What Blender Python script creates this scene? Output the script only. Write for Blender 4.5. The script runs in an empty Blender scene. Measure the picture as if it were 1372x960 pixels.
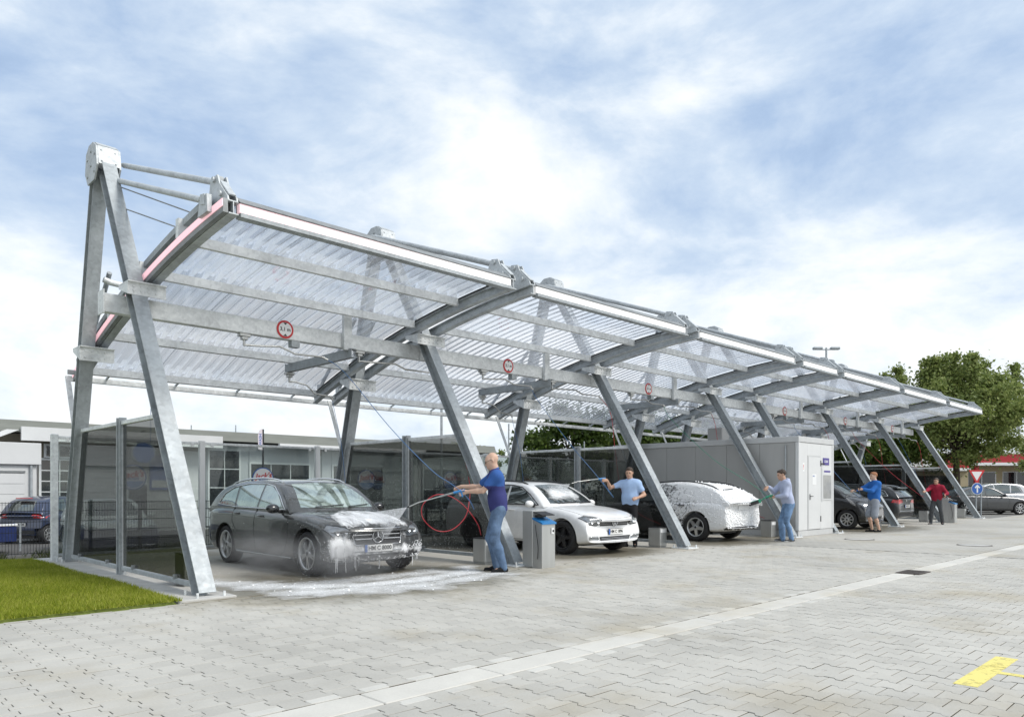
import bpy, bmesh, math, random
import numpy as np
from mathutils import Vector, Matrix
from mathutils.bvhtree import BVHTree
R = random.Random(7)
NR = np.random.RandomState(7)
S = bpy.context.scene
COL = S.collection
rad = math.radians

# ---------------------------------------------------------------- camera
cam_d = bpy.data.cameras.new('camera'); cam = bpy.data.objects.new('camera', cam_d); COL.objects.link(cam)
cam_d.sensor_width = 36.0; cam_d.lens = 26.03; cam_d.shift_y = 0.1276; cam_d.shift_x = 0.0
cam_d.clip_start = 0.05; cam_d.clip_end = 3000
CAMX, CAMY, CAMZ = -3.606, -8.92, 1.30
HEAD = math.atan2(1008, 992)
cam.location = (CAMX, CAMY, CAMZ); cam.rotation_euler = (math.pi/2, 0, HEAD - math.pi/2)
S.camera = cam
# ---------------------------------------------------------------- world
SUN_DIR = Vector((0.30, -0.70, 0.78)).normalized()
W = bpy.data.worlds.new('World'); S.world = W; W.use_nodes = True
nt = W.node_tree; N = nt.nodes; Lk = nt.links; N.clear()
def nn(tree, typ, **kw):
    n = tree.nodes.new(typ)
    for k, v in kw.items():
        if k.startswith('i_'):
            n.inputs[k[2:].replace('_', ' ')].default_value = v
        else: setattr(n, k, v)
    return n
out = nn(nt, 'ShaderNodeOutputWorld')
sky = nn(nt, 'ShaderNodeTexSky', sky_type='NISHITA', sun_disc=False)
sky.sun_elevation = math.asin(SUN_DIR.z); sky.sun_rotation = math.atan2(SUN_DIR.x, SUN_DIR.y)
sky.dust_density = 1.5; sky.ozone_density = 1.5
bg1 = nn(nt, 'ShaderNodeBackground'); bg1.inputs[1].default_value = 0.10
Lk.new(sky.outputs[0], bg1.inputs[0])
tc = nn(nt, 'ShaderNodeTexCoord')
sep = nn(nt, 'ShaderNodeSeparateXYZ'); Lk.new(tc.outputs['Generated'], sep.inputs[0])
def m2(op, a, b=None, tree=nt, clamp=False):
    n = tree.nodes.new('ShaderNodeMath'); n.operation = op; n.use_clamp = clamp
    for i, x in enumerate((a, b)):
        if x is None: continue
        if isinstance(x, (int, float)): n.inputs[i].default_value = x
        else: tree.links.new(x, n.inputs[i])
    return n.outputs[0]
nv0 = nn(nt, 'ShaderNodeVectorMath', operation='NORMALIZE'); Lk.new(tc.outputs['Generated'], nv0.inputs[0])
cmb = nn(nt, 'ShaderNodeMapping'); cmb.inputs['Scale'].default_value = (1.0, 1.0, 2.1); cmb.inputs['Location'].default_value = (4.3, 1.9, 7.1); Lk.new(nv0.outputs[0], cmb.inputs['Vector'])
def noise(tree, vec, scale, detail=6, rough=0.55, dist=0.0):
    n = tree.nodes.new('ShaderNodeTexNoise'); n.inputs['Scale'].default_value = scale
    n.inputs['Detail'].default_value = detail; n.inputs['Roughness'].default_value = rough; n.inputs['Distortion'].default_value = dist
    if vec is not None: tree.links.new(vec, n.inputs['Vector'])
    return n.outputs['Fac']
def ramp(tree, fac, stops, interp='LINEAR'):
    n = tree.nodes.new('ShaderNodeValToRGB'); n.color_ramp.interpolation = interp
    e = n.color_ramp.elements
    while len(e) < len(stops): e.new(0.5)
    for i, (p, c) in enumerate(stops):
        e[i].position = p
        e[i].color = (c, c, c, 1) if isinstance(c, (int, float)) else (*c, 1)
    if fac is not None: tree.links.new(fac, n.inputs['Fac'])
    return n.outputs['Color']
n1 = noise(nt, cmb.outputs[0], 3.4, 10, 0.60, 0.25)
n2 = noise(nt, cmb.outputs[0], 1.3, 4, 0.5)
n3 = noise(nt, cmb.outputs[0], 9.0, 6, 0.6, 0.2)
mixv = m2('ADD', m2('ADD', m2('MULTIPLY', n1, 0.78), m2('MULTIPLY', n2, 0.16)), m2('MULTIPLY', n3, 0.15))
# thicker, brighter cloud toward the horizon
mixv = m2('ADD', mixv, ramp(nt, sep.outputs[2], [(0.0, 0.10), (0.16, 0.05), (0.40, 0.0)]))
# broad banks of cloud in the sky, by direction
def lobe(az_deg, el_deg, width):
    d = Vector((math.cos(rad(az_deg))*math.cos(rad(el_deg)), math.sin(rad(az_deg))*math.cos(rad(el_deg)), math.sin(rad(el_deg))))
    v = nt.nodes.new('ShaderNodeVectorMath'); v.operation = 'DOT_PRODUCT'; v.inputs[1].default_value = d
    nv = nt.nodes.new('ShaderNodeVectorMath'); nv.operation = 'NORMALIZE'; Lk.new(tc.outputs['Generated'], nv.inputs[0]); Lk.new(nv.outputs[0], v.inputs[0])
    return m2('DIVIDE', m2('SUBTRACT', v.outputs['Value'], math.cos(rad(width))), 1-math.cos(rad(width)), clamp=True)
HD = math.degrees(HEAD)
SKY_BLOBS = ((HD-27, 27, 11, -0.07), (HD-21, 31, 9, -0.07), (HD-31, 24, 10, -0.06), (HD-16, 21, 7, -0.08), (HD+31, 25, 12, -0.09), (HD-3, 30, 8, -0.04), (HD+14, 28, 9, -0.05))
for az, el, wd, amt in SKY_BLOBS:
    mixv = m2('ADD', mixv, m2('MULTIPLY', lobe(az, el, wd), amt))
cloud = ramp(nt, mixv, [(0.25, (0.30, 0.42, 0.62)), (0.38, (0.42, 0.55, 0.75)), (0.49, (0.60, 0.71, 0.85)), (0.57, (0.80, 0.87, 0.94)), (0.68, (1.04, 1.04, 1.03))])
bg2 = nn(nt, 'ShaderNodeBackground'); Lk.new(cloud, bg2.inputs[0]); bg2.inputs[1].default_value = 0.80
mx = nn(nt, 'ShaderNodeMixShader'); mx.inputs[0].default_value = 0.90
Lk.new(bg1.outputs[0], mx.inputs[1]); Lk.new(bg2.outputs[0], mx.inputs[2]); Lk.new(mx.outputs[0], out.inputs[0])
# ---------------------------------------------------------------- sun, exposure
sd = bpy.data.lights.new('sun', 'SUN'); so = bpy.data.objects.new('sun', sd); COL.objects.link(so)
sd.energy = 1.8; sd.angle = rad(20); sd.color = (1.0, 0.96, 0.90)
so.rotation_euler = SUN_DIR.to_track_quat('Z', 'Y').to_euler(); so.location = (0, -20, 30)
S.view_settings.view_transform = 'Standard'; S.view_settings.look = 'None'; S.view_settings.gamma = 1.0
S.view_settings.exposure = 0.52
S.view_settings.use_curve_mapping = False
try:
    S.cycles.max_bounces = 10; S.cycles.transparent_max_bounces = 24; S.cycles.diffuse_bounces = 4; S.cycles.glossy_bounces = 4
    S.cycles.transmission_bounces = 6; S.cycles.use_denoising = True; S.cycles.volume_bounces = 0
    S.cycles.caustics_reflective = False; S.cycles.caustics_refractive = False
except Exception: pass

# ---------------------------------------------------------------- materials
def newmat(name):
    m = bpy.data.materials.new(name); m.use_nodes = True
    t = m.node_tree; t.nodes.clear()
    o = t.nodes.new('ShaderNodeOutputMaterial'); b = t.nodes.new('ShaderNodeBsdfPrincipled')
    t.links.new(b.outputs[0], o.inputs[0])
    return m, t, b, o
def col4(c): return (*c, 1.0) if len(c) == 3 else c
def mat(name, c, rough=0.5, metal=0.0, var=0.12, vscale=3.0, bump=0.0, bscale=40, coat=0.0, spec=0.5, c2=None, detail=6, stretch=None, rvar=0.0, emit=None, emit_s=0.0):
    m, t, b, o = newmat(name)
    g = t.nodes.new('ShaderNodeTexCoord'); vec = g.outputs['Object']
    if stretch:
        mp = t.nodes.new('ShaderNodeMapping'); mp.inputs['Scale'].default_value = stretch; t.links.new(vec, mp.inputs['Vector']); vec = mp.outputs[0]
    f = noise(t, vec, vscale, detail, 0.6)
    if c2 is None:
        c2 = tuple(min(1, x*(1+var)) for x in c); c1 = tuple(x*(1-var) for x in c)
    else: c1 = c
    cr = ramp(t, f, [(0.3, c1), (0.7, c2)])
    t.links.new(cr, b.inputs['Base Color'])
    b.inputs['Metallic'].default_value = metal; b.inputs['Specular IOR Level'].default_value = spec
    if rvar:
        rr = ramp(t, f, [(0.3, max(0, rough-rvar)), (0.7, min(1, rough+rvar))]); t.links.new(rr, b.inputs['Roughness'])
    else: b.inputs['Roughness'].default_value = rough
    if coat: b.inputs['Coat Weight'].default_value = coat; b.inputs['Coat Roughness'].default_value = 0.04
    if bump:
        bn = t.nodes.new('ShaderNodeBump'); bn.inputs['Strength'].default_value = bump; bn.inputs['Distance'].default_value = 0.01
        t.links.new(noise(t, vec, bscale, 4, 0.6), bn.inputs['Height']); t.links.new(bn.outputs[0], b.inputs['Normal'])
    if emit: b.inputs['Emission Color'].default_value = col4(emit); b.inputs['Emission Strength'].default_value = emit_s
    return m
M = {}
def galv(name, base, metal=0.55, rough=0.42):
    m, t, b, o = newmat(name)
    g = t.nodes.new('ShaderNodeTexCoord'); vec = g.outputs['Object']
    v = t.nodes.new('ShaderNodeTexVoronoi'); v.inputs['Scale'].default_value = 22; t.links.new(vec, v.inputs['Vector'])
    f1 = noise(t, vec, 1.7, 5, 0.6); f2 = noise(t, vec, 9, 5, 0.65)
    sp = t.nodes.new('ShaderNodeSeparateColor'); t.links.new(v.outputs['Color'], sp.inputs[0])
    x = m2('ADD', m2('MULTIPLY', f1, 0.55, t), m2('ADD', m2('MULTIPLY', sp.outputs[0], 0.13, t), m2('MULTIPLY', f2, 0.32, t), t), t)
    cr = ramp(t, x, [(0.32, tuple(c*0.72 for c in base)), (0.5, base), (0.68, tuple(min(0.92, c*1.28) for c in base))])
    t.links.new(cr, b.inputs['Base Color']); b.inputs['Metallic'].default_value = metal
    t.links.new(ramp(t, f2, [(0.3, rough-0.1), (0.7, rough+0.14)]), b.inputs['Roughness'])
    bn = t.nodes.new('ShaderNodeBump'); bn.inputs['Strength'].default_value = 0.12; bn.inputs['Distance'].default_value = 0.01
    t.links.new(f2, bn.inputs['Height']); t.links.new(bn.outputs[0], b.inputs['Normal'])
    return m
M['galv'] = galv('galvanised_steel', (0.375, 0.405, 0.42), 0.25, 0.52)
M['galv_light'] = galv('pale_galvanised_steel', (0.70, 0.725, 0.73), 0.15, 0.52)
M['galv_dark'] = galv('dull_galvanised_steel', (0.26, 0.275, 0.28), 0.3, 0.55)
M['steel'] = mat('stainless_steel', (0.52, 0.52, 0.50), 0.30, 0.9, 0.12, 6)
M['steel_sheet'] = mat('brushed_steel_sheet', (0.50, 0.51, 0.50), 0.38, 0.6, 0.08, 5, stretch=(1, 1, 0.1))
M['black_metal'] = mat('dark_fence_metal', (0.03, 0.032, 0.035), 0.5, 0.2, 0.15)
M['dark'] = mat('black_plastic', (0.018, 0.018, 0.02), 0.5, 0, 0.2)
M['rubber'] = mat('tyre_rubber', (0.022, 0.022, 0.023), 0.75, 0, 0.25, 14)
M['white'] = mat('white_paint', (0.78, 0.79, 0.79), 0.45, 0, 0.03)
M['black'] = mat('black_print', (0.02, 0.02, 0.022), 0.6, 0, 0.1)
M['red'] = mat('red_print', (0.55, 0.03, 0.035), 0.5, 0, 0.08)
M['blue'] = mat('blue_print', (0.03, 0.12, 0.42), 0.45, 0, 0.08)
M['bright_blue'] = mat('bright_blue_plastic', (0.03, 0.20, 0.48), 0.4, 0, 0.08)
M['red_hose'] = mat('red_rubber_hose', (0.52, 0.035, 0.05), 0.45, 0, 0.1)
M['blue_hose'] = mat('blue_rubber_hose', (0.08, 0.19, 0.40), 0.45, 0, 0.1)
M['green_hose'] = mat('green_rubber_hose', (0.02, 0.24, 0.14), 0.45, 0, 0.1)
M['chrome'] = mat('chrome', (0.72, 0.73, 0.74), 0.12, 1.0, 0.04)
M['amber'] = mat('amber_lens', (0.6, 0.22, 0.03), 0.2, 0, 0.1)

def glassmat(name, tint, mirror=0.10, body=(0.02, 0.02, 0.02), bodymix=0.1, fres=0.45):
    """thin see-through pane: tinted transparency, a little body colour, a clear reflection"""
    m, t, b, o = newmat(name); t.nodes.remove(b)
    tr = t.nodes.new('ShaderNodeBsdfTransparent'); tr.inputs[0].default_value = col4(tint)
    gl = t.nodes.new('ShaderNodeBsdfGlossy'); gl.inputs['Roughness'].default_value = 0.02; gl.inputs[0].default_value = (0.9, 0.93, 0.95, 1)
    df = t.nodes.new('ShaderNodeBsdfDiffuse')
    g = t.nodes.new('ShaderNodeTexCoord')
    f = noise(t, g.outputs['Object'], 2.2, 6, 0.65)
    t.links.new(ramp(t, f, [(0.3, tuple(x*0.7 for x in body)), (0.7, tuple(x*1.3 for x in body))]), df.inputs[0])
    a = t.nodes.new('ShaderNodeMixShader'); a.inputs[0].default_value = bodymix
    t.links.new(tr.outputs[0], a.inputs[1]); t.links.new(df.outputs[0], a.inputs[2])
    lw = t.nodes.new('ShaderNodeLayerWeight'); lw.inputs[0].default_value = 0.35
    k = m2('ADD', m2('MULTIPLY', lw.outputs['Fresnel'], fres, t), mirror, t, True)
    c = t.nodes.new('ShaderNodeMixShader'); t.links.new(k, c.inputs[0])
    t.links.new(a.outputs[0], c.inputs[1]); t.links.new(gl.outputs[0], c.inputs[2]); t.links.new(c.outputs[0], o.inputs[0])
    return m
M['smoke_glass'] = glassmat('smoke_tinted_glass', (0.52, 0.525, 0.515), 0.01, (0.05, 0.05, 0.05), 0.14, 0.28)
M['clear_glass'] = glassmat('clear_glass', (0.86, 0.90, 0.88), 0.02, (0.3, 0.3, 0.3), 0.05)
M['window_glass'] = mat('dark_window_glass', (0.02, 0.024, 0.027), 0.05, 0, 0.4, 3, spec=0.9)

# ---------------------------------------------------------------- mesh builder
class MB:
    def __init__(s): s.v = []; s.f = []; s.m = []; s.sm = []
    def add(s, vs, fs, mi=0, smooth=False):
        o = len(s.v); s.v.extend([tuple(v) for v in vs])
        for f in fs: s.f.append([i+o for i in f]); s.m.append(mi); s.sm.append(smooth)
    def box(s, x0, x1, y0, y1, z0, z1, mi=0):
        s.add([(x0,y0,z0),(x1,y0,z0),(x1,y1,z0),(x0,y1,z0),(x0,y0,z1),(x1,y0,z1),(x1,y1,z1),(x0,y1,z1)],
              [(0,3,2,1),(4,5,6,7),(0,1,5,4),(1,2,6,5),(2,3,7,6),(3,0,4,7)], mi)
    def cbox(s, x0, x1, y0, y1, z0, z1, c=0.01, mi=0):
        """box with chamfered edges"""
        bm = bmesh.new(); bmesh.ops.create_cube(bm, size=1)
        for v in bm.verts:
            v.co = ((x0+x1)/2+v.co.x*(x1-x0), (y0+y1)/2+v.co.y*(y1-y0), (z0+z1)/2+v.co.z*(z1-z0))
        bmesh.ops.bevel(bm, geom=bm.edges[:], offset=c, segments=1, affect='EDGES')
        s.frombm(bm, mi)
    def frombm(s, bm, mi=0, smooth=False):
        bm.verts.ensure_lookup_table(); bm.verts.index_update()
        s.add([v.co[:] for v in bm.verts], [[v.index for v in f.verts] for f in bm.faces], mi, smooth); bm.free()
    def sweep(s, prof, pts, side, mi=0, smooth=False, cap=True):
        """2-D profile (a along side, b along the normal) swept along pts"""
        side = Vector(side).normalized(); pts = [Vector(p) for p in pts]; n = len(prof); vs = []
        for i, p in enumerate(pts):
            t = (pts[min(i+1, len(pts)-1)] - pts[max(i-1, 0)]).normalized()
            sd_ = (side - t*side.dot(t)).normalized(); nm = t.cross(sd_)
            vs += [p + sd_*a + nm*b for a, b in prof]
        fs = []
        for i in range(len(pts)-1):
            for j in range(n):
                k = (j+1) % n
                fs.append((i*n+j, i*n+k, (i+1)*n+k, (i+1)*n+j))
        s.add(vs, fs, mi, smooth)
        if cap: s.add([vs[j] for j in range(n)], [tuple(range(n))[::-1]], mi); s.add(vs[-n:], [tuple(range(n))], mi)
    def tube(s, pts, r, n=8, mi=0, cap=True):
        pts = [Vector(p) for p in pts]
        if not hasattr(r, '__len__'): r = [r]*len(pts)
        t0 = (pts[1]-pts[0]).normalized(); u = t0.orthogonal().normalized(); vs = []
        for i, p in enumerate(pts):
            t = (pts[min(i+1, len(pts)-1)] - pts[max(i-1, 0)]).normalized()
            u = (u - t*u.dot(t)); u = u.normalized() if u.length > 1e-6 else t.orthogonal().normalized(); w = t.cross(u)
            for j in range(n):
                a = 2*math.pi*j/n; vs.append(p + (u*math.cos(a) + w*math.sin(a))*r[i])
        fs = [(i*n+j, i*n+(j+1) % n, (i+1)*n+(j+1) % n, (i+1)*n+j) for i in range(len(pts)-1) for j in range(n)]
        s.add(vs, fs, mi, True)
        if cap: s.add(vs[:n], [tuple(range(n))[::-1]], mi); s.add(vs[-n:], [tuple(range(n))], mi)
    def prism(s, poly, off, mi=0):
        off = Vector(off); a = [Vector(p) for p in poly]; n = len(a)
        s.add(a+[p+off for p in a], [tuple(range(n))[::-1], tuple(range(n, 2*n))]+[(i, (i+1) % n, n+(i+1) % n, n+i) for i in range(n)], mi)
    def lathe(s, prof, c, axis, n=24, mi=0, smooth=True, close=False):
        """profile (r, h) turned about axis through c"""
        ax = Vector(axis).normalized(); u = ax.orthogonal().normalized(); w = ax.cross(u); c = Vector(c); k = len(prof); vs = []
        for j in range(n):
            a = 2*math.pi*j/n; d = u*math.cos(a)+w*math.sin(a)
            vs += [c+d*r+ax*h for r, h in prof]
        fs = []
        for j in range(n):
            j2 = (j+1) % n
            for i in range(k if close else k-1):
                i2 = (i+1) % k
                fs.append((j*k+i, j2*k+i, j2*k+i2, j*k+i2))
        s.add(vs, fs, mi, smooth)
    def disc(s, c, axis, r, h, n=28, mi=0):
        s.lathe([(0.0001, 0), (r, 0), (r, h), (0.0001, h)], c, axis, n, mi, False)
    def mesh(s, name, mats):
        me = bpy.data.meshes.new(name); me.from_pydata(s.v, [], s.f)
        for m_ in (mats if isinstance(mats, (list, tuple)) else [mats]): me.materials.append(M[m_] if isinstance(m_, str) else m_)
        if len(s.f):
            me.polygons.foreach_set('material_index', s.m); me.polygons.foreach_set('use_smooth', s.sm)
        me.validate(); me.update(); return me
    def build(s, name, mats, parent=None, loc=None, rz=None, fix=True):
        me = s.mesh(name, mats)
        if fix:
            bm = bmesh.new(); bm.from_mesh(me); bmesh.ops.recalc_face_normals(bm, faces=bm.faces); bm.to_mesh(me); bm.free()
        o = bpy.data.objects.new(name, me); COL.objects.link(o)
        if parent: o.parent = parent
        if loc: o.location = loc
        if rz is not None: o.rotation_euler = (0, 0, rz)
        return o
def tag(o, label=None, cat=None, group=None, kind=None):
    if label: o['label'] = label
    if cat: o['category'] = cat
    if group: o['group'] = group
    if kind: o['kind'] = kind
    return o
def thing(name, label, cat, loc=(0,0,0), rz=0, group=None):
    o = bpy.data.objects.new(name, None); COL.objects.link(o); o.location = loc; o.rotation_euler = (0,0,rz); o.empty_display_size = 0.2
    return tag(o, label, cat, group)
def copy_tree(o, parent=None):
    c = o.copy(); COL.objects.link(c)
    if parent: c.parent = parent
    for ch in list(o.children): copy_tree(ch, c)
    return c
def link(name, me, parent=None, loc=None):
    o = bpy.data.objects.new(name, me); COL.objects.link(o)
    if parent: o.parent = parent
    if loc: o.location = loc
    return o
def text(name, s, size, mtl, parent, mtx, shear=0.0, bold=0.0, depth=0.004, align='CENTER'):
    cu = bpy.data.curves.new(name, 'FONT'); cu.body = s; cu.size = size; cu.shear = shear; cu.offset = bold; cu.extrude = depth
    cu.align_x = align; cu.align_y = 'CENTER'; cu.resolution_u = 3
    o = bpy.data.objects.new(name, cu); me = None
    COL.objects.link(o); bpy.context.view_layer.update()
    me = bpy.data.meshes.new_from_object(o); bpy.data.objects.remove(o)
    me.materials.clear(); me.materials.append(M[mtl])
    q = bpy.data.objects.new(name, me); COL.objects.link(q); q.parent = parent; q.matrix_local = mtx
    return q
def face_mtx(pos, xdir, ydir):
    x = Vector(xdir).normalized(); y = Vector(ydir).normalized(); z = x.cross(y)
    m = Matrix.Identity(4)
    for i in range(3): m[i][0] = x[i]; m[i][1] = y[i]; m[i][2] = z[i]; m[i][3] = pos[i]
    return m
def ibeam(w, h, t=0.022, web=0.016):
    a, b = w/2, h/2
    return [(-a,-b),(a,-b),(a,-b+t),(web/2,-b+t),(web/2,b-t),(a,b-t),(a,b),(-a,b),(-a,b-t),(-web/2,b-t),(-web/2,-b+t),(-a,-b+t)]
def cbeam(w, h, t=0.012):
    """channel, web at b=-: opens to +a"""
    a, b = w/2, h/2
    return [(-a,-b),(a,-b),(a,-b+t),(-a+t,-b+t),(-a+t,b-t),(a,b-t),(a,b),(-a,b)]
# ================================================================ GROUND
FX = [0.0, 5.25, 10.5, 15.75, 18.53, 23.78, 29.03, 34.28]
def paving_mat(name, c, joint_lines=False, wetness=True):
    m, t, b, o = newmat(name)
    ge = t.nodes.new('ShaderNodeNewGeometry'); oi = t.nodes.new('ShaderNodeObjectInfo')
    pos = ge.outputs['Position']
    rnd = m2('FRACT', m2('ADD', ge.outputs['Random Per Island'], oi.outputs['Random'], t), None, t)
    f1 = noise(t, pos, 0.35, 5, 0.6); f2 = noise(t, pos, 60, 4, 0.7); f3 = noise(t, pos, 2.6, 5, 0.65)
    x = m2('ADD', m2('MULTIPLY', f1, 0.55, t), m2('ADD', m2('MULTIPLY', f2, 0.22, t), m2('MULTIPLY', f3, 0.23, t), t), t)
    if not joint_lines: x = m2('ADD', x, m2('MULTIPLY', m2('SUBTRACT', rnd, 0.5, t), 0.11, t), t)
    cc = ramp(t, x, [(0.30, tuple(v*0.74 for v in c)), (0.5, c), (0.7, tuple(v*1.20 for v in c))])
    # sandy brown staining
    st = t.nodes.new('ShaderNodeMix'); st.data_type = 'RGBA'; st.blend_type = 'MULTIPLY'
    fs = noise(t, pos, 0.55, 4, 0.6)
    t.links.new(ramp(t, fs, [(0.52, 0.0), (0.72, 0.85)]), st.inputs['Factor']); t.links.new(cc, st.inputs['A']); st.inputs['B'].default_value = (0.84, 0.78, 0.66, 1)
    colr = st.outputs['Result']
    hgt = f2
    if joint_lines:
        br = t.nodes.new('ShaderNodeTexBrick'); br.inputs['Scale'].default_value = 1.0; br.inputs['Brick Width'].default_value = 0.19; br.inputs['Row Height'].default_value = 0.19
        br.inputs['Mortar Size'].default_value = 0.007; br.inputs['Mortar Smooth'].default_value = 0.4
        br.inputs['Color1'].default_value = (1,1,1,1); br.inputs['Color2'].default_value = (0.9,0.9,0.9,1); br.inputs['Mortar'].default_value = (0.55,0.54,0.5,1)
        mp = t.nodes.new('ShaderNodeMapping'); mp.inputs['Rotation'].default_value = (0, 0, math.pi/2); t.links.new(pos, mp.inputs['Vector']); t.links.new(mp.outputs[0], br.inputs['Vector'])
        mm = t.nodes.new('ShaderNodeMix'); mm.data_type = 'RGBA'; mm.blend_type = 'MULTIPLY'; mm.inputs['Factor'].default_value = 0.6
        t.links.new(colr, mm.inputs['A']); t.links.new(br.outputs['Color'], mm.inputs['B']); colr = mm.outputs['Result']
    if wetness:
        sp = t.nodes.new('ShaderNodeSeparateXYZ'); t.links.new(pos, sp.inputs[0])
        def blob(cx, cy, rx, ry):
            dx = m2('DIVIDE', m2('SUBTRACT', sp.outputs[0], cx, t), rx, t); dy = m2('DIVIDE', m2('SUBTRACT', sp.outputs[1], cy, t), ry, t)
            return m2('SUBTRACT', 1.0, m2('SQRT', m2('ADD', m2('MULTIPLY', dx, dx, t), m2('MULTIPLY', dy, dy, t), t), None, t), t)
        w = m2('MAXIMUM', blob(2.4, 0.1, 3.5, 2.3), m2('MAXIMUM', blob(8.2, 0.6, 2.6, 1.3), blob(13.5, 0.4, 3.0, 1.3), t), t)
        w = m2('MAXIMUM', w, blob(22, 0.0, 4.0, 1.6), t)
        w = m2('ADD', w, m2('MULTIPLY', m2('SUBTRACT', f3, 0.5, t), 0.9, t), t)
        wf = ramp(t, w, [(0.05, 0.0), (0.45, 1.0)])
        wm = t.nodes.new('ShaderNodeMix'); wm.data_type = 'RGBA'; wm.blend_type = 'MULTIPLY'; t.links.new(wf, wm.inputs['Factor'])
        t.links.new(colr, wm.inputs['A']); wm.inputs['B'].default_value = (0.50, 0.48, 0.42, 1); colr = wm.outputs['Result']
        t.links.new(ramp(t, w, [(0.1, 0.85), (0.5, 0.28)]), b.inputs['Roughness'])
    else: b.inputs['Roughness'].default_value = 0.85
    t.links.new(colr, b.inputs['Base Color'])
    bn = t.nodes.new('ShaderNodeBump'); bn.inputs['Strength'].default_value = 0.35; bn.inputs['Distance'].default_value = 0.004
    t.links.new(hgt, bn.inputs['Height']); t.links.new(bn.outputs[0], b.inputs['Normal'])
    return m
M['paver'] = paving_mat('concrete_paver', (0.465, 0.452, 0.412))
M['paver_far'] = paving_mat('far_concrete_paving', (0.455, 0.442, 0.403), True)
M['paver_pale'] = paving_mat('pale_concrete_paver', (0.55, 0.54, 0.50))
M['joint'] = mat('sandy_joint', (0.135, 0.122, 0.098), 0.95, 0, 0.3, 20)
M['slab'] = paving_mat('wash_bay_concrete', (0.44, 0.42, 0.375))
M['pale_slab'] = paving_mat('pale_concrete_slab', (0.575, 0.56, 0.515))
M['concrete'] = mat('pale_concrete', (0.48, 0.475, 0.45), 0.85, 0, 0.12, 3, bump=0.3, bscale=60)
M['asphalt'] = mat('asphalt', (0.09, 0.088, 0.085), 0.9, 0, 0.2, 4, bump=0.4, bscale=80)
M['asphalt_pale'] = mat('worn_asphalt', (0.20, 0.195, 0.18), 0.9, 0, 0.15, 2, bump=0.4, bscale=80)
M['soil'] = mat('dry_soil', (0.16, 0.14, 0.11), 0.95, 0, 0.3, 6, bump=0.6, bscale=30)
M['iron'] = mat('rusty_cast_iron', (0.10, 0.085, 0.075), 0.7, 0.4, 0.3, 8)

g = MB(); g.add([(-900,-900,-0.40),(1500,-900,-0.40),(1500,1500,-0.40),(-900,1500,-0.40)], [(0,1,2,3)])
tag(g.build('ground', 'asphalt'), kind='structure')
PX0, PX1, PY0, PY1 = -3.4, 13.0, -8.6, -0.30
g = MB()
def flat(mb, x0, x1, y0, y1, z, mi=0): mb.add([(x0,y0,z),(x1,y0,z),(x1,y1,z),(x0,y1,z)], [(0,1,2,3)], mi)
flat(g, PX0, PX1, PY0, PY1, -0.013, 1)
flat(g, PX1, 120, -60, PY1, 0, 0); flat(g, -60, PX0, -60, PY1, 0, 0); flat(g, PX0, PX1, -60, PY0, 0, 0)
yard = tag(g.build('paved_yard', ['paver_far', 'joint']), kind='structure')
g = MB(); flat(g, 34.72, 200, -0.296, 120, -0.004); tag(g.build('car_park', 'asphalt_pale'), kind='structure')
# wash bay floor and the pale concrete strip beside the lawn
g = MB(); g.box(-0.36, 34.7, -0.296, 7.0, -0.05, 0.006); tag(g.build('wash_bay_floor', 'slab'), kind='structure')
g = MB()
for i in range(7): g.cbox(-0.40, 0.28, -0.26+i*1.03, -0.26+i*1.03+1.02, -0.04, 0.03, 0.008)
tag(g.build('kerb_strip', 'concrete'), kind='structure')
# interlocking pavers
GP, GD, GH = 0.19, 0.017, 0.19
def paver_outline():
    a = GP/2; h = GH/2; g_ = 0.0016; r = []
    side = [(-h, 1), (-h*0.62, 1), (-h*0.38, -1), (h*0.38, -1), (h*0.62, 1), (h, 1)]
    right = [(a + GD*s - g_, v) for v, s in side]
    left = [(-x, v) for x, v in right][::-1]
    return [(x, max(-h+g_, min(h-g_, v))) for x, v in right+left]
OUT = paver_outline()
def paver_geo():
    n = len(OUT); vs = []
    for k, z in ((0.982, 0.0), (1.0, -0.003), (1.0, -0.012)): vs += [(x*k, y*k, z) for x, y in OUT]
    fs = [tuple(range(n))] + [(j*n+i, (j+1)*n+i, (j+1)*n+(i+1) % n, j*n+(i+1) % n) for j in range(2) for i in range(n)]
    return vs, fs
pv, pf = paver_geo(); nO = len(OUT)
mb = MB(); mb.add(pv, pf[:1+nO]); mb.add(pv, pf[1+nO:], 1); paver_me = mb.mesh('paver', ['paver','joint'])
fwd = Vector((math.cos(HEAD), math.sin(HEAD))); rgt = Vector((math.sin(HEAD), -math.cos(HEAD)))
spots = []
for i in range(int((PX1-PX0)/GP)):
    x = PX0 + (i+0.5)*GP
    for (ya, yb) in ((-4.87, PY1+0.02), (PY0, -5.19)):
        ny = int((yb-ya)/GH)
        for j in range(ny+1):
            y = (ya + (j+0.5)*GH + (GH/2 if i % 2 else 0)) if ya > -5 else (yb - (j+0.5)*GH - (GH/2 if i % 2 else 0))
            if y - GH/2 < ya-0.02 or y + GH/2 > yb+0.02: continue
            d = Vector((x-CAMX, y-CAMY)); f_ = d.dot(fwd); r_ = d.dot(rgt)
            if f_ < 3.4 or abs(r_) > f_*0.76+0.5: continue
            vis = f_ > 4.1 and abs(r_) < f_*0.69
            spots.append((0 if vis else 1, f_, x, y))
spots.sort()
rest = MB()
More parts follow.
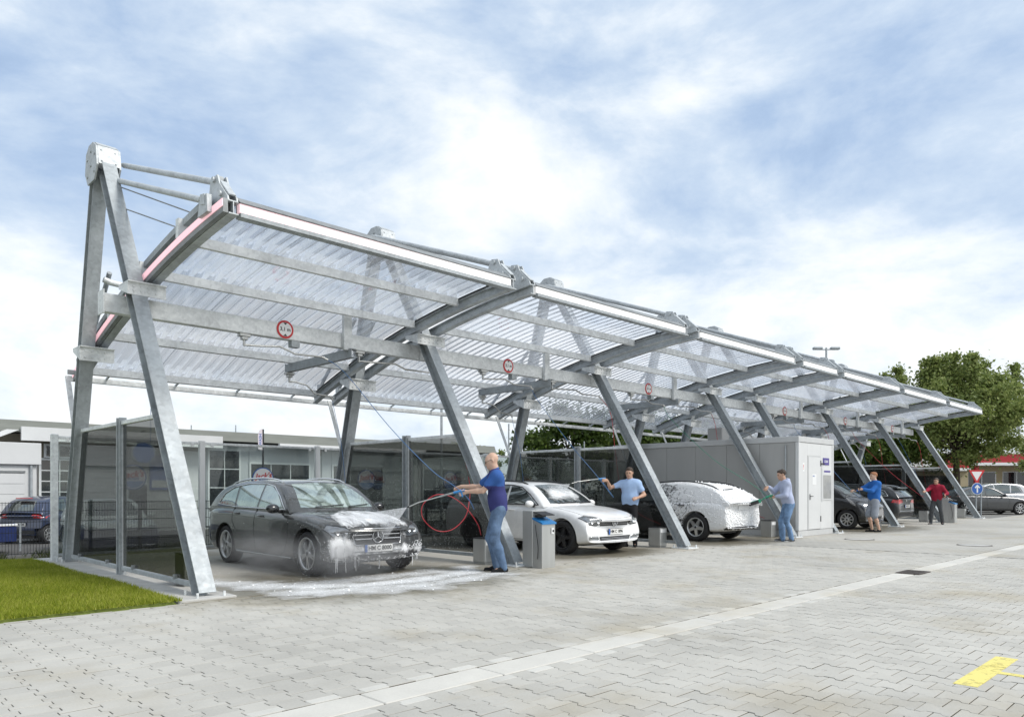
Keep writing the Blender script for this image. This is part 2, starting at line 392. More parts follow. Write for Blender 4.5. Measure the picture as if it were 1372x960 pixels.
for k, (_, f_, x, y) in enumerate(spots):
    z = R.uniform(-0.0018, 0.0018)
    if k < 300:
        o = link('paver', paver_me, yard, (x, y, z)); o.scale = (.984,.984,1) if y < -5 else (.991,.991,1); o.rotation_euler = (R.uniform(-.006,.006), R.uniform(-.006,.006), R.uniform(-.008,.008))
    else:
        tx, ty = R.uniform(-.008,.008), R.uniform(-.008,.008)
        q = .984 if y < -5 else .991; w_ = [(x+a*q, y+b*q, z+c+a*tx+b*ty) for a, b, c in pv]; rest.add(w_[:2*nO], pf[:1+nO]); rest.add(w_[nO:], [[i-nO for i in f] for f in pf[1+nO:]], 1)
# half stones that close the course against the gutter
o = rest.build('far_pavers', ['paver','joint'], yard, fix=False); o['kind'] = 'stuff'
half = MB(); half.cbox(-GP/2-0.011, GP/2+0.011, -0.044, 0.044, -0.012, 0.001, 0.003); half_me = half.mesh('half_paver', 'paver_pale')
halves = MB(); hv = [v.co[:] for v in half_me.vertices]; hf = [list(p.vertices) for p in half_me.polygons]
for i in range(1, int((PX1-PX0)/GP), 2):
    x = PX0 + (i+0.5)*GP
    if -2.6 < x < 6: link('half_paver', half_me, yard, (x, -4.87+GH/4, 0)); link('half_paver', half_me, yard, (x, -5.19-GH/4, 0))
    else:
        for yy in (-4.87+GH/4, -5.19-GH/4): halves.add([(x+a, yy+b, c) for a, b, c in hv], hf)
    halves.add([(x+a, PY1-.027+b*.6, c) for a, b, c in hv], hf)
o = halves.build('far_half_pavers', 'paver', yard); o['kind'] = 'stuff'
# gutter channel stones with an open slot along the near ones
slabm = MB(); slabm.cbox(0.004, 0.996, -5.175, -4.892, -0.05, 0.0, 0.006); slab_me = slabm.mesh('gutter_slab', 'pale_slab')
gut = tag(bpy.data.objects.new('drainage_channel', (lambda b: (b.box(-3.4, 60, -5.18, -4.893, -0.056, -0.018), b.box(13.01, 60, -4.892, -4.876, -0.056, 0.002), b.mesh('drainage_channel', 'joint'))[2])(MB())), kind='structure')  # far slot is no gap: its shade is a dark strip laid on top
COL.objects.link(gut)
for i in range(-3, 40):
    if 8.4 < i+0.5 < 9.6:
        for x0, x1 in (((8.004, 8.672),) if i == 8 else ((9.228, 9.996),)):
            b = MB(); b.cbox(x0, x1, -5.175, -4.892, -0.05, 0.002, 0.006); b.build('gutter_slab', 'pale_slab', gut)
        continue
    link('gutter_slab', slab_me, gut, (i, R.uniform(-.004,.004), R.uniform(0.0005,0.003)))
def worn(name, c):
    m, t, b, o = newmat(name); b.inputs['Base Color'].default_value = col4(c); b.inputs['Roughness'].default_value = 0.75
    ge = t.nodes.new('ShaderNodeNewGeometry'); f = noise(t, ge.outputs['Position'], 14, 7, 0.7); f2 = noise(t, ge.outputs['Position'], 3, 3, 0.5)
    k = ramp(t, m2('ADD', m2('MULTIPLY', f, 0.7, t), m2('MULTIPLY', f2, 0.3, t), t), [(0.36, 0.12), (0.50, 0.95)])
    tr = t.nodes.new('ShaderNodeBsdfTransparent'); mx = t.nodes.new('ShaderNodeMixShader'); t.links.new(k, mx.inputs[0]); t.links.new(tr.outputs[0], mx.inputs[1]); t.links.new(b.outputs[0], mx.inputs[2]); t.links.new(mx.outputs[0], o.inputs[0]); return m
# ---- gully grate, covers, yellow mark
t = thing('drain_grate', 'small rusty rectangular drain grate set in the pale gutter line', 'drain grate', (8.95, -5.08, 0.004))
b = MB(); b.box(-.27,.27,-.17,-.14,0,.012); b.box(-.27,.27,.14,.17,0,.012); b.box(-.27,-.24,-.14,.14,0,.012); b.box(.24,.27,-.14,.14,0,.012); b.build('frame','iron',t)
b = MB(); b.box(-.239,.239,-.139,.139,0,.004); b.build('sump','black',t)
for k in range(9):
    b = MB(); b.box(-.22+k*.05-.0,-.22+k*.05+.03,-.138,.138,.005,.011); b.build('bar','iron',t)
def cover(x, y, r, lab):
    t = thing('manhole_cover', lab, 'manhole cover', (x, y, 0.003))
    b = MB(); b.lathe([(r+.03,0),(r+.03,.006),(r,.006),(r,0)],(0,0,0),(0,0,1),32,0,False); b.build('rim','iron',t)
    b = MB(); b.disc((0,0,0),(0,0,1),r-.004,.005,32); b.build('lid','concrete',t)
cover(16.1, -4.2, 0.33, 'round manhole cover in the paving nearer the gutter line')
cover(16.3, -1.55, 0.33, 'round manhole cover in the paving just in front of the grey cabin')
b = MB(); M['yellow'] = worn('worn_yellow_paint', (0.80, 0.70, 0.22)); b.box(1.98,3.12,-7.60,-7.455,0.0,0.0035); b.box(2.50,2.575,-9.6,-7.601,0.0,0.0035)
tag(b.build('floor_marking', 'yellow'), 'worn yellow painted T shaped line on the grey paving', 'road marking')
# ================================================================ LAWN
def leafmat(name, stops, rough=0.6, trans=0.25, patch=0.0):
    m, t, b, o = newmat(name); t.nodes.remove(b)
    ge = t.nodes.new('ShaderNodeNewGeometry')
    f = ge.outputs['Random Per Island']
    if patch: f = m2('ADD', m2('MULTIPLY', f, 1-patch, t), m2('MULTIPLY', noise(t, ge.outputs['Position'], 0.9, 4, 0.6), patch, t), t)
    c = ramp(t, f, stops)
    df = t.nodes.new('ShaderNodeBsdfPrincipled'); df.inputs['Roughness'].default_value = rough; df.inputs['Specular IOR Level'].default_value = 0.3
    tl = t.nodes.new('ShaderNodeBsdfTranslucent'); t.links.new(c, df.inputs['Base Color']); t.links.new(c, tl.inputs[0])
    mx = t.nodes.new('ShaderNodeMixShader'); mx.inputs[0].default_value = trans
    t.links.new(df.outputs[0], mx.inputs[1]); t.links.new(tl.outputs[0], mx.inputs[2]); t.links.new(mx.outputs[0], o.inputs[0])
    return m
M['grass'] = leafmat('lawn_grass', [(0.2,(0.14,0.18,0.014)),(0.45,(0.26,0.32,0.025)),(0.62,(0.36,0.39,0.045)),(0.85,(0.50,0.46,0.14))], 0.6, 0.3, 0.5)
M['turf'] = mat('turf_soil', (0.14,0.18,0.03), 0.95, 0, 0.3, 5, c2=(0.22,0.26,0.045), bump=0.6, bscale=60)
b = MB()
GXN, GYN = 60, 36
gx = np.linspace(-14, -0.42, GXN); gy = np.linspace(-0.275, 6.95, GYN)
def lawn_z(x, y): return 0.012 + 0.02*math.sin(x*1.3+y*0.7)*math.sin(y*1.1) + 0.02
vs = [(x, y, lawn_z(x, y) if 0 < j < GYN-1 else -0.01) for j, y in enumerate(gy) for x in gx]
b.add(vs, [(j*GXN+i, j*GXN+i+1, (j+1)*GXN+i+1, (j+1)*GXN+i) for j in range(GYN-1) for i in range(GXN-1)], 0, True)
tag(b.build('lawn', 'turf'), kind='structure')
def blades(n, xr, yr, hmin, hmax, wd, keep):
    x = NR.uniform(*xr, n); y = NR.uniform(*yr, n); k = keep(x, y); x, y = x[k], y[k]; n = len(x)
    z = 0.03 + 0.02*np.sin(x*1.3+y*0.7)*np.sin(y*1.1)
    a = NR.uniform(0, 2*math.pi, n); h = NR.uniform(hmin, hmax, n); l = NR.uniform(0.2, 1.0, n)*h; la = NR.uniform(0, 2*math.pi, n); w = wd*NR.uniform(.6,1.3,n)
    v = np.zeros((n, 3, 3)); v[:,0] = np.stack([x-np.cos(a)*w, y-np.sin(a)*w, z-0.004], 1); v[:,1] = np.stack([x+np.cos(a)*w, y+np.sin(a)*w, z-0.004], 1)
    v[:,2] = np.stack([x+np.cos(la)*l, y+np.sin(la)*l, z+h], 1)
    return v.reshape(-1,3), np.arange(3*n).reshape(-1,3)
def np_mesh(name, v, f, mats):
    me = bpy.data.meshes.new(name); n, k = f.shape
    me.vertices.add(len(v)); me.vertices.foreach_set('co', np.ascontiguousarray(v, dtype=np.float32).ravel())
    me.loops.add(n*k); me.loops.foreach_set('vertex_index', f.astype(np.int32).ravel())
    me.polygons.add(n); me.polygons.foreach_set('loop_start', np.arange(0, n*k, k, dtype=np.int32))
    me.materials.append(M[mats]); me.update(calc_edges=True); return me
def infrust(x, y):
    dx, dy = x-CAMX, y-CAMY; f_ = dx*fwd.x+dy*fwd.y; r_ = dx*rgt.x+dy*rgt.y
    return (f_ > 3) & (r_ > -f_*0.80-0.5)
v, f = blades(420000, (-8, -0.37), (-0.29, 6.9), 0.015, 0.06, 0.0045, infrust)
tag(link('grass', np_mesh('grass', v, f, 'grass')), kind='stuff')
# soil strip under the fence and weeds
g = MB(); g.box(-14, 34.7, 6.961, 8.1, -0.42, 0.004); tag(g.build('soil_strip', 'soil'), kind='structure')
v, f = blades(5000, (-3.5, 0.6), (7.0, 8.0), 0.03, 0.16, 0.008, lambda x, y: (NR.rand(len(x)) < np.clip(1.2*np.sin(x*2.3+1)**2*np.sin(y*5)**2, 0, 1)))
M['weed'] = leafmat('weeds', [(0.1,(0.05,0.075,0.02)),(0.6,(0.10,0.13,0.04)),(0.95,(0.2,0.18,0.09))], 0.7, 0.2)
tag(link('weeds', np_mesh('weeds', v, f, 'weed')), kind='stuff')
# ================================================================ CANOPY
def zb(y): return 4.60 - 0.07*y - 0.0235*y*y
def legF(z): return 3.78*z/6.35
def legB(z): return 5.87 - 1.72*z/6.35
def roofmat():
    m, t, b, o = newmat('ribbed_translucent_sheet'); t.nodes.remove(b)
    g = t.nodes.new('ShaderNodeTexCoord')
    f = noise(t, g.outputs['Object'], 1.3, 5, 0.6)
    tr = t.nodes.new('ShaderNodeBsdfTransparent'); t.links.new(ramp(t, f, [(0.3,(0.90,0.93,0.975)),(0.7,(0.965,0.975,0.99))]), tr.inputs[0])
    tl = t.nodes.new('ShaderNodeBsdfTranslucent'); tl.inputs[0].default_value = (0.86,0.88,0.93,1)
    gl = t.nodes.new('ShaderNodeBsdfGlossy'); gl.inputs['Roughness'].default_value = 0.12; gl.inputs[0].default_value = (0.9,0.92,0.95,1)
    df = t.nodes.new('ShaderNodeBsdfDiffuse'); df.inputs[0].default_value = (0.7,0.73,0.78,1)
    a = t.nodes.new('ShaderNodeMixShader'); t.links.new(ramp(t, f, [(0.35,0.20),(0.65,0.36)]), a.inputs[0]); t.links.new(tr.outputs[0], a.inputs[1]); t.links.new(tl.outputs[0], a.inputs[2])
    a2 = t.nodes.new('ShaderNodeMixShader'); a2.inputs[0].default_value = 0.06; t.links.new(a.outputs[0], a2.inputs[1]); t.links.new(df.outputs[0], a2.inputs[2])
    lw = t.nodes.new('ShaderNodeLayerWeight'); lw.inputs[0].default_value = 0.3
    c = t.nodes.new('ShaderNodeMixShader'); t.links.new(m2('MULTIPLY', lw.outputs['Fresnel'], 0.5, t, True), c.inputs[0]); t.links.new(a2.outputs[0], c.inputs[1]); t.links.new(gl.outputs[0], c.inputs[2])
    t.links.new(c.outputs[0], o.inputs[0]); return m
M['roof_sheet'] = roofmat()
def stripmat(name, c, s): 
    m = mat(name, tuple(min(1,x*0.9) for x in c), 0.35, 0, 0.03, emit=c, emit_s=s); return m
M['pink_strip'] = stripmat('pink_lit_strip', (1.0,0.60,0.66), 0.40)
M['white_strip'] = stripmat('white_lit_strip', (1.0,0.985,0.97), 0.28)
m, t_, b_, o_ = newmat('pink_to_white_strip')
g_ = t_.nodes.new('ShaderNodeTexCoord'); sp_ = t_.nodes.new('ShaderNodeSeparateXYZ'); t_.links.new(g_.outputs['Object'], sp_.inputs[0])
c_ = ramp(t_, m2('DIVIDE', sp_.outputs[0], 5.2, t_), [(0.1,(1.0,0.72,0.75)),(0.75,(1.0,0.97,0.96))]); t_.links.new(c_, b_.inputs['Base Color']); t_.links.new(c_, b_.inputs['Emission Color'])
b_.inputs['Emission Strength'].default_value = 0.28; M['fade_strip'] = m

M['galv_mid'] = galv('grey_galvanised_arch', (0.47,0.50,0.515), 0.2, 0.5)
can = thing('wash_canopy', 'long galvanised steel canopy with curved arches and clear ribbed roof over the wash bays', 'canopy')
IB = ibeam(0.205, 0.21, 0.018, 0.016)
mb = MB(); mb.sweep(IB, [(0,0.0,0.02),(0,legF(6.35),6.35)], (1,0,0)); colF = mb.mesh('column','galv')
mb = MB(); mb.sweep(IB, [(0,5.87,0.02),(0,legB(6.35),6.35)], (1,0,0)); colB = mb.mesh('rear_column','galv')
mb = MB()
mb.cbox(-.2,.2,-.20,.20,0,.022,.004)
for sx in (-1,1):
    for sy in (-1,1): mb.lathe([(.0001,.06),(.016,.06),(.016,.0)],(sx*.16,sy*.165,.02),(0,0,1),8,0,False)
plate_me = mb.mesh('base_plate','galv_light')
# apex: two rounded cheek plates, a front and a rear cover, top plate and bolts
mb = MB()
zc, yc = 6.40, 3.97
cheek = [(-.20,-.30),(.20,-.30),(.36,-.10),(.30,.20),(.12,.30),(-.12,.30),(-.30,.20),(-.36,-.10)]
for x in (-.175, .150): mb.prism([(x, yc+a*.86, zc+b) for a, b in cheek], (.025,0,0))
mb.prism([(-.148,yc-.30,zc-.08),(.148,yc-.30,zc-.08),(.148,yc-.24,zc+.21),(-.148,yc-.24,zc+.21)], (0,-.016,0))
mb.prism([(-.148,yc-.10,zc+.285),(.148,yc-.10,zc+.285),(.148,yc+.10,zc+.285),(-.148,yc+.10,zc+.285)], (0,0,.014))
mb.prism([(-.148,yc-.24,zc+.215),(.148,yc-.24,zc+.215),(.148,yc-.105,zc+.295),(-.148,yc-.105,zc+.295)], (0,-.005,.012))
mb.prism([(-.148,yc+.30,zc-.08),(.148,yc+.30,zc-.08),(.148,yc+.24,zc+.21),(-.148,yc+.24,zc+.21)], (0,.016,0))
for a, b in ((-.2,-.2),(.2,-.2),(-.22,.1),(.22,.1),(0,.2),(0,-.05)):
    for s in (-1, 1): mb.disc((s*.175, yc+a*.86, zc+b*.9),(s,0,0),.018,.012,10)
for dx in (-.10,.10):
    for dz in (-.03,.15): mb.disc((dx, yc-.315+.045*(dz>0), zc+dz),(0,-1,0.2),.012,.010,8)
apex_me = mb.mesh('apex_plate','galv_mid')
# arches
YS = [-.2+6.45*i/24 for i in range(25)]
arch_pts = [(0,y,zb(y)+.085) for y in YS]
mb = MB(); mb.sweep(ibeam(.12,.17,.015,.012), arch_pts, (1,0,0)); arch_me = mb.mesh('arch_beam','galv_mid')
gus = [(-.19,.20),(.42,.19),(.40,.30),(.33,.60),(.26,.64),(.12,.63),(.06,.50),(-.17,.27)]
mb = MB()
for x in (-.065,.045): mb.prism([(x,y,zb(y if y<0.5 else .4)+z-.05) for y,z in gus],(.02,0,0))
mb.prism([(-.044,-.17,zb(-.17)+.25),(.044,-.17,zb(-.17)+.25),(.044,.08,zb(.08)+.50),(-.044,.08,zb(.08)+.50)],(0,.012,-.012))
for y,z in ((.2,.54),(.0,.3),(.3,.3)):
    mb.disc((-.065,y,zb(y)+z),(-1,0,0),.035,.03,10); mb.disc((.065,y,zb(y)+z),(1,0,0),.035,.03,10)
gus_me = mb.mesh('front_bracket','galv_mid')
mb = MB(); mb.prism([(-.03,.10,zb(.2)+.10),(-.03,.40,zb(.3)+.10),(-.03,.33,zb(.2)+.32),(-.03,.12,zb(.2)+.32)],(.06,0,0)); low_me = mb.mesh('lower_bracket','galv_mid')
A0 = Vector((0,.22,zb(.22)+.53)); A1 = Vector((0,yc-.02,zc+.10))
dA = (A1-A0).normalized()
mb = MB(); mb.tube([A0+dA*.02, A0+dA*.16],.03,8); mb.tube([A0+dA*.14,A1-dA*.14],.042,14); mb.tube([A1-dA*.16,A1],.03,8)
mb.prism([A0+Vector((-.04,-.05,-.06)),A0+Vector((-.04,.08,-.03)),A0+Vector((-.04,.08,.09)),A0+Vector((-.04,-.05,.07))],(.08,0,0)); rod_me = mb.mesh('tie_rod','galv_mid')
mb = MB(); B0 = Vector((0,6.0,zb(6.0)+.26)); B1 = Vector((0,legB(4.9)+.02,4.9)); dB = (B1-B0).normalized()
mb.tube([B0,B1],.04,10); mb.cbox(-.05,.05,5.93,6.06,zb(6.0)+.18,zb(6.0)+.32,.01); rodb_me = mb.mesh('rear_tie_rod','galv_mid')
def brk_mesh(y, z0, z1, x0, x1):
    b = MB(); b.box(x0,x1,y-.24,y+.20,z1-.018,z1); b.box(x0,x1,y-.20,y-.182,z0,z1-.018)
    for x in (x0+.001, x1-.017): b.prism([(x,y-.181,z0+.005),(x,y+.19,z1-.06),(x,y+.19,z1-.019),(x,y-.181,z1-.019)],(.016,0,0))
    for x in np.arange(x0+.08, x1-.05, .1):
        for z in (z0+.06, z1-.07): b.disc((x,y-.20,z),(0,-1,0),.015,.014,8)
    return b
yf_, yr_ = 2.48, 4.84
for i, xf in enumerate(FX):
    def put(nm, me, loc=(0,0,0), par=can): return link(nm, me, par, (xf+loc[0], loc[1], loc[2]))
    c = put('column', colF); put('column', colB)
    q = put('base_plate', plate_me, (0,0.0,0.0065)); q.scale = (1,1.1,1); put('base_plate', plate_me, (0,5.87,0.0065))
    put('apex_plate', apex_me)
    sides = [s for s in (-1,1) if not (i == 0 and s < 0) and not (i == len(FX)-1 and s > 0)]
    for s in sides:
        xa = s*.235 if i else .265
        if i == 0:
            put('tie_rod', rod_me, (.10,.0,-.27)); put('lower_bracket', low_me, (.10,0,0))
        put('arch_beam', arch_me, (xa,0,0)); put('front_bracket', gus_me, (xa,0,0)); put('tie_rod', rod_me, (xa,0,0)); put('tie_rod', rodb_me, (xa,0,0))
    x0, x1 = (-.16,.36) if i == 0 else ((-.33,.16) if i == len(FX)-1 else (-.33,.33))
    b = brk_mesh(yf_, zb(yf_-.1)-.25, zb(yf_+.2)-.004, x0, x1); o = b.build('leg_bracket','galv_light',can,(xf,0,0))
    b = brk_mesh(yr_, zb(yr_)-.30, zb(yr_+.2)-.004, x0, x1); o = b.build('leg_bracket','galv_light',can,(xf,0,0))
    # strut from rear arch end down to the rear column
    b = MB(); b.sweep([(-.04,-.012),(.04,-.012),(.04,.012),(-.04,.012)], [(.0,6.02,zb(6.02)-.02),(0,legB(2.1)+.14,2.1)], (1,0,0)); b.build('rear_strut','galv_light',can,(xf,0,0))
    b = MB(); b.box(-.17 if i else .0,.17 if i < len(FX)-1 else .0,5.99,6.04,zb(6.02)+.02,zb(6.02)+.10); b.build('cross_plate','galv',can,(xf,0,0))
# frame 0: pink strip housing on the outer arch, grey rail above, thin cables
b = MB(); b.sweep([(-.03,-.085),(.03,-.085),(.03,.085),(-.03,.085)], [(.165,y,zb(y)+.085) for y in YS], (1,0,0)); b.build('light_housing','galv_dark',can)
b = MB(); b.sweep([(-.004,-.045),(.004,-.045),(.004,.045),(-.004,.045)], [(.129,y,zb(y)+.115) for y in YS], (1,0,0)); b.build('light_strip','pink_strip',can)
b = MB(); b.sweep([(-.045,-.045),(.045,-.045),(.045,.045),(-.045,.045)], [(.24,y,zb(y)+.38) for y in YS[2:]], (1,0,0)); b.build('edge_rail','galv',can)
for y in (1.25, 2.75, 4.2):
    b = MB(); b.box(.135,.36,y-.05,y+.05,zb(y)+.175,zb(y)+.43); b.build('rail_bracket','galv_light',can)
b = MB(); b.tube([(.15,legB(4.75)-.1,4.75),(.26,legB(4.75)-.1,4.72),(1.0,legB(4.75)-.1,4.66)],.05,10); b.build('cross_tube','galv_light',can)
for (a, c) in (((.1,legF(5.95)-.1,5.95),(.24,1.1,4.98)),((.1,legF(5.55)-.1,5.55),(.24,1.62,4.92))):
    b = MB(); b.tube([a,c],.010,6); b.build('cable','galv_dark',can)
# bays
PUR = (1.15, 2.42, 4.72, 6.06)
for i in range(7):
    xa, xb = FX[i]+(.34 if i == 0 else .31), FX[i+1]-.31
    for k, y in enumerate(PUR):
        b = MB(); b.sweep([(-.03,-.062),(.03,-.062),(.03,-.046),(-.018,-.046),(-.018,.062),(.03,.062),(.03,.074),(-.03,.074)], [(xa,0,0),(xb,0,0)], (0,1,0))
        o = b.build('purlin','galv_light',can,(0,y,zb(y)+.128)); o.rotation_euler = (math.atan(-.07-.047*y)*.6,0,0)
        b = MB()
        for x in (xa, xb-.10): b.prism([(x,y-.1,zb(y)+.14),(x,y+.1,zb(y)+.14),(x,y+.05,zb(y)+.27),(x,y-.05,zb(y)+.27)],(.1,0,0)) if False else None
    # eave
    y0 = -.2
    b = MB(); b.box(xa,xb,-.235,-.10,zb(y0)-.02,zb(y0)+.03); b.build('eave_ledge','galv',can)
    b = MB(); b.box(xa,xb,-.12,-.10,zb(y0)+.031,zb(y0)+.235); b.build('eave_beam','galv_dark',can)
    b = MB(); b.box(xa,xb,-.205,-.121,zb(y0)+.04,zb(y0)+.15); b.build('light_strip','fade_strip' if i == 0 else 'white_strip',can)
    b = MB(); b.prism([(xa,-.225,zb(y0)+.158),(xa,-.10,zb(y0)+.250),(xa,-.085,zb(y0)+.240),(xa,-.215,zb(y0)+.151)],(xb-xa,0,0)); b.box(xa,xb,-.098,0.03,zb(y0)+.241,zb(y0)+.254); b.build('eave_flashing','galv_dark',can)
    # ribbed sheets
    wsh = xb-xa; ns = max(2, round(wsh/1.05))
    for k in range(ns):
        s0, s1 = xa+wsh*k/ns, xa+wsh*(k+1)/ns+(.02 if k < ns-1 else 0)
        nr = max(4, round((s1-s0)/.21)); pr = []
        for r in range(nr):
            p = s0+(s1-s0)*r/nr; q = (s1-s0)/nr
            pr += [(p,0),(p+q*.38,0),(p+q*.52,.045),(p+q*.86,.045)]
        pr.append((s1,0)); yy = [-.06+6.28*j/20 for j in range(21)]
        vs = [(x, y, zb(y)+.208+dz+(.004 if k % 2 else 0)) for y in yy for x, dz in pr]; n = len(pr)
        b = MB(); b.add(vs, [(j*n+a, j*n+a+1, (j+1)*n+a+1, (j+1)*n+a) for j in range(20) for a in range(n-1)], 0, False)
        o = b.build('roof_sheet','roof_sheet',can,fix=False)
    # dark flashing strip closing the sheet ends on the arches
    b = MB()
    for x in (xa-.075, xb-.0):
        b = MB(); b.sweep([(0,-.012),(.075,-.012),(.075,.012),(0,.012)], [(x,y,zb(y)+.186) for y in YS[1:]], (1,0,0)); b.build('sheet_seal','dark',can)
    # gutter and hangers
    b = MB(); b.sweep([(-.05,-.045),(.05,-.045),(.05,.045),(.04,.045),(.04,-.035),(-.04,-.035),(-.04,.045),(-.05,.045)],[(FX[i]+(.0 if i else .1),6.46,3.33-.02*i),(FX[i+1]-.004,6.46,3.33-.02*i-.018)],(0,1,0)); gg = b.build('gutter','galv_light',can)
    for k in range(4):
        x = xa+.4+k*(wsh-.8)/3; b = MB(); b.prism([(x,6.09,zb(6.06)+.15),(x,6.47,3.36-.02*i),(x,6.47,3.39-.02*i),(x,6.09,zb(6.06)+.19)],(.03,0,0)); b.build('hanger','galv',gg)
    # service beam with hanger post, cross arm
    b = MB(); b.cbox(FX[i]-(.36 if i == 0 else -.003), FX[i+1]-.003, 2.66, 2.80, 3.83, 4.10, .008); b.build('service_beam','galv_light',can)
    if i != 3:
        b = MB(); b.box(FX[i]+3.52,FX[i]+3.68,2.585,2.655,3.79,zb(2.42)+.20); b.build('hanger_post','galv_light',can)
        b = MB(); b.sweep(cbeam(.10,.16,.012),[(FX[i]+3.66,2.50,3.735),(FX[i]+3.66,4.95,3.735)],(1,0,0)); b.build('cross_arm','galv',can)
        b = MB(); b.box(FX[i]+2.55,FX[i]+2.70,2.67,2.79,3.72,3.829); b.build('lamp_box','galv',can)
b = MB(); b.cbox(-.38,-.362,2.60,2.86,3.80,4.14,.004); b.build('end_plate','galv_light',can)
# ---------------------------------------------------------------- height signs
order = ['first','second','third','fourth','fifth','sixth']
near = ['above the dark estate car','above the white estate car','above the foam covered car','above the black van','above the dark car seen from behind','above the last empty bay']
for k, i in enumerate((0,1,2,4,5,6)):
    x = FX[i]+2.42
    t = thing('height_limit_sign', 'round red rimmed height sign on the beam '+near[k], 'height sign', (x,2.656,3.99), 0, 'height limit signs on the service beam')
    b = MB(); b.disc((0,0,0),(0,-1,0),.152,.006,32); b.build('sign_plate','red',t)
    b = MB(); b.disc((0,-.007,0),(0,-1,0),.118,.003,32); b.build('sign_face','white',t)
    b = MB(); b.prism([(-.035,-.0105,.112),(.035,-.0105,.112),(0,-.0105,.075)],(0,-.002,0)); b.prism([(-.035,-.0105,-.112),(.035,-.0105,-.112),(0,-.0105,-.075)],(0,-.002,0)); b.build('arrowhead','black',t)
    text('height_figures','3,1 m',.085,'black',t,face_mtx((0,-.011,0),(1,0,0),(0,0,1)),0,.002,.001)
# ---------------------------------------------------------------- glass side walls
def wallposts(mb, y, z1):
    for dy in (-.075, .045): mb.box(-.05,.05,y+dy,y+dy+.03,.02,z1)
    mb.box(-.014,.014,y-.045,y+.045,.02,z1-.02)
wl = {0:'tall smoked glass wall beside the lawn at the near end',1:'smoked glass wall between the dark estate and the white estate',2:'smoked glass wall between the white estate and the foam covered car',
      5:'smoked glass wall between the black van and the dark car seen from behind',6:'smoked glass wall beyond the dark car seen from behind',7:'smoked glass wall at the far end of the row'}
for i in wl:
    t = thing('glass_partition', wl[i], 'glass wall', (FX[i],0,0.007), 0, 'glass walls between the wash bays')
    b = MB(); b.cbox(-.03,.03,legF(2.29)+.15,2.99,2.25,2.31,.006); b.build('top_rail','galv_light',t)
    b = MB(); b.cbox(-.03,.03,3.19,legB(2.29)-.15,2.25,2.31,.006); b.build('top_rail','galv_light',t)
    b = MB(); b.cbox(-.03,.03,.22,2.99,.09,.15,.006); b.build('bottom_rail','galv',t)
    b = MB(); b.cbox(-.03,.03,3.19,5.68,.09,.15,.006); b.build('bottom_rail','galv',t)
    b = MB(); wallposts(b,3.08,2.36); b.box(-.16,.16,2.94,3.24,0,.018); b.build('post','galv',t)
    b = MB(); b.prism([(-.004,.30,.16),(-.004,2.985,.16),(-.004,2.985,2.245),(-.004,legF(2.24)+.17,2.245)],(.008,0,0)); b.build('glass_pane','smoke_glass',t)
    b = MB(); b.prism([(-.004,3.195,.16),(-.004,5.66,.16),(-.004,legB(2.24)-.17,2.245),(-.004,3.195,2.245)],(.008,0,0)); b.build('glass_pane','smoke_glass',t)
    for y in (.9,2.5,3.7,5.2):
        b = MB(); b.cbox(-.04,.04,y-.03,y+.03,.14,.20,.006); b.build('clamp','galv_dark',t)
    # brush holder standing by the wall
    h = thing('brush_holder', ['low steel brush holder box behind the glass beside the lawn','low steel brush holder box behind the man in navy','low steel brush holder box right of the white estate car',
        'low steel box right of the black van','low steel box by the man in the red hoodie','low steel box at the last leaning column'][list(wl).index(i)], 'steel box', (FX[i]-.14 if i else .24,.62 if i else 1.1,0.007), 0, 'low steel boxes beside the columns')
    b = MB(); b.cbox(-.13,.13,-.16,.16,.03,.44,.01); b.cbox(-.12,.12,-.15,.15,0,.029,.004); b.build('casing','steel_sheet',h)
    b = MB(); b.box(-.115,.115,-.164,-.1605,.33,.41); b.build('label','white',h)
    b = MB(); b.cbox(-.135,.135,-.165,.165,.441,.455,.003); b.build('lid','dark',h)
# steel box by the cabin
h = thing('brush_holder','low steel brush holder box left of the grey cabin behind the man with the brush','steel box',(15.50,.55,0.007),0,'low steel boxes beside the columns')
b = MB(); b.cbox(-.13,.13,-.16,.16,.0,.44,.01); b.build('casing','steel_sheet',h); b = MB(); b.box(-.115,.115,-.164,-.1605,.33,.41); b.build('label','white',h); b = MB(); b.cbox(-.135,.135,-.165,.165,.441,.455,.003); b.build('lid','dark',h)
# ---------------------------------------------------------------- rear glass wall
rw = thing('rear_glass_wall','long clear glass wall with white posts along the back of the wash bays','glass wall',(0,6.27,0.007))
xs = [-.15+2.62*k for k in range(14)]
for k, x in enumerate(xs):
    b = MB(); b.cbox(x-.055,x+.055,-.05,.05,.0,2.28,.008); b.build('post','white' if k in (1,2) else 'galv_light',rw)
    if k < len(xs)-1:
        b = MB(); b.cbox(x+.057,xs[k+1]-.057,-.025,.025,2.20,2.25,.005); b.build('top_rail','galv_light',rw)
        b = MB(); b.cbox(x+.057,xs[k+1]-.057,-.025,.025,.09,.14,.005); b.build('bottom_rail','galv',rw)
        b = MB(); b.box(x+.06,xs[k+1]-.06,-.004,.004,.145,2.195); b.build('glass_pane','clear_glass' if k < 7 else 'smoke_glass',rw)
        for dx in (.2, 2.42):
            b = MB(); b.cbox(x+dx-.03,x+dx+.03,-.045,-.026,2.16,2.23,.005); b.build('clamp','white',rw)
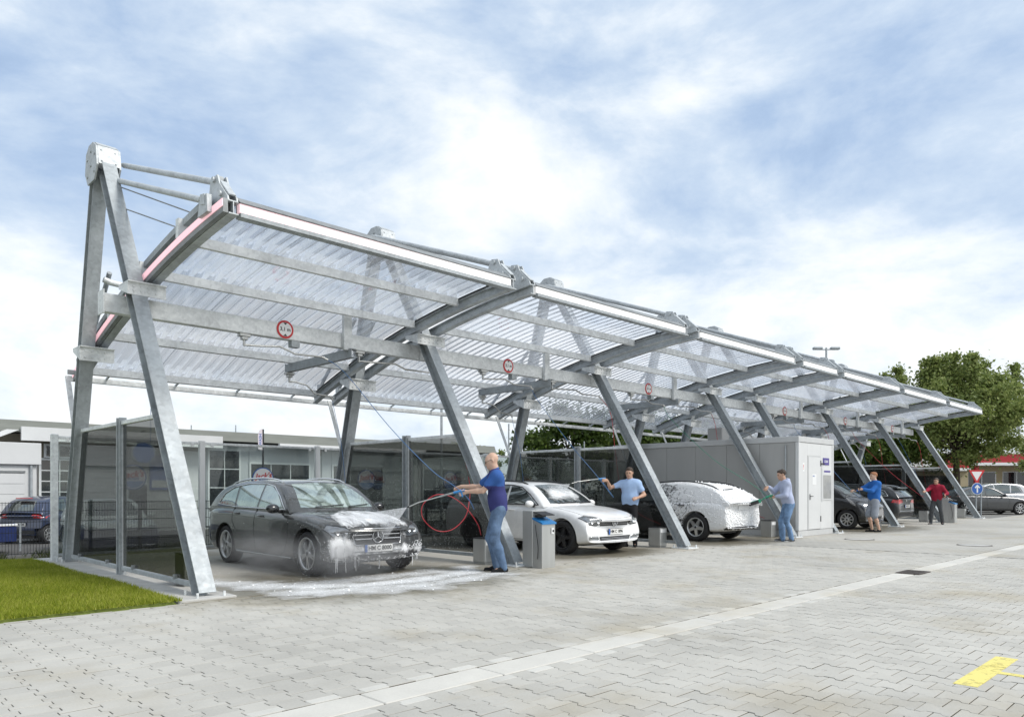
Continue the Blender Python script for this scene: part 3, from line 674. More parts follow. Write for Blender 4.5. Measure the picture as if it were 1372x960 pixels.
def jack(mtx_pos, rr, lab, k):
    t = thing('logo_sign', lab, 'round sign', mtx_pos, 0, 'round logo signs on the rear glass')
    b = MB(); b.disc((0,0,0),(0,-1,0),rr,.004,36); b.build('rim','blue',t)
    b = MB(); b.disc((0,-.005,0),(0,-1,0),rr*.92,.002,36); b.build('sign_face','white',t)
    a = [ (rr*.86*math.cos(q), -.0078, rr*.86*math.sin(q)) for q in np.linspace(math.pi+.35, 2*math.pi-.35, 16)]
    b = MB(); b.prism(a,(0,-.001,0)); b.build('lower_band','pale_blue',t)
    text('lettering',"Jack's",rr*.72,'red',t,face_mtx((0,-.0085,rr*.22),(1,0,.12),(-.12,0,1)),.35,.004,.001)
    text('lettering',"WASH",rr*.30,'blue',t,face_mtx((0,-.0085,-rr*.12),(1,0,0),(0,0,1)),0,.002,.001)
M['pale_blue'] = mat('pale_blue_print',(0.22,0.36,0.66),0.5,0,0.08)
for k, lab in ((0,'round white logo sign on the rear glass nearest the lawn'),(1,'round white logo sign half hidden behind the dark estate roof'),(2,'round logo sign with red script behind the windscreen side of the dark estate'),(3,'round logo sign seen through smoked glass near the navy man hands'),(6,'round logo sign behind the roof of the white estate')):
    jack((xs[k]+1.31,6.255,1.53),.24,lab,k)
# ================================================================ BOOMS AND HOSES
def bez(pts, n=10):
    """smooth curve through points (Catmull-Rom)"""
    P = [Vector(p) for p in pts]; P = [P[0]*2-P[1]] + P + [P[-1]*2-P[-2]]; out_ = []
    for i in range(1, len(P)-2):
        for k in range(n):
            t = k/n; a, b, c, d = P[i-1:i+3]
            out_.append(0.5*((2*b)+(c-a)*t+(2*a-5*b+4*c-d)*t*t+(3*b-a-3*c+d)*t**3))
    return out_+[P[-2]]
def boom(lab, pts, hose, hmat, grp, hr=.006):
    """swivel arm under the service beam; pts[0] is the pivot"""
    t = thing('swing_boom', lab, 'hose boom', pts[0], 0, grp); p0 = Vector(pts[0]); L = [Vector(p)-p0 for p in pts]
    b = MB(); b.cbox(-.09,.09,-.06,.06,-.05,.0,.006); b.cbox(-.05,.05,-.05,.05,-.10,-.051,.006); b.build('pivot_block','steel',t)
    b = MB(); b.tube([(0,0,-.10),(0,0,-.20)],.022,8); b.tube([(0,0,-.18)]+L[1:],.017,8); b.build('arm','steel',t)
    h = [Vector(p)-p0 for p in hose]
    b = MB(); b.tube(bez([L[-1]-Vector((.03,0,0))]+h,10),hr,7); b.build('hose',hmat,t)
    b = MB(); b.tube([L[-1]-Vector((.05,0,0)),L[-1]+(h[0]-L[-1]).normalized()*.08],.02,8); b.build('swivel','steel',t)
HOSES = {}
GB = 'swing booms under the service beam'
def A_pts(x): return [(x+1.74,2.73,3.829),(x+1.95,2.72,3.66),(x+2.35,2.70,3.70),(x+2.62,2.69,3.61),(x+3.18,2.68,3.62)]
def B_pts(x): return [(x+3.92,2.73,3.829),(x+4.05,2.72,3.65),(x+4.70,2.68,3.68),(x+4.92,2.66,3.60),(x+5.55,2.62,3.60)]
def C_pts(x): return [(x+3.66,4.86,3.65),(x+3.80,4.84,3.47),(x+4.02,4.80,3.42),(x+4.18,4.76,3.26),(x+4.55,4.70,3.22)]
bays = {0:('over the dark estate car',), 1:('over the white estate car',), 2:('over the foam covered car',), 4:('over the black van',), 5:('over the dark car seen from behind',), 6:('over the empty far bay',)}
LANCE = {0:(3.97,-.06,1.23), 1:(9.42,1.45,1.50), 2:(13.78,-.15,1.10), 4:(19.72,-.22,1.27), 5:(26.1,-.1,1.1)}
for i, (w,) in bays.items():
    x = FX[i]
    if i == 0: h = [(3.45,2.45,3.35),(3.70,1.45,2.35),(3.93,.62,1.62),(4.02,.20,1.38),(4.20,.0,1.15),(4.27,-.05,.98),(4.16,-.10,1.08),(4.04,-.11,1.20)]; mt = 'blue_hose'
    elif i == 1: h = [(8.62,2.65,3.3),(9.05,2.05,2.3),(9.40,1.60,1.62),(9.66,1.42,1.22),(9.72,1.36,1.12),(9.62,1.42,1.28),(9.47,1.46,1.45)]; mt = 'blue_hose'
    elif i == 2: h = [(13.62,2.4,3.2),(13.72,1.2,2.1),(13.86,.2,1.45),(13.98,-.18,1.12),(13.88,-.20,1.08)]; mt = 'green_hose'
    elif i == 4: h = [(21.6,2.5,3.3),(20.8,1.2,2.2),(20.0,.1,1.30),(19.90,-.25,1.05),(19.78,-.25,1.22)]; mt = 'blue_hose'
    elif i == 5: h = [(26.9,2.4,3.2),(26.7,1.2,2.0),(26.5,.2,1.2),(26.35,-.1,1.02),(26.2,-.1,1.08)]; mt = 'red_hose'
    else: h = [(32.3,2.5,3.2),(32.5,2.1,2.2),(32.6,1.8,1.3)]; mt = 'blue_hose'
    boom(('blue' if 'blue' in mt else 'green' if 'green' in mt else 'red')+' hose on a middle swing arm '+w, A_pts(x), h, mt, GB)
    xe = x+5.25; top = B_pts(x)[-1]
    if i == 0:
        h = [(5.70,2.48,3.2),(5.50,1.75,2.2),(5.22,1.15,1.45),(5.00,.90,1.08),(4.86,.86,.80),(4.62,.93,.60),(4.36,1.03,.60),(4.14,1.10,.80),(4.12,1.09,1.03),(4.30,.98,1.20),(4.55,.88,1.18),(4.85,.84,1.00),(5.06,.75,.70),(5.10,.70,.50)]
    else:
        xe2 = xe+.35 if i != 2 else 16.0
        if i == 2: xe2 = 15.9
        h = [(xe2+.33,2.58,3.2),(xe2+.36,2.45,2.2),(xe2+.30,2.2,1.2),(xe2+.05,1.5,.72),(xe2-.12,.8,.50)]
    boom('red hose on the front swing arm '+w, B_pts(x), h, 'red_hose', GB, .0068)
    xc = x+4.58
    boom('thin blue hose on the rear swing arm '+w, C_pts(x), [(xc,4.66,2.9),(xc+.06,4.5,2.2),(xc+.1,4.4,1.4)], 'blue_hose' if i != 2 else 'green_hose', GB, .005)
boom('lone thin blue hose hanging beside the nearest leaning columns',[(.80,4.72,3.99),(.84,4.70,3.84),(.95,4.68,3.80)],[(.97,4.66,3.5),(.93,4.6,2.8),(.90,4.55,1.7)],'blue_hose',GB,.005)
# ================================================================ CABIN
M['panel_shaded'] = mat('shaded_sandwich_panel',(0.40,0.40,0.39),0.5,0.1,0.05,2,stretch=(1,1,.2))  # shaded copy of the light panel: the side's shade is put into the colour
M['panel_light'] = mat('light_grey_sandwich_panel',(0.66,0.67,0.67),0.45,0.1,0.04,2)
M['trim_grey'] = mat('pale_grey_trim',(0.55,0.56,0.56),0.45,0.1,0.05)
M['purple'] = mat('dark_violet_print',(0.07,0.05,0.26),0.5,0,0.1)
cb = thing('technical_cabin','light grey technical cabin with a side door between the wash bays','cabin',(16.02,-.06,0.007))
CW, CD, CH = 2.31, 6.3, 2.74
b = MB(); b.cbox(0.012,CW-.012,.012,CD,0.0,.16,.006); b.build('plinth','trim_grey',cb)
b = MB(); b.box(.02,CW-.02,.03,CD-.02,.161,CH-.02); b.build('core','panel_shaded',cb)
for k in range(6):
    b = MB(); w = (CD-.14)/6; b.cbox(-.0,.019,.10+k*w+.004,.10+(k+1)*w-.004,.17,CH-.17,.003); b.build('side_panel','panel_shaded',cb)
b = MB(); b.cbox(.10,.565,.004,.029,.17,CH-.17,.003); b.build('front_panel','panel_light',cb)
b = MB(); b.cbox(1.425,CW-.10,.004,.029,.17,CH-.17,.003); b.build('front_panel','panel_light',cb)
b = MB(); b.cbox(.567,1.423,.004,.029,2.23,CH-.17,.003); b.build('front_panel','panel_light',cb)
for x in (-.008, CW-.09): 
    b = MB(); b.cbox(x,x+.098,-.008,.09,.165,CH-.165,.006); b.build('corner_post','panel_light',cb)
b = MB(); b.cbox(-.012,CW+.012,-.012,CD+.01,CH-.16,CH,.01); b.build('roof_band','trim_grey',cb)
d = MB(); d.cbox(.61,1.38,-.012,.026,.18,2.19,.004); dr = d.build('door','panel_light',cb)
b = MB(); b.box(.57,.608,-.004,.028,.17,2.228); b.box(1.382,1.42,-.004,.028,.17,2.228); b.box(.608,1.382,-.004,.028,2.192,2.228); b.build('door_frame','trim_grey',cb)
b = MB(); b.cbox(.66,.70,-.022,-.0125,1.0,1.16,.003); b.tube([(.68,-.02,1.10),(.68,-.055,1.10),(.80,-.055,1.10)],.010,8); b.build('handle','dark',dr)
for z in (.38,1.95):
    b = MB(); b.cbox(1.372,1.40,-.03,-.0125,z,z+.16,.004); b.build('hinge','dark',dr)
b = MB(); b.tube([(1.41,-.02,2.02),(1.58,-.045,2.02)],.018,8); b.build('door_stay','dark',cb)
b = MB(); b.box(.84,1.10,-.0155,-.0125,1.42,1.72); nt_ = b.build('notice','white',dr)
text('notice_print','INFO',.06,'blue',dr,face_mtx((.93,-.0165,1.66),(1,0,0),(0,0,1)),0,0,.001)
b = MB(); b.cbox(1.50,2.17,-.014,.003,.98,1.90,.004); b.box(1.47,1.50,-.006,.003,.94,1.94); vm = b.build('service_panel','panel_light',cb)
b = MB(); b.cbox(1.57,2.10,-.021,-.0145,1.03,1.70,.003); b.build('panel_window','steel',vm)
b = MB(); b.box(1.62,2.05,-.018,-.0145,1.78,1.83); b.build('panel_label','purple',vm)
b = MB(); b.box(1.58,1.98,-.010,.003,1.99,2.19); q = b.build('sign','purple',cb)
text('sign_print','CASH',.10,'white',q,face_mtx((1.78,-.0115,2.09),(1,0,0),(0,0,1)),0,.002,.001)
b = MB(); b.box(.25,.37,-.0,.0035,1.78,2.02); q = b.build('sticker','white',cb); text('sticker_print','!',.18,'red',q,face_mtx((.31,-.001,1.90),(1,0,0),(0,0,1)),0,.004,.001)
b = MB(); b.tube([(-.035,.35,.2),(-.035,.35,2.5)],.022,8); b.build('downpipe','galv',cb)
for x in (.75,):
    b = MB(); b.cbox(x-.22,x+.22,2.6,3.1,CH+.001,CH+.42,.02); b.build('roof_vent','panel_shaded',cb)
# ================================================================ WASTE BINS
def bin_(loc, lab, rz=0):
    t = thing('waste_bin', lab, 'bin', loc, rz, 'grey steel bins at the column feet')
    b = MB(); b.cbox(-.165,.165,.02,.26,0,.95,.012); b.build('back_casing','steel_sheet',t)
    b = MB(); b.prism([(-.160,-.19,.0),(-.160,.019,.0),(-.160,.019,.80),(-.160,-.19,.72)],(.32,0,0)); b.build('front_casing','steel_sheet',t)
    b = MB(); b.prism([(-.172,-.21,.722),(-.172,.019,.803),(-.172,.019,.832),(-.172,-.21,.752)],(.344,0,0)); b.build('blue_rim','bright_blue',t)
    b = MB(); b.prism([(-.15,-.19,.865),(-.15,.015,.915),(-.15,.015,.93),(-.15,-.19,.88)],(.30,0,0)); b.box(-.10,.10,-.04,.018,.835,.87); b.build('flap','dark',t)
    b = MB(); b.box(-.0+.06,.12,-.2035,-.2005,.56,.66); b.build('lock_plate','white',t)
    b = MB(); b.disc((.10,-.204,.61),(0,-1,0),.02,.004,10); b.build('lock','dark',t)
    b = MB(); b.tube(bez([(-.172,-.05,.72),(-.182,-.08,.6),(-.178,-.12,.35),(-.172,-.1,.15)],6),.006,6); b.build('cord','dark',t)
bin_((5.42,-.42,0.0),'grey steel bin with blue rim beside the white estate car')
bin_((28.75,-.35,0.0),'grey steel bin with blue rim beside the man in the red hoodie')
# ================================================================ CARS
def paint(name, c, rough=0.32, flake=0.0, coat=1.0, dirt=0.0, streak=0.0):
    m, t, b, o = newmat(name)
    g = t.nodes.new('ShaderNodeTexCoord'); vec = g.outputs['Object']
    f = noise(t, vec, 5, 6, 0.65); 
    cc = ramp(t, f, [(0.3, tuple(x*0.9 for x in c)), (0.7, tuple(min(1,x*1.08) for x in c))])
    b.inputs['Metallic'].default_value = flake; b.inputs['Roughness'].default_value = rough
    b.inputs['Coat Weight'].default_value = coat; b.inputs['Coat Roughness'].default_value = 0.05
    if streak:
        mp = t.nodes.new('ShaderNodeMapping'); mp.inputs['Scale'].default_value = (7, 7, 1.0); t.links.new(vec, mp.inputs['Vector'])
        f2 = noise(t, mp.outputs[0], 3, 6, 0.7); k = ramp(t, f2, [(0.52,0.0),(0.75,streak)])
        mm = t.nodes.new('ShaderNodeMix'); mm.data_type='RGBA'; t.links.new(k, mm.inputs['Factor']); t.links.new(cc, mm.inputs['A']); mm.inputs['B'].default_value=(0.62,0.64,0.65,1); cc = mm.outputs['Result']
    t.links.new(cc, b.inputs['Base Color'])
    return m
M['paint_dark'] = paint('charcoal_metallic_paint',(0.075,0.077,0.074),0.26,0.35,1.0,0,0.16)
M['paint_white'] = paint('white_car_paint',(0.86,0.865,0.865),0.35,0,0.8)
M['paint_black'] = paint('black_car_paint',(0.022,0.023,0.025),0.25,0.1)
M['paint_anthracite'] = paint('anthracite_car_paint',(0.06,0.063,0.066),0.3,0.4)
M['paint_silver'] = paint('silver_car_paint',(0.45,0.46,0.47),0.3,0.6)
M['paint_navy'] = paint('dark_blue_car_paint',(0.035,0.05,0.10),0.3,0.3)
M['paint_palesilver'] = paint('pale_silver_car_paint',(0.55,0.57,0.57),0.35,0.3)
def carglass(name, c, mirror):
    m, t, b, o = newmat(name)
    g = t.nodes.new('ShaderNodeTexCoord'); f = noise(t, g.outputs['Object'], 3.2, 4, 0.6, 0.6)
    t.links.new(ramp(t, f, [(0.36, tuple(x*0.35 for x in c)), (0.5, c), (0.64, tuple(x*1.35 for x in c))]), b.inputs['Base Color'])
    b.inputs['Roughness'].default_value = 0.06; b.inputs['Specular IOR Level'].default_value = 0.8
    gl = t.nodes.new('ShaderNodeBsdfGlossy'); gl.inputs['Roughness'].default_value = 0.02; gl.inputs[0].default_value = (0.82,0.92,0.88,1)
    lw = t.nodes.new('ShaderNodeLayerWeight'); lw.inputs[0].default_value = 0.4
    mx = t.nodes.new('ShaderNodeMixShader'); t.links.new(m2('ADD', m2('MULTIPLY', lw.outputs['Fresnel'], 0.5, t), mirror, t, True), mx.inputs[0])
    t.links.new(b.outputs[0], mx.inputs[1]); t.links.new(gl.outputs[0], mx.inputs[2]); t.links.new(mx.outputs[0], o.inputs[0]); return m
M['car_glass_light'] = carglass('pale_green_car_glass',(0.26,0.32,0.29),0.30)
M['car_glass'] = carglass('dark_car_glass',(0.030,0.036,0.036),0.10)
M['lamp_glass'] = mat('headlight_lens',(0.20,0.215,0.23),0.08,0.4,0.35,16,spec=0.9,coat=1.0)
M['lamp_bright'] = mat('headlight_reflector',(0.80,0.82,0.84),0.10,0.8,0.1)
M['tail_red'] = mat('red_tail_lens',(0.50,0.018,0.02),0.12,0,0.2,8,coat=1.0)
M['alloy'] = mat('silver_alloy',(0.55,0.56,0.56),0.3,0.8,0.06)
M['black_alloy'] = mat('black_alloy',(0.035,0.035,0.037),0.35,0.4,0.1)
M['plate_white'] = mat('number_plate',(0.80,0.80,0.78),0.4,0,0.03)

def interp(tab, y):
    ys = [a for a, _ in tab]; zs = [b for _, b in tab]; return float(np.interp(y, ys, zs))
def wheel_mesh(r, w, spokes, alloy, rr=.70, twin=False):
    t = MB(); R1 = r; ri = r*rr
    t.lathe([(ri,-w/2+.015),(ri+.02,-w/2),(R1-.035,-w/2),(R1-.010,-w/2+.015),(R1,-w/2+.04),(R1,w/2-.04),(R1-.010,w/2-.015),(R1-.035,w/2),(ri+.02,w/2),(ri,w/2-.015)],(0,0,0),(-1,0,0),40,0,True,True)
    m = MB()
    m.lathe([(ri,w/2-.012),(ri+.004,w/2-.006),(ri-.012,w/2-.004),(ri-.028,w/2-.03),(ri-.03,-w/2+.02)],(0,0,0),(-1,0,0),40,0)
    m.lathe([(.0001,w/2-.020),(.055,w/2-.022),(.065,w/2-.045),(.065,0)],(0,0,0),(-1,0,0),20,0)
    for k in range(spokes):
        angs = [2*math.pi*k/spokes + .3] if not twin else [2*math.pi*k/spokes+.3-.13, 2*math.pi*k/spokes+.3+.13]
        for a in angs:
            d = Vector((0, math.cos(a), math.sin(a))); e = Vector((0,-math.sin(a),math.cos(a)))
            h0, h1 = (.030,.022) if not twin else (.016,.014)
            if spokes >= 8 and not twin: h0, h1 = .020,.016
            if spokes == 5 and not twin: h0, h1 = .045,.030
            p0, p1 = d*.045, d*(ri-.02); xo = -(w/2-.024)
            v = []
            for p, h, xx in ((p0,h0,xo-.004),(p1,h1,xo+.004)):
                v += [p+e*h+Vector((xx,0,0)), p-e*h+Vector((xx,0,0)), p-e*h*1.2+Vector((xx+.03,0,0)), p+e*h*1.2+Vector((xx+.03,0,0))]
            m.add(v,[(0,1,2,3),(7,6,5,4),(0,4,5,1),(1,5,6,2),(2,6,7,3),(3,7,4,0)],0)
    bk = MB(); bk.disc((-.0,0,0),(-1,0,0),ri-.032,.02,32)  # dark backing disc behind the spokes, plus the centre cap
    bk.lathe([(.0001,w/2-.018),(.03,w/2-.018),(.03,w/2-.03)],(0,0,0),(-1,0,0),16,0,False)
    return t.mesh('tyre','rubber'), m.mesh('rim',alloy), bk.mesh('wheel_backing','dark')
def car(name, label, cat, loc, rz, sp, group=None):
    root = thing(name, label, cat, loc, rz, group)
    L, Wd, Hh = sp['L'], sp['W'], sp['H']; hw = Wd/2
    zbot = sp.get('zbot', .20); hood = sp['hood']; belt = sp['belt']; gh = sp['gh']
    Bf, Br = sp.get('Bf',.34), sp.get('Br',.20)
    wf = sp.get('roofw', .70)*hw
    def bulge(x, y):
        u = min(1.0, abs(x)/hw); s = u**2.6
        ff = max(0, 1-y/1.35); fr = max(0, 1-(L-y)/1.1)
        return y + s*Bf*ff*ff - s*Br*fr*fr
    def bulgeg(x, y):
        u = min(1.0, abs(x)/hw); s = u**2.0
        a, c = gh[0][0], gh[-1][0]; ff = max(0, 1-(y-a)/1.3); fr = max(0, 1-(c-y)/1.0)
        return y + s*sp.get('Wf',.26)*ff*ff - s*sp.get('Wr',.14)*fr*fr
    # ---- lower body loft
    ys = sorted(set([0,.03,.10,.22,.42,.7,1.0,1.3]+[1.3+(L-1.3-.9)*k/7 for k in range(1,8)]+[L-.7,L-.45,L-.25,L-.10,L-.03,L]))
    nose = sp.get('nose', [(0,.0),(1,.0)]); rings = []
    for y in ys:
        e = min(y, L-y); hwy = hw*(1-.075*max(0,1-e/.5)**2)
        zt = interp(hood, y); zs = min(interp(belt, y), zt-.02) ; zs = max(zs, .45)
        zb_ = zbot + .06*max(0,1-y/.5) + .10*max(0,1-(L-y)/.5)
        mid = zb_+(zs-zb_)*.5
        half = [(0,zb_),(hwy*.55,zb_),(hwy*.90,zb_+.005),(hwy*.965,zb_+.05),(hwy*.985,zb_+.13),(hwy*1.0,mid),(hwy*.995,zs-.18*(zs-zb_)),(hwy*.965,zs-.035),(hwy*.90,zs+.012+(zt-zs)*.25),(hwy*.72,zs+(zt-zs)*.72),(hwy*.40,zt-.006),(0,zt)]
        ring = [(x,z) for x,z in half] + [(-x,z) for x,z in half[1:-1]][::-1]
        rr = []
        for x, z in ring:
            k = (z-zb_)/max(.01,(zt-zb_))
            # front face profile: bumper proud, bonnet edge leans back; the tail likewise
            pf = interp(sp.get('fprof',[(0,.07),(.25,.0),(.55,.0),(.8,.05),(1,.13)]),k)*max(0,1-y/.5)**2
            pr = interp(sp.get('rprof',[(0,.08),(.3,.0),(.6,.03),(1,.06)]),k)*max(0,1-(L-y)/.5)**2
            rr.append((x, bulge(x, y)+pf-pr, z))
        rings.append(rr)
    n = len(rings[0]); mb = MB()
    vs = [p for r in rings for p in r]
    mb.add(vs,[(i*n+j,i*n+(j+1)%n,(i+1)*n+(j+1)%n,(i+1)*n+j) for i in range(len(rings)-1) for j in range(n)],0,True)
    # end caps as quads strips between mirrored points
    for base, fl in ((0,False),((len(rings)-1)*n,True)):
        h = n//2
        for k in range(h):
            a, b_, c, d = base+k, base+k+1, base+(n-k-1)%n, base+(n-k)%n
            q = [a,b_,c,d]; q = list(dict.fromkeys(q))
            if len(q) >= 3: mb.f.append(q if fl else q[::-1]); mb.m.append(0); mb.sm.append(True)
    low = mb.build('tmp_low',[sp['paint'],'dark'])
    md = low.modifiers.new('s','SUBSURF'); md.levels = 2; md.render_levels = 2
    r = sp['r']; cut = MB()
    for wy in (sp['yf'], sp['yr']):
        for s in (-1,1): cut.lathe([(.0001,0),(r+.055,0),(r+.055,.6),(.0001,.6)],(s*(hw-.30),wy,r),(s,0,0),36,0,False)
    co = cut.build('tmp_cut',['dark'])
    bo = low.modifiers.new('b','BOOLEAN'); bo.operation='DIFFERENCE'; bo.object = co; bo.solver='EXACT'
    bpy.context.view_layer.update(); dg = bpy.context.evaluated_depsgraph_get()
    me1 = bpy.data.meshes.new_from_object(low.evaluated_get(dg)); bpy.data.objects.remove(low); bpy.data.objects.remove(co)
    bm = bmesh.new(); bm.from_mesh(me1)
    for f in bm.faces:
        c = f.calc_center_median(); f.smooth = True; f.material_index = 0
        for wy in (sp['yf'],sp['yr']):
            d = math.hypot(c.y-wy, c.z-r)
            if d < r+.06 and (abs(f.normal.x) < .35 and d > r+.03 or abs(c.x) < hw-.25) and abs(c.x) < hw+.01: f.material_index = 1
        if c.z < zbot+.03 and f.normal.z < -.5: f.material_index = 1
        if sp.get('cladding') and c.z < sp['cladding']: f.material_index = 1
    # ---- greenhouse loft
    gys = []
    for a, b_ in zip(gh[:-1], gh[1:]):
        k = max(1, int((b_[0]-a[0])/.16)); gys += [a[0]+(b_[0]-a[0])*j/k for j in range(k)]
    gys.append(gh[-1][0]); zr = max(z for _, z in gh); gr = []
    for y in gys:
        zt = interp(gh, y); zb0 = interp(hood, y)-.10; zt = max(zt, zb0+.03); bw = hw*.925
        def wz(z): k = min(1,max(0,(z-zb0-.06)/(zr-zb0-.06))); return bw+(wf-bw)*k**1.15
        h = []
        for k in range(7):
            z = zb0+(zt-.045-zb0)*k/6 if zt-zb0 > .1 else zb0+(zt-zb0)*.6*k/6
            h.append((wz(z), z))
        xt = h[-1][0]; h += [(xt*.955,zt-.016),(xt*.8,zt-.004),(xt*.42,zt+.010),(0,zt+.014)]
        gr.append([(x, bulgeg(x,y), z) for x, z in h]+[(-x,bulgeg(x,y),z) for x,z in h[:-1][::-1]])
    n2 = len(gr[0]); mg = MB(); mg.add([p for q in gr for p in q],[(i*n2+j,i*n2+j+1,(i+1)*n2+j+1,(i+1)*n2+j) for i in range(len(gr)-1) for j in range(n2-1)],0,True)
    go = mg.build('tmp_g',[sp['paint']]); md = go.modifiers.new('s','SUBSURF'); md.levels = 2
    bpy.context.view_layer.update(); dg = bpy.context.evaluated_depsgraph_get()
    me2 = bpy.data.meshes.new_from_object(go.evaluated_get(dg)); bpy.data.objects.remove(go); bm.from_mesh(me2)
    for f in bm.faces: f.smooth = True
    body = bpy.data.meshes.new('body'); bm.to_mesh(body); bvh = BVHTree.FromBMesh(bm); bm.free()
    body.materials.clear(); body.materials.append(M[sp['paint']]); body.materials.append(M['dark'])
    try: body.set_sharp_from_angle(angle=rad(48))
    except Exception: pass
    bo = link('body', body, root)
    # ---- projecting helpers
    def hit(axis, u, v):
        if axis[0] == 'x':
            s = -1 if axis[1] == '-' else 1; h = bvh.ray_cast(Vector((s*3,u,v)), Vector((-s,0,0)))
        elif axis[0] == 'y':
            s = -1 if axis[1] == '-' else 1; h = bvh.ray_cast(Vector((u, -3 if s < 0 else L+3, v)), Vector((0,-s,0)))
        else: h = bvh.ray_cast(Vector((u,v,4)), Vector((0,0,-1)))
        return (h[0], h[1]) if h[0] is not None else (None, None)
    def orient(nm, axis):
        d = {'x-':Vector((-1,0,0)),'x+':Vector((1,0,0)),'y-':Vector((0,-1,0)),'y+':Vector((0,1,0)),'z+':Vector((0,0,1))}[axis]
        return nm if nm.dot(d) > 0 else -nm
    def patch(nm, poly, axis, mtl, off=.005, grid=.07, parent=None, thick=0.006):
        b = bmesh.new(); vv = [b.verts.new((u,v,0)) for u, v in poly]; b.faces.new(vv)
        us = [p[0] for p in poly]; vs_ = [p[1] for p in poly]
        for ax, lo, hi in ((0,min(us),max(us)),(1,min(vs_),max(vs_))):
            k = int((hi-lo)/grid)
            for j in range(1, k+1):
                p = [0,0,0]; p[ax] = lo+(hi-lo)*j/(k+1); q = [0,0,0]; q[ax] = 1
                bmesh.ops.bisect_plane(b, geom=b.verts[:]+b.edges[:]+b.faces[:], plane_co=p, plane_no=q)
        bad = []; lay = b.verts.layers.float.new('edge')
        for v in b.verts:
            dd = 9
            for (x0_,y0_),(x1_,y1_) in zip(poly, poly[1:]+poly[:1]):
                ex, ey = x1_-x0_, y1_-y0_; tt = max(0,min(1,((v.co.x-x0_)*ex+(v.co.y-y0_)*ey)/max(1e-9,ex*ex+ey*ey))); dd = min(dd, math.hypot(v.co.x-x0_-tt*ex, v.co.y-y0_-tt*ey))
            v[lay] = min(1.0, dd/.19)
        for v in b.verts:
            p, nml = hit(axis, v.co.x, v.co.y)
            if p is None: bad.append(v); continue
            v.co = p + orient(nml,axis)*off
        if bad: bmesh.ops.delete(b, geom=bad, context='VERTS')
        if not b.faces: b.free(); return None
        bmesh.ops.recalc_face_normals(b, faces=b.faces)
        d = {'x-':Vector((-1,0,0)),'x+':Vector((1,0,0)),'y-':Vector((0,-1,0)),'y+':Vector((0,1,0)),'z+':Vector((0,0,1))}[axis]
        if sum((f.normal.dot(d)*f.calc_area() for f in b.faces)) < 0: bmesh.ops.reverse_faces(b, faces=b.faces)
        for f in b.faces: f.smooth = True
        me = bpy.data.meshes.new(nm); b.to_mesh(me); b.free(); me.materials.append(M[mtl]); return link(nm, me, parent or root)
    def line(nm, pts, axis, mtl, r=.006, off=.003, closed=False, parent=None, step=.06):
        out_ = []; P = pts+([pts[0]] if closed else [])
        for a, b_ in zip(P[:-1],P[1:]):
            k = max(1,int(math.hypot(b_[0]-a[0],b_[1]-a[1])/step))
            for j in range(k):
                p, nml = hit(axis, a[0]+(b_[0]-a[0])*j/k, a[1]+(b_[1]-a[1])*j/k)
                if p is not None: out_.append(p+orient(nml,axis)*off)
        p, nml = hit(axis, *P[-1])
        if p is not None: out_.append(p+orient(nml,axis)*off)
        if len(out_) < 2: return None
        b = MB(); b.tube(out_, r, 6); return b.build(nm, mtl, parent or root)
    hp = dict(hit=hit, patch=patch, line=line, root=root, body=bo)
    # ---- windows
    both = (('x-',),('x+',))
    for ax in ('x-','x+'):
        for w in sp.get('win',[]): patch('side_window', w, ax, sp.get('glass','car_glass'), .004)
        if sp.get('dlo'): line('window_trim', sp['dlo'], ax, sp.get('trim','dark'), .011, .006, True)
        for s in sp.get('seams',[]): line('door_seam', s, ax, 'dark', .0055, -.001)
        for (y, z) in sp.get('handles',[]):
            p, nml = hit(ax, y, z)
            if p is not None:
                b = MB(); sx = -1 if ax == 'x-' else 1; b.tube([p+Vector((0,-.09,0)),p+Vector((sx*.03,-.06,0)),p+Vector((sx*.03,.06,0)),p+Vector((0,.09,0))],.013,8); b.build('door_handle',sp.get('handle','paint') if sp.get('handle') else sp['paint'],root)
        if sp.get('sill_trim'): line('sill_trim', sp['sill_trim'], ax, 'chrome', .012, .006)
        if sp.get('rail'):
            ra = sp['rail']; b = MB(); sx = -1 if ax == 'x-' else 1; pts = []
            for k in range(13):
                y = ra[0]+(ra[1]-ra[0])*k/12; h = bvh.ray_cast(Vector((sx*(wf-.06),y,4)),Vector((0,0,-1)))
                if h[0] is not None: pts.append(h[0]+Vector((0,0,.035*math.sin(math.pi*min(1,max(0,(k+.0)/12)))**.35+.004)))
            if len(pts) > 2: b.tube(pts,.016,8); b.build('roof_rail',sp.get('rail_mat','chrome'),root)
        # mirrors
        if sp.get('mirror'):
            y, z = sp['mirror']; sx = -1 if ax == 'x-' else 1; p, nml = hit(ax, y, z-.05)
            if p is not None:
                b = MB(); b2 = bmesh.new(); bmesh.ops.create_uvsphere(b2,u_segments=16,v_segments=10,radius=1)
                for v in b2.verts: v.co = (v.co.x*.11, (v.co.y*.085 if v.co.y < 0 else v.co.y*.03), v.co.z*.075)
                bmesh.ops.translate(b2, verts=b2.verts, vec=(p.x+sx*.15, p.y-.0, z)); b.frombm(b2,0,True)
                mo = b.build('wing_mirror',sp.get('mirror_mat',sp['paint']),root)
                b = MB(); b.tube([p,Vector((p.x+sx*.10,p.y,z-.03))],.022,8); b.build('mirror_arm','dark',mo)
    if sp.get('ws'): patch('windscreen', sp['ws'], 'y-', sp.get('glass','car_glass'), .004)
    if sp.get('rw'): patch('rear_window', sp['rw'], 'y+', sp.get('glass_rear',sp.get('glass','car_glass')), .004)
    # ---- wheels
    ty, rm, bk = wheel_mesh(r, .215, sp.get('spokes',5), sp.get('alloy','alloy'), sp.get('rr',.70), sp.get('twin',False))
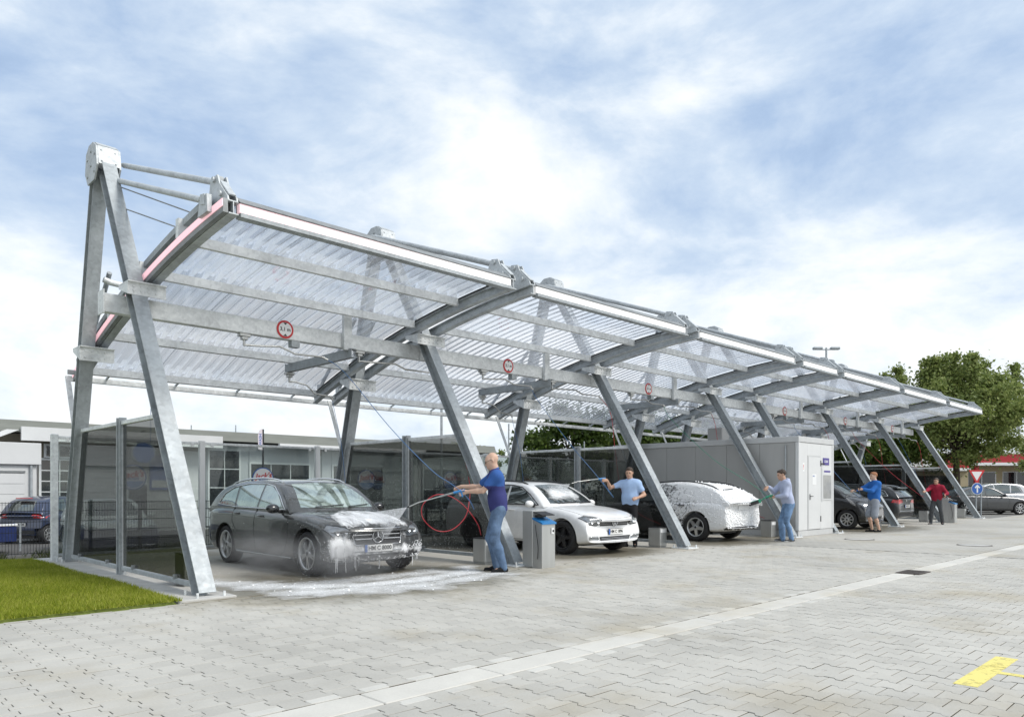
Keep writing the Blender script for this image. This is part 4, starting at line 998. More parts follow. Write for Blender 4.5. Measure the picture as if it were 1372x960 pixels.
    for wy in (sp['yf'],sp['yr']):
        for sx in (-1,1):
            wh = bpy.data.objects.new('wheel', None); COL.objects.link(wh); wh.parent = root; wh.empty_display_size=.1
            wh.location = (sx*(hw-.125),wy,r); wh.rotation_euler = (R.uniform(0,6),0,0 if sx < 0 else math.pi)
            link('tyre',ty,wh); link('rim',rm,wh); link('wheel_backing',bk,wh)
    b = MB(); b.box(-hw*.62,hw*.62,sp['yf']-.3,sp['yr']+.3,.17,.42); b.tube([(-hw+.15,sp['yf'],r),(hw-.15,sp['yf'],r)],.05,8); b.tube([(-hw+.15,sp['yr'],r),(hw-.15,sp['yr'],r)],.05,8); b.build('underbody','dark',root)
    return hp
def mirror_poly(p): return [(-u, v) for u, v in p][::-1]
def number_plate(hp, s, u, z, axis, w=.50, h=.11):
    L_ = []
    p, nml = hp['hit'](axis, u, z)
    if p is None: return
    sgn = -1 if axis == 'y-' else 1
    ys_ = [hp['hit'](axis, uu, zz)[0] for uu in (u-w/2,u,u+w/2) for zz in (z-h/2,z+h/2)]
    ys_ = [q.y for q in ys_ if q is not None]; yy = (min(ys_) if sgn < 0 else max(ys_))+sgn*.012
    b = MB(); b.cbox(u-w/2-.008,u+w/2+.008,yy-.005,yy+.005,z-h/2-.008,z+h/2+.008,.003); po = b.build('number_plate','dark',hp['root'])
    b = MB(); yf = yy+sgn*.0055; b.box(u-w/2,u+w/2,min(yf,yf+sgn*.002),max(yf,yf+sgn*.002),z-h/2,z+h/2); b.build('plate_face','plate_white',po)
    b = MB(); yf = yy+sgn*.0078; xs_ = u-w/2 if sgn < 0 else u+w/2-.045
    b.box(xs_,xs_+.045,min(yf,yf+sgn*.001),max(yf,yf+sgn*.001),z-h/2+.001,z+h/2-.001); b.build('plate_band','blue',po)
    text('plate_text',s,h*.80,'black',po,face_mtx((u+.02*(-sgn),yy+sgn*.0085,z),(-sgn,0,0),(0,0,1)),0,.003,.001)
# ---- body styles (front at y = 0, back at y = L)
def estate(L=4.70,W=1.82,H=1.46,**k):
    d = dict(L=L,W=W,H=H,r=.325,yf=.86,yr=3.64,zbot=.19,
        hood=[(0,.66),(.10,.74),(.45,.85),(.9,.925),(1.35,.98),(2,1.0),(4.2,1.02),(4.55,1.0),(L,.93)],
        belt=[(0,.62),(.3,.76),(1,.88),(2.2,.93),(3.6,.97),(L,.93)],
        gh=[(1.22,.95),(1.55,1.15),(2.0,1.375),(2.25,1.43),(2.8,1.46),(3.4,1.445),(3.9,1.40),(4.2,1.345),(4.42,1.20),(4.60,1.0)],
        ws=[(-.66,1.0),(.66,1.0),(.61,1.15),(.50,1.375),(0,1.40),(-.50,1.375),(-.61,1.15)],
        rw=[(-.56,1.05),(.56,1.05),(.46,1.31),(-.46,1.31)],
        win=[[(1.68,.985),(2.52,.995),(2.52,1.36),(2.30,1.345),(2.02,1.23)],[(2.58,.995),(3.36,1.005),(3.46,1.345),(3.1,1.37),(2.58,1.365)],[(3.43,1.01),(4.05,1.05),(3.95,1.20),(3.72,1.30),(3.53,1.335)]],
        dlo=[(1.60,.97),(2.52,.98),(3.40,.99),(4.12,1.035),(3.98,1.22),(3.70,1.33),(3.2,1.385),(2.5,1.38),(2.2,1.335),(1.90,1.18)],
        seams=[[(1.42,.86),(1.40,.55),(1.52,.32),(1.7,.25)],[(2.55,.97),(2.55,.6),(2.50,.26)],[(3.40,.99),(3.38,.75),(3.26,.62)],[(1.7,.25),(2.5,.26),(3.2,.27)]],
        handles=[(2.34,.86),(3.22,.885)], mirror=(1.72,.99), rail=(2.15,4.1))
    d.update(k); return d
# ---------------------------------------------------------------- 1: dark estate in foam
sp = estate(paint='paint_dark',glass='car_glass_light',trim='chrome',sill_trim=[(1.35,.235),(3.25,.25)],spokes=5,twin=True,alloy='alloy',rr=.74,r=.33,yf=.86,yr=3.68,mirror_mat='paint_black')
C1 = (2.84,.25,0.008)
hp = car('dark_estate_car','wet dark grey estate car with white foam dripping off its front bumper','car',C1,0,sp)
pa, ln, rt_ = hp['patch'], hp['line'], hp['root']
grille = [(-.40,.46),(.40,.46),(.44,.60),(.36,.70),(-.36,.70),(-.44,.60)]
gr_ = pa('grille',grille,'y-','dark',.004); ln('grille_frame',grille,'y-','chrome',.009,.01,True)
for z in (.545,.615):
    for (a,c) in ((-.40,-.11),(.11,.40)): ln('grille_bar',[(a,z),(c,z)],'y-','chrome',.014,.016)
def star(hp, z, rr):
    p,_ = hp['hit']('y-',0,z); y = p.y-.03; b = MB()
    b.tube([(rr*math.cos(a),y,z+rr*math.sin(a)) for a in np.linspace(0,2*math.pi,29)],.009,6,0,False)
    for a in (90,210,330): b.tube([(0,y,z),(rr*math.cos(rad(a)),y,z+rr*math.sin(rad(a)))],[.014,.005],6)
    b.build('star_emblem','chrome',hp['root'])
star(hp,.58,.095)
hl = [(.46,.58),(.60,.555),(.76,.59),(.84,.70),(.78,.765),(.58,.725),(.47,.655)]
for pl in (hl, mirror_poly(hl)):
    o_ = pa('headlight',pl,'y-','lamp_glass',.006,.05); c0 = sum(p[0] for p in pl)/len(pl)
    for dx, rr in ((-.07,.032),(.05,.036)):
        u = c0+dx*(1 if c0 > 0 else -1); p,_ = hp['hit']('y-',u,.655)
        if p: b = MB(); b.lathe([(.0001,-.012),(rr*.7,-.010),(rr,0)],(p.x,p.y-.002,.655),(0,-1,0),14,0); b.build('lamp_ring','lamp_bright',o_)
    ln('headlight_rim',pl,'y-','dark',.006,.007,True)
ink = [(-.36,.235),(.36,.235),(.42,.36),(-.42,.36)]
pa('lower_intake',ink,'y-','dark',.004); ln('intake_trim',[(-.42,.365),(.42,.365)],'y-','chrome',.010,.008)
for pl in ([(.52,.25),(.76,.29),(.74,.42),(.50,.36)],): 
    pa('side_intake',pl,'y-','dark',.004); pa('side_intake',mirror_poly(pl),'y-','dark',.004)
for z in (.27,.31): ln('intake_bar',[(-.37,z),(.37,z)],'y-','dark',.010,.012)
number_plate(hp,'HM C 8000',0,.405,'y-')
ln('bonnet_seam',[(-.70,.765),(-.46,.735),(0,.725),(.46,.735),(.70,.765)],'y-','black',.004,0)
for sx in (-1,1): ln('bonnet_crease',[(sx*.36,.25),(sx*.47,.8),(sx*.58,1.3)],'z+','paint_dark',.008,-.004)
p,_ = hp['hit']('z+',.1,3.95); 
b = MB(); b.prism([(-.012+.0,3.9,1.40),(.012,3.9,1.40),(.004,4.02,1.455),(-.004,4.02,1.455)],(0,.06,0)); b.build('roof_fin','paint_dark',rt_)
for x0 in (-.45,.12):
    b = MB(); q = [hp['hit']('y-',x0+(.5 if x0 < 0 else .45)*k/8-.0,1.005+.03*k/8)[0] for k in range(9)]; q = [v+Vector((0,-.015,.01)) for v in q if v is not None]; b.tube(q,.008,6); b.build('wiper','dark',rt_)
# foam clinging to the front: drops and drips as geometry
M['foam'] = mat('white_soap_foam',(0.90,0.91,0.92),0.75,0,0.05,20,bump=0.5,bscale=90)
fm = MB(); dr_ = MB()
def blob(mb, p, r, sq=(1,1,1)):
    b2 = bmesh.new(); bmesh.ops.create_icosphere(b2,subdivisions=1,radius=1)
    for v in b2.verts: v.co = Vector((v.co.x*sq[0],v.co.y*sq[1],v.co.z*sq[2]))*r*(1+R.uniform(-.2,.2))+p
    mb.frombm(b2,0,True)
def foam_density(u, z):
    d = max(0,1-((u+.62)/.36)**2)**1.5*max(0,1-((z-.34)/.24)**2)**1.5*1.8 + max(0,1-((u-.78)/.13)**2)*max(0,1-((z-.34)/.16)**2)*1.6
    d += max(0,1-((z-.375-.02*math.sin(u*14))/.03)**2)*.9*(abs(u) < .75) + max(0,1-((z-.255)/.03)**2)*1.0*(abs(u) < .72)
    d += max(0,1-((u+.45)/.4)**2)*max(0,1-((z-.50)/.10)**2)*.35
    return d
cnt = 0
while cnt < 1500:
    u, z = R.uniform(-.88,.88), R.uniform(.2,.66)
    if R.random() > foam_density(u,z): continue
    cnt += 1
    p, nml = hp['hit']('y-',u,z)
    if p is None: continue
    rr = R.uniform(.003,.008)
    blob(fm, p-Vector((0,rr*.1,0)), rr, (1.3,.5,1.1))
tag(fm.build('bumper_foam','foam',rt_,fix=False),kind='stuff')
for u in [R.uniform(-.78,-.35) for _ in range(6)]+[R.uniform(.72,.84) for _ in range(2)]+[R.uniform(-.3,.7) for _ in range(4)]:
    p,_ = hp['hit']('y-',u,.26)
    if p is None: continue
    ln_ = R.uniform(.05,.20); dr_ = MB(); dr_.tube([p+Vector((0,.0,.03)),p+Vector((R.uniform(-.01,.01),-.006,-ln_*.5)),p+Vector((R.uniform(-.012,.012),-.004,-ln_))],[.010,.006,.003],6); dr_.build('foam_drip','foam',rt_)
pass
# foam film on bonnet: a thin streaked sheet on the metal
def filmmat(name, scale, lo, hi, attr='edge', col=(0.84,0.86,0.88), stretch=(1,1,1), dist=0.8):
    m, t, b, o = newmat(name); b.inputs['Base Color'].default_value = col4(col); b.inputs['Roughness'].default_value = 0.6
    g = t.nodes.new('ShaderNodeTexCoord'); mp = t.nodes.new('ShaderNodeMapping'); mp.inputs['Scale'].default_value = stretch; t.links.new(g.outputs['Object'], mp.inputs['Vector'])
    f = noise(t, mp.outputs[0], scale, 8, 0.62, dist)
    if attr:
        at = t.nodes.new('ShaderNodeAttribute'); at.attribute_name = attr; f = m2('ADD', f, m2('MULTIPLY', m2('SUBTRACT', at.outputs['Fac'], 0.5, t), 0.75, t), t)
    k = ramp(t, f, [(lo,0.0),(hi,1.0)])
    tr = t.nodes.new('ShaderNodeBsdfTransparent'); mx = t.nodes.new('ShaderNodeMixShader'); t.links.new(k, mx.inputs[0]); t.links.new(tr.outputs[0], mx.inputs[1]); t.links.new(b.outputs[0], mx.inputs[2]); t.links.new(mx.outputs[0], o.inputs[0]); return m
M['film'] = filmmat('streaked_foam_film',3.6,.66,1.0,'edge',(0.80,0.82,0.84),(1.6,.8,1))
M['film_soft'] = filmmat('soft_foam_film',5,.24,.80,'edge',(0.80,0.82,0.83),(1,1,1.3),0.6)
M['film_thick'] = filmmat('thick_foam_film',5.5,.56,.84,'edge',(0.88,0.89,0.90),(1,1,.75),0.6)
M['film_broken'] = filmmat('broken_foam_film',7,.58,.84,'edge',(0.86,0.87,0.88),(1,1,.8),0.5)
M['film_wet'] = filmmat('thin_wet_film',4.5,.62,1.15,'edge',(0.74,0.76,0.78),(2.2,1.0,1.4),0.9)
M['mist_film'] = filmmat('wet_spray_film',2.4,.56,1.2,'edge',(0.66,0.69,0.70),(2.2,1.5,.6))
pa('foam_film',[(-.62,.12),(.55,.12),(.48,.5),(.25,.85),(-.15,.95),(-.50,.6)],'z+','film',.010,.08)
pa('foam_film',[(-.96,.14),(-.30,.16),(-.10,.30),(-.22,.46),(-.40,.66),(-.70,.74),(-.96,.66)],'y-','film_thick',.012,.04)
pa('foam_film',[(-.95,.18),(.95,.18),(.95,.50),(.50,.56),(-.50,.56),(-.95,.60)],'y-','film_broken',.010,.05)
pa('foam_film',[(-.78,.10),(.70,.10),(.66,.7),(.40,1.15),(-.20,1.25),(-.70,.8)],'z+','film_wet',.007,.08)
pa('foam_film',[(.30,.26),(1.3,.26),(1.3,.70),(.9,.80),(.3,.72)],'x-','film_wet',.006,.08)
pa('foam_film',[(.50,.16),(.95,.14),(.95,.58),(.70,.56)],'y-','film_thick',.012,.04)
pa('foam_film',[(-.86,.50),(-.44,.50),(-.44,.74),(-.62,.80),(-.86,.78)],'y-','film',.016,.06)
pa('foam_film',[(-.36,.46),(.30,.46),(.36,.70),(-.36,.70)],'y-','film',.022,.06)
# ---------------------------------------------------------------- 2: white estate
sp = estate(L=4.78,W=1.83,H=1.49,paint='paint_white',glass='car_glass',trim='dark',spokes=5,alloy='black_alloy',r=.335,yf=.92,yr=3.63,rail_mat='dark',mirror_mat='paint_white')
C2 = (8.30,-.05,0.008)
hp = car('white_estate_car','white estate car with black wheels and foam on its windscreen','car',C2,0,sp)
pa, ln, rt_ = hp['patch'], hp['line'], hp['root']
g2 = [(-.44,.565),(.44,.565),(.50,.685),(-.50,.685)]; pa('grille',g2,'y-','dark',.004)
for z in (.60,.64,.68): ln('grille_bar',[(-.46,z),(.46,z)],'y-','chrome',.0045,.010)
p,_ = hp['hit']('y-',0,.635); y = p.y-.025; b = MB(); b.tube([(.075*math.cos(a),y,.635+.075*math.sin(a)) for a in np.linspace(0,2*math.pi,25)],.009,6,0,False)
for a,c in (((-.045,.05),(-.018,-.055)),((-.018,-.055),(0,-.01)),((0,-.01),(.018,-.055)),((.018,-.055),(.045,.05)),((-.022,.06),(0,.012)),((0,.012),(.022,.06))): b.tube([(a[0],y,.635+a[1]),(c[0],y,.635+c[1])],.0065,5)
b.build('round_emblem','chrome',rt_)
hl = [(.48,.60),(.56,.575),(.76,.60),(.86,.73),(.78,.765),(.60,.735),(.49,.69)]
for pl in (hl, mirror_poly(hl)):
    o_ = pa('headlight',pl,'y-','lamp_glass',.006,.05); c0 = sum(p[0] for p in pl)/len(pl)
    for dx, rr in ((-.07,.042),(.06,.045)):
        u = c0+dx*(1 if c0 > 0 else -1); p,_ = hp['hit']('y-',u,.66)
        if p: b = MB(); b.lathe([(.0001,-.012),(rr*.7,-.010),(rr,0)],(p.x,p.y-.002,.66),(0,-1,0),14,0); b.build('lamp_ring','lamp_bright',o_)
    ln('headlight_rim',pl,'y-','dark',.007,.007,True)
pa('lower_intake',[(-.46,.28),(.46,.28),(.50,.36),(-.50,.36)],'y-','dark',.004)
for z in (.30,.33): ln('intake_bar',[(-.44,z),(.44,z)],'y-','chrome',.004,.008)
fl = [(.50,.295),(.78,.315),(.80,.37),(.55,.365)]
for pl in (fl, mirror_poly(fl)): pa('fog_light',pl,'y-','lamp_glass',.006,.05); ln('fog_trim',pl,'y-','chrome',.008,.008,True)
number_plate(hp,'HM C 1896',0,.45,'y-',.46,.105)
ln('bonnet_seam',[(-.80,.80),(-.50,.735),(0,.715),(.50,.735),(.80,.80)],'y-','dark',.004,0)
for sx in (-1,1): ln('bonnet_seam',[(sx*.78,.5),(sx*.80,.9),(sx*.78,1.25)],'z+','dark',.004,-.001)
pa('windscreen_foam',[(-.64,1.02),(.30,1.02),(.42,1.12),(.44,1.30),(.30,1.375),(-.45,1.37),(-.58,1.15)],'y-','film_soft',.012,.08)
for x0 in (-.5,.1):
    b = MB(); q = [hp['hit']('y-',x0+.5*k/8,1.0+.02*k/8)[0] for k in range(9)]; q = [v+Vector((0,-.02,.01)) for v in q if v is not None]; b.tube(q,.011,6); b.build('wiper','dark',rt_)
# ---------------------------------------------------------------- 3: foam covered off-roader, tail to the road
def foamcar():
    m, t, b, o = newmat('foam_over_dark_paint')
    g = t.nodes.new('ShaderNodeTexCoord'); sp_ = t.nodes.new('ShaderNodeSeparateXYZ'); t.links.new(g.outputs['Object'], sp_.inputs[0])
    mp = t.nodes.new('ShaderNodeMapping'); mp.inputs['Scale'].default_value = (1,.7,2.4); t.links.new(g.outputs['Object'], mp.inputs['Vector'])
    f = noise(t, mp.outputs[0], 3.0, 9, 0.72, 0.5); f2 = noise(t, g.outputs['Object'], 16, 8, 0.75)
    k = m2('ADD', m2('MULTIPLY', m2('SUBTRACT', sp_.outputs[1], 2.55, t), 0.42, t), m2('MULTIPLY', m2('SUBTRACT', f, 0.5, t), 1.5, t), t)
    k = m2('ADD', k, m2('MULTIPLY', m2('SUBTRACT', f2, 0.5, t), 1.9, t), t)
    k = m2('ADD', k, m2('MULTIPLY', m2('SUBTRACT', sp_.outputs[2], 0.75, t), 0.30, t), t)
    fac = ramp(t, k, [(-0.0,0.0),(0.30,1.0)])
    mm = t.nodes.new('ShaderNodeMix'); mm.data_type='RGBA'; t.links.new(fac, mm.inputs['Factor']); mm.inputs['A'].default_value=(0.03,0.032,0.033,1); mm.inputs['B'].default_value=(0.86,0.87,0.88,1)
    t.links.new(mm.outputs['Result'], b.inputs['Base Color']); t.links.new(ramp(t, fac, [(0,0.25),(1,0.8)]), b.inputs['Roughness'])
    bn = t.nodes.new('ShaderNodeBump'); bn.inputs['Strength'].default_value=.5; bn.inputs['Distance'].default_value=.02; t.links.new(k, bn.inputs['Height']); t.links.new(bn.outputs[0], b.inputs['Normal']); return m
M['foam_paint'] = foamcar()
def suv(L=4.62,W=1.86,H=1.66,**k):
    d = dict(L=L,W=W,H=H,r=.365,yf=.90,yr=3.56,zbot=.26,
        hood=[(0,.78),(.10,.86),(.45,.97),(.9,1.03),(1.3,1.07),(2,1.09),(L-.4,1.10),(L-.1,1.04),(L,.98)],
        belt=[(0,.72),(.3,.86),(1,.97),(2.2,1.02),(3.6,1.06),(L,1.0)],
        gh=[(1.10,1.04),(1.45,1.28),(1.85,1.52),(2.15,1.60),(2.7,1.64),(3.4,1.63),(3.95,1.585),(4.16,1.53),(4.36,1.33),(4.52,1.08)],
        ws=[(-.68,1.10),(.68,1.10),(.62,1.28),(.52,1.53),(0,1.56),(-.52,1.53),(-.62,1.28)],
        rw=[(-.58,1.14),(.58,1.14),(.50,1.47),(-.50,1.47)],
        win=[[(1.58,1.075),(2.42,1.085),(2.42,1.53),(2.15,1.51),(1.88,1.36)],[(2.48,1.085),(3.26,1.095),(3.34,1.53),(3.0,1.55),(2.48,1.54)],[(3.33,1.10),(3.90,1.16),(3.82,1.38),(3.62,1.48),(3.41,1.52)]],
        dlo=[(1.48,1.06),(2.42,1.07),(3.30,1.08),(3.97,1.145),(3.86,1.42),(3.6,1.52),(3.1,1.565),(2.4,1.56),(2.1,1.51),(1.75,1.30)],
        seams=[[(1.36,.95),(1.34,.6),(1.45,.40),(1.6,.34)],[(2.45,1.06),(2.45,.7),(2.40,.34)],[(3.30,1.08),(3.28,.85),(3.16,.70)]],
        handles=[(2.26,.95),(3.12,.975)], mirror=(1.60,1.10), rail=(2.0,4.0), fprof=[(0,.07),(.25,.0),(.55,.0),(.8,.03),(1,.10)])
    d.update(k); return d
sp = estate(L=4.72,W=1.84,H=1.49,paint='foam_paint',glass='car_glass',glass_rear='foam',trim='foam',spokes=5,alloy='alloy',rr=.68,r=.35,zbot=.24,yf=.92,yr=3.62,rail_mat='dark',handle='dark',Br=.30,
    gh=[(1.22,.95),(1.55,1.15),(2.0,1.39),(2.25,1.45),(2.8,1.48),(3.3,1.46),(3.75,1.40),(4.05,1.32),(4.35,1.16),(4.64,.96)])
sp['rw'] = None; sp['win'] = sp['win'][:1]; sp['dlo'] = None
hp = car('foam_covered_car','dark off-roader covered in white foam with its tail toward the road','car',(13.50,4.66,0.008),math.pi,sp)
pa, ln, rt_ = hp['patch'], hp['line'], hp['root']
pa('rear_bumper_edge',[(-.8,.30),(.8,.30),(.8,.37),(-.8,.37)],'y+','dark',.005); pa('number_plate',[(-.26,.78),(.26,.78),(.26,.88),(-.26,.88)],'y+','foam',.012,.1)
b = MB(); q = [hp['hit']('y+',x,1.30-.05*x)[0] for x in np.linspace(-.05,.45,8)]; b.tube([v+Vector((0,.03,0)) for v in q if v is not None],.012,6); b.build('rear_wiper','dark',rt_)
for s in (1,-1):
    pl = [(s*.62,.86),(s*.84,.84),(s*.84,.98),(s*.62,1.0)]; pl = pl if s > 0 else pl[::-1]
    pa('tail_light',pl,'y+','foam',.012,.06)
fm = MB()
for _ in range(900):
    u, z = R.uniform(-.86,.86), R.uniform(.30,1.5); p, nml = hp['hit']('y+',u,z)
    if p is not None: blob(fm, p, R.uniform(.008,.028), (1.3,.6,1.2))
for _ in range(400):
    yv, z = R.triangular(2.6,4.6,4.4), R.uniform(.45,1.4); p, nml = hp['hit']('x+' if R.random() < .75 else 'x-',yv,z)
    if p is not None: blob(fm, p, R.uniform(.006,.020), (.6,1.3,1.1))
tag(fm.build('body_foam','foam',rt_,fix=False),kind='stuff')
# ---------------------------------------------------------------- 4: black compact van, nose to the road
sp = suv(L=4.40,W=1.80,H=1.68,paint='paint_black',glass='car_glass',spokes=9,alloy='alloy',rr=.66,r=.315,zbot=.2,yf=.86,yr=3.54,rail=None,
    hood=[(0,.70),(.08,.80),(.35,.95),(.7,1.05),(1.05,1.12),(2,1.13),(4.0,1.12),(4.3,1.05),(4.40,1.0)],
    belt=[(0,.68),(.3,.84),(1,.99),(2.2,1.04),(3.6,1.07),(4.4,1.0)],
    gh=[(.72,1.04),(1.15,1.30),(1.60,1.56),(1.95,1.65),(2.6,1.68),(3.4,1.67),(3.85,1.62),(4.02,1.55),(4.18,1.33),(4.30,1.08)],
    ws=[(-.66,1.14),(.66,1.14),(.60,1.32),(.50,1.57),(0,1.60),(-.50,1.57),(-.60,1.32)], mirror=(1.45,1.16))
hp = car('black_compact_van','shiny black compact van being rinsed beside the grey cabin','car',(21.80,-.30,0.008),0,sp)
pa, ln, rt_ = hp['patch'], hp['line'], hp['root']
pa('grille',[(-.40,.60),(.40,.60),(.48,.72),(-.48,.72)],'y-','dark',.004); ln('grille_bar',[(-.46,.66),(.46,.66)],'y-','chrome',.008,.010); ln('grille_bar',[(-.46,.72),(.46,.72)],'y-','chrome',.008,.010)
hl = [(.50,.64),(.62,.62),(.80,.68),(.84,.84),(.74,.84),(.56,.74)]
for pl in (hl, mirror_poly(hl)): pa('headlight',pl,'y-','lamp_glass',.006,.05)
fl = [(.54,.34),(.66,.34),(.66,.44),(.54,.42)]
for pl in (fl, mirror_poly(fl)): pa('fog_light',pl,'y-','lamp_bright',.006,.04)
pa('lower_intake',[(-.45,.26),(.45,.26),(.5,.40),(-.5,.40)],'y-','dark',.004); number_plate(hp,'HM C 77',0,.50,'y-',.46,.105)
# ---------------------------------------------------------------- 5: dark estate seen from behind
sp = estate(L=4.70,W=1.84,H=1.50,paint='paint_anthracite',glass='car_glass',trim='chrome',spokes=5,alloy='alloy',rail_mat='chrome')
hp = car('dark_offroader_car','dark grey car seen from behind with red tail lights in a far bay','car',(26.45,5.0,0.008),math.pi,sp)
pa, ln, rt_ = hp['patch'], hp['line'], hp['root']
tl = [(.44,.80),(.86,.75),(.88,.88),(.80,.92),(.46,.90)]
for pl in (tl, mirror_poly(tl)): pa('tail_light',pl,'y+','tail_red',.008,.06)
for ax in ('x-','x+'): pa('tail_light',[(4.25,.80),(4.55,.78),(4.58,.90),(4.3,.91)],ax,'tail_red',.008,.06)
number_plate(hp,'HM C 42',0,.66,'y+',.50,.11)
ln('bumper_trim',[(-.78,.48),(.78,.48)],'y+','chrome',.012,.008); pa('bumper_skirt',[(-.8,.30),(.8,.30),(.8,.42),(-.8,.42)],'y+','dark',.005)
p,_ = hp['hit']('y+',0,.88); b = MB(); b.lathe([(.0001,.012),(.06,.01),(.065,0)],(0,p.y,.88),(0,1,0),18,0); b.build('round_emblem','chrome',rt_)
p,_ = hp['hit']('z+',0,4.2); b = MB(); b.cbox(-.55,.55,4.16,4.36,1.33,1.36,.012); b.build('roof_spoiler','paint_anthracite',rt_)
# ---------------------------------------------------------------- parked cars on the right
sal = estate(L=4.75,W=1.80,H=1.45,paint='paint_anthracite',glass='car_glass',spokes=8,alloy='alloy',rr=.72,r=.32,rail=None,trim='dark',
    hood=[(0,.64),(.10,.72),(.45,.83),(.9,.91),(1.35,.97),(2,1.0),(3.6,1.02),(4.1,1.03),(4.6,1.0),(4.75,.95)],
    gh=[(1.22,.93),(1.6,1.15),(2.05,1.37),(2.4,1.43),(2.9,1.45),(3.3,1.42),(3.7,1.30),(4.0,1.15),(4.25,.99)],
    win=[[(1.70,.98),(2.55,.99),(2.55,1.36),(2.32,1.345),(2.04,1.23)],[(2.61,.99),(3.30,1.0),(3.42,1.26),(3.15,1.34),(2.61,1.365)],[(3.37,1.005),(3.75,1.03),(3.60,1.17),(3.48,1.23)]],
    dlo=[(1.62,.965),(3.32,.985),(3.83,1.015),(3.62,1.20),(3.3,1.34),(2.9,1.385),(2.5,1.385),(2.2,1.33),(1.92,1.18)], rw=[(-.55,1.03),(.55,1.03),(.45,1.28),(-.45,1.28)])
def lights(hp, z, tail_z, mt='lamp_glass'):
    a = [(.50,z-.05),(.78,z),(.84,z+.10),(.60,z+.07)]; c = [(.46,tail_z-.05),(.84,tail_z-.05),(.84,tail_z+.07),(.46,tail_z+.07)]
    for pl in (a, mirror_poly(a)): hp['patch']('headlight',pl,'y-','lamp_glass',.006,.06)
    for pl in (c, mirror_poly(c)): hp['patch']('tail_light',pl,'y+','tail_red',.006,.06)
    hp['patch']('grille',[(-.40,z-.08),(.40,z-.08),(.42,z+.02),(-.42,z+.02)],'y-','dark',.004)
PSED = (42.85,-.15)
hp = car('parked_saloon','dark grey saloon parked behind the blue arrow sign','car',(PSED[0],PSED[1],-.0),rad(44),sal,'cars parked on the right'); lights(hp,.63,.88)
mpv = suv(L=4.6,W=1.82,H=1.66,paint='paint_silver',glass='car_glass',r=.32,zbot=.2,rail=None)
hp = car('parked_silver_car','silver people carrier parked behind the dark saloon','car',(43.3,3.9,0),rad(225),mpv,'cars parked on the right'); lights(hp,.80,1.05)
hp = car('parked_black_car','black car at the right picture edge behind the silver people carrier','car',(50.2,2.4,0),rad(225),suv(L=4.5,H=1.6,paint='paint_black',rail=None,r=.32),'cars parked on the right'); lights(hp,.80,1.05)
# ---------------------------------------------------------------- parked cars on the left, behind the fence
fi = estate(L=3.57,W=1.63,H=1.49,paint='paint_navy',glass='car_glass',spokes=8,alloy='alloy',r=.29,yf=.75,yr=3.05,rail=None,trim='chrome',Bf=.3,Br=.26,
    hood=[(0,.60),(.08,.70),(.35,.82),(.7,.92),(1.0,.98),(2,1.0),(3.0,1.0),(3.4,.94),(3.57,.86)],
    belt=[(0,.58),(.3,.74),(1,.88),(2.2,.93),(3.2,.94),(3.57,.84)],
    gh=[(.85,.93),(1.15,1.15),(1.5,1.40),(1.8,1.47),(2.2,1.49),(2.7,1.46),(3.05,1.37),(3.25,1.20),(3.42,.96)],
    ws=[(-.58,1.0),(.58,1.0),(.53,1.16),(.44,1.39),(-.44,1.39),(-.53,1.16)], rw=[(-.46,1.03),(.46,1.03),(.38,1.33),(-.38,1.33)],
    win=[[(1.34,.98),(2.20,.985),(2.20,1.40),(1.9,1.40),(1.62,1.26)],[(2.26,.985),(2.85,1.01),(2.80,1.20),(2.60,1.34),(2.26,1.40)]], dlo=None, seams=[[(1.2,.85),(1.2,.4)],[(2.23,.97),(2.2,.35)]], handles=[(2.05,.86)], mirror=(1.45,1.0))
hp = car('parked_small_car','small dark blue hatchback parked behind the black fence','car',(4.35,20.25,-.40),rad(126),fi,'cars parked on the left')
lights(hp,.66,.85); number_plate(hp,'HM J 500',0,.60,'y+',.42,.10)
b = MB(); b.cbox(-.25,.25,3.10,3.24,1.40,1.43,.01); b.build('brake_light','tail_red',hp['root'])
two = paint('silver_over_blue_paint',(0.5,0.5,0.5)); M['two_tone'] = two
t_ = two.node_tree; b_ = [n for n in t_.nodes if n.type == 'BSDF_PRINCIPLED'][0]; g_ = t_.nodes.new('ShaderNodeTexCoord'); s_ = t_.nodes.new('ShaderNodeSeparateXYZ'); t_.links.new(g_.outputs['Object'], s_.inputs[0])
t_.links.new(ramp(t_, s_.outputs[2], [(0.70,(0.012,0.02,0.075)),(0.72,(0.68,0.70,0.70))],'CONSTANT'), b_.inputs['Base Color'])
hp = car('parked_two_tone_car','silver and dark blue estate parked behind the smoked glass wall','car',(2.55,11.2,-.40),rad(-5),estate(L=4.25,yr=3.25,paint='two_tone',glass='car_glass',rail=None,seams=[],handles=[],dlo=None,
    gh=[(1.22,.95),(1.55,1.15),(2.0,1.375),(2.25,1.43),(2.8,1.45),(3.4,1.41),(3.8,1.30),(4.1,1.0)],win=[[(1.68,.985),(2.52,.995),(2.52,1.36),(2.30,1.345),(2.02,1.23)],[(2.58,.995),(3.36,1.005),(3.46,1.30),(3.1,1.34),(2.58,1.355)]],rw=None),'cars parked on the left'); lights(hp,.68,.88)

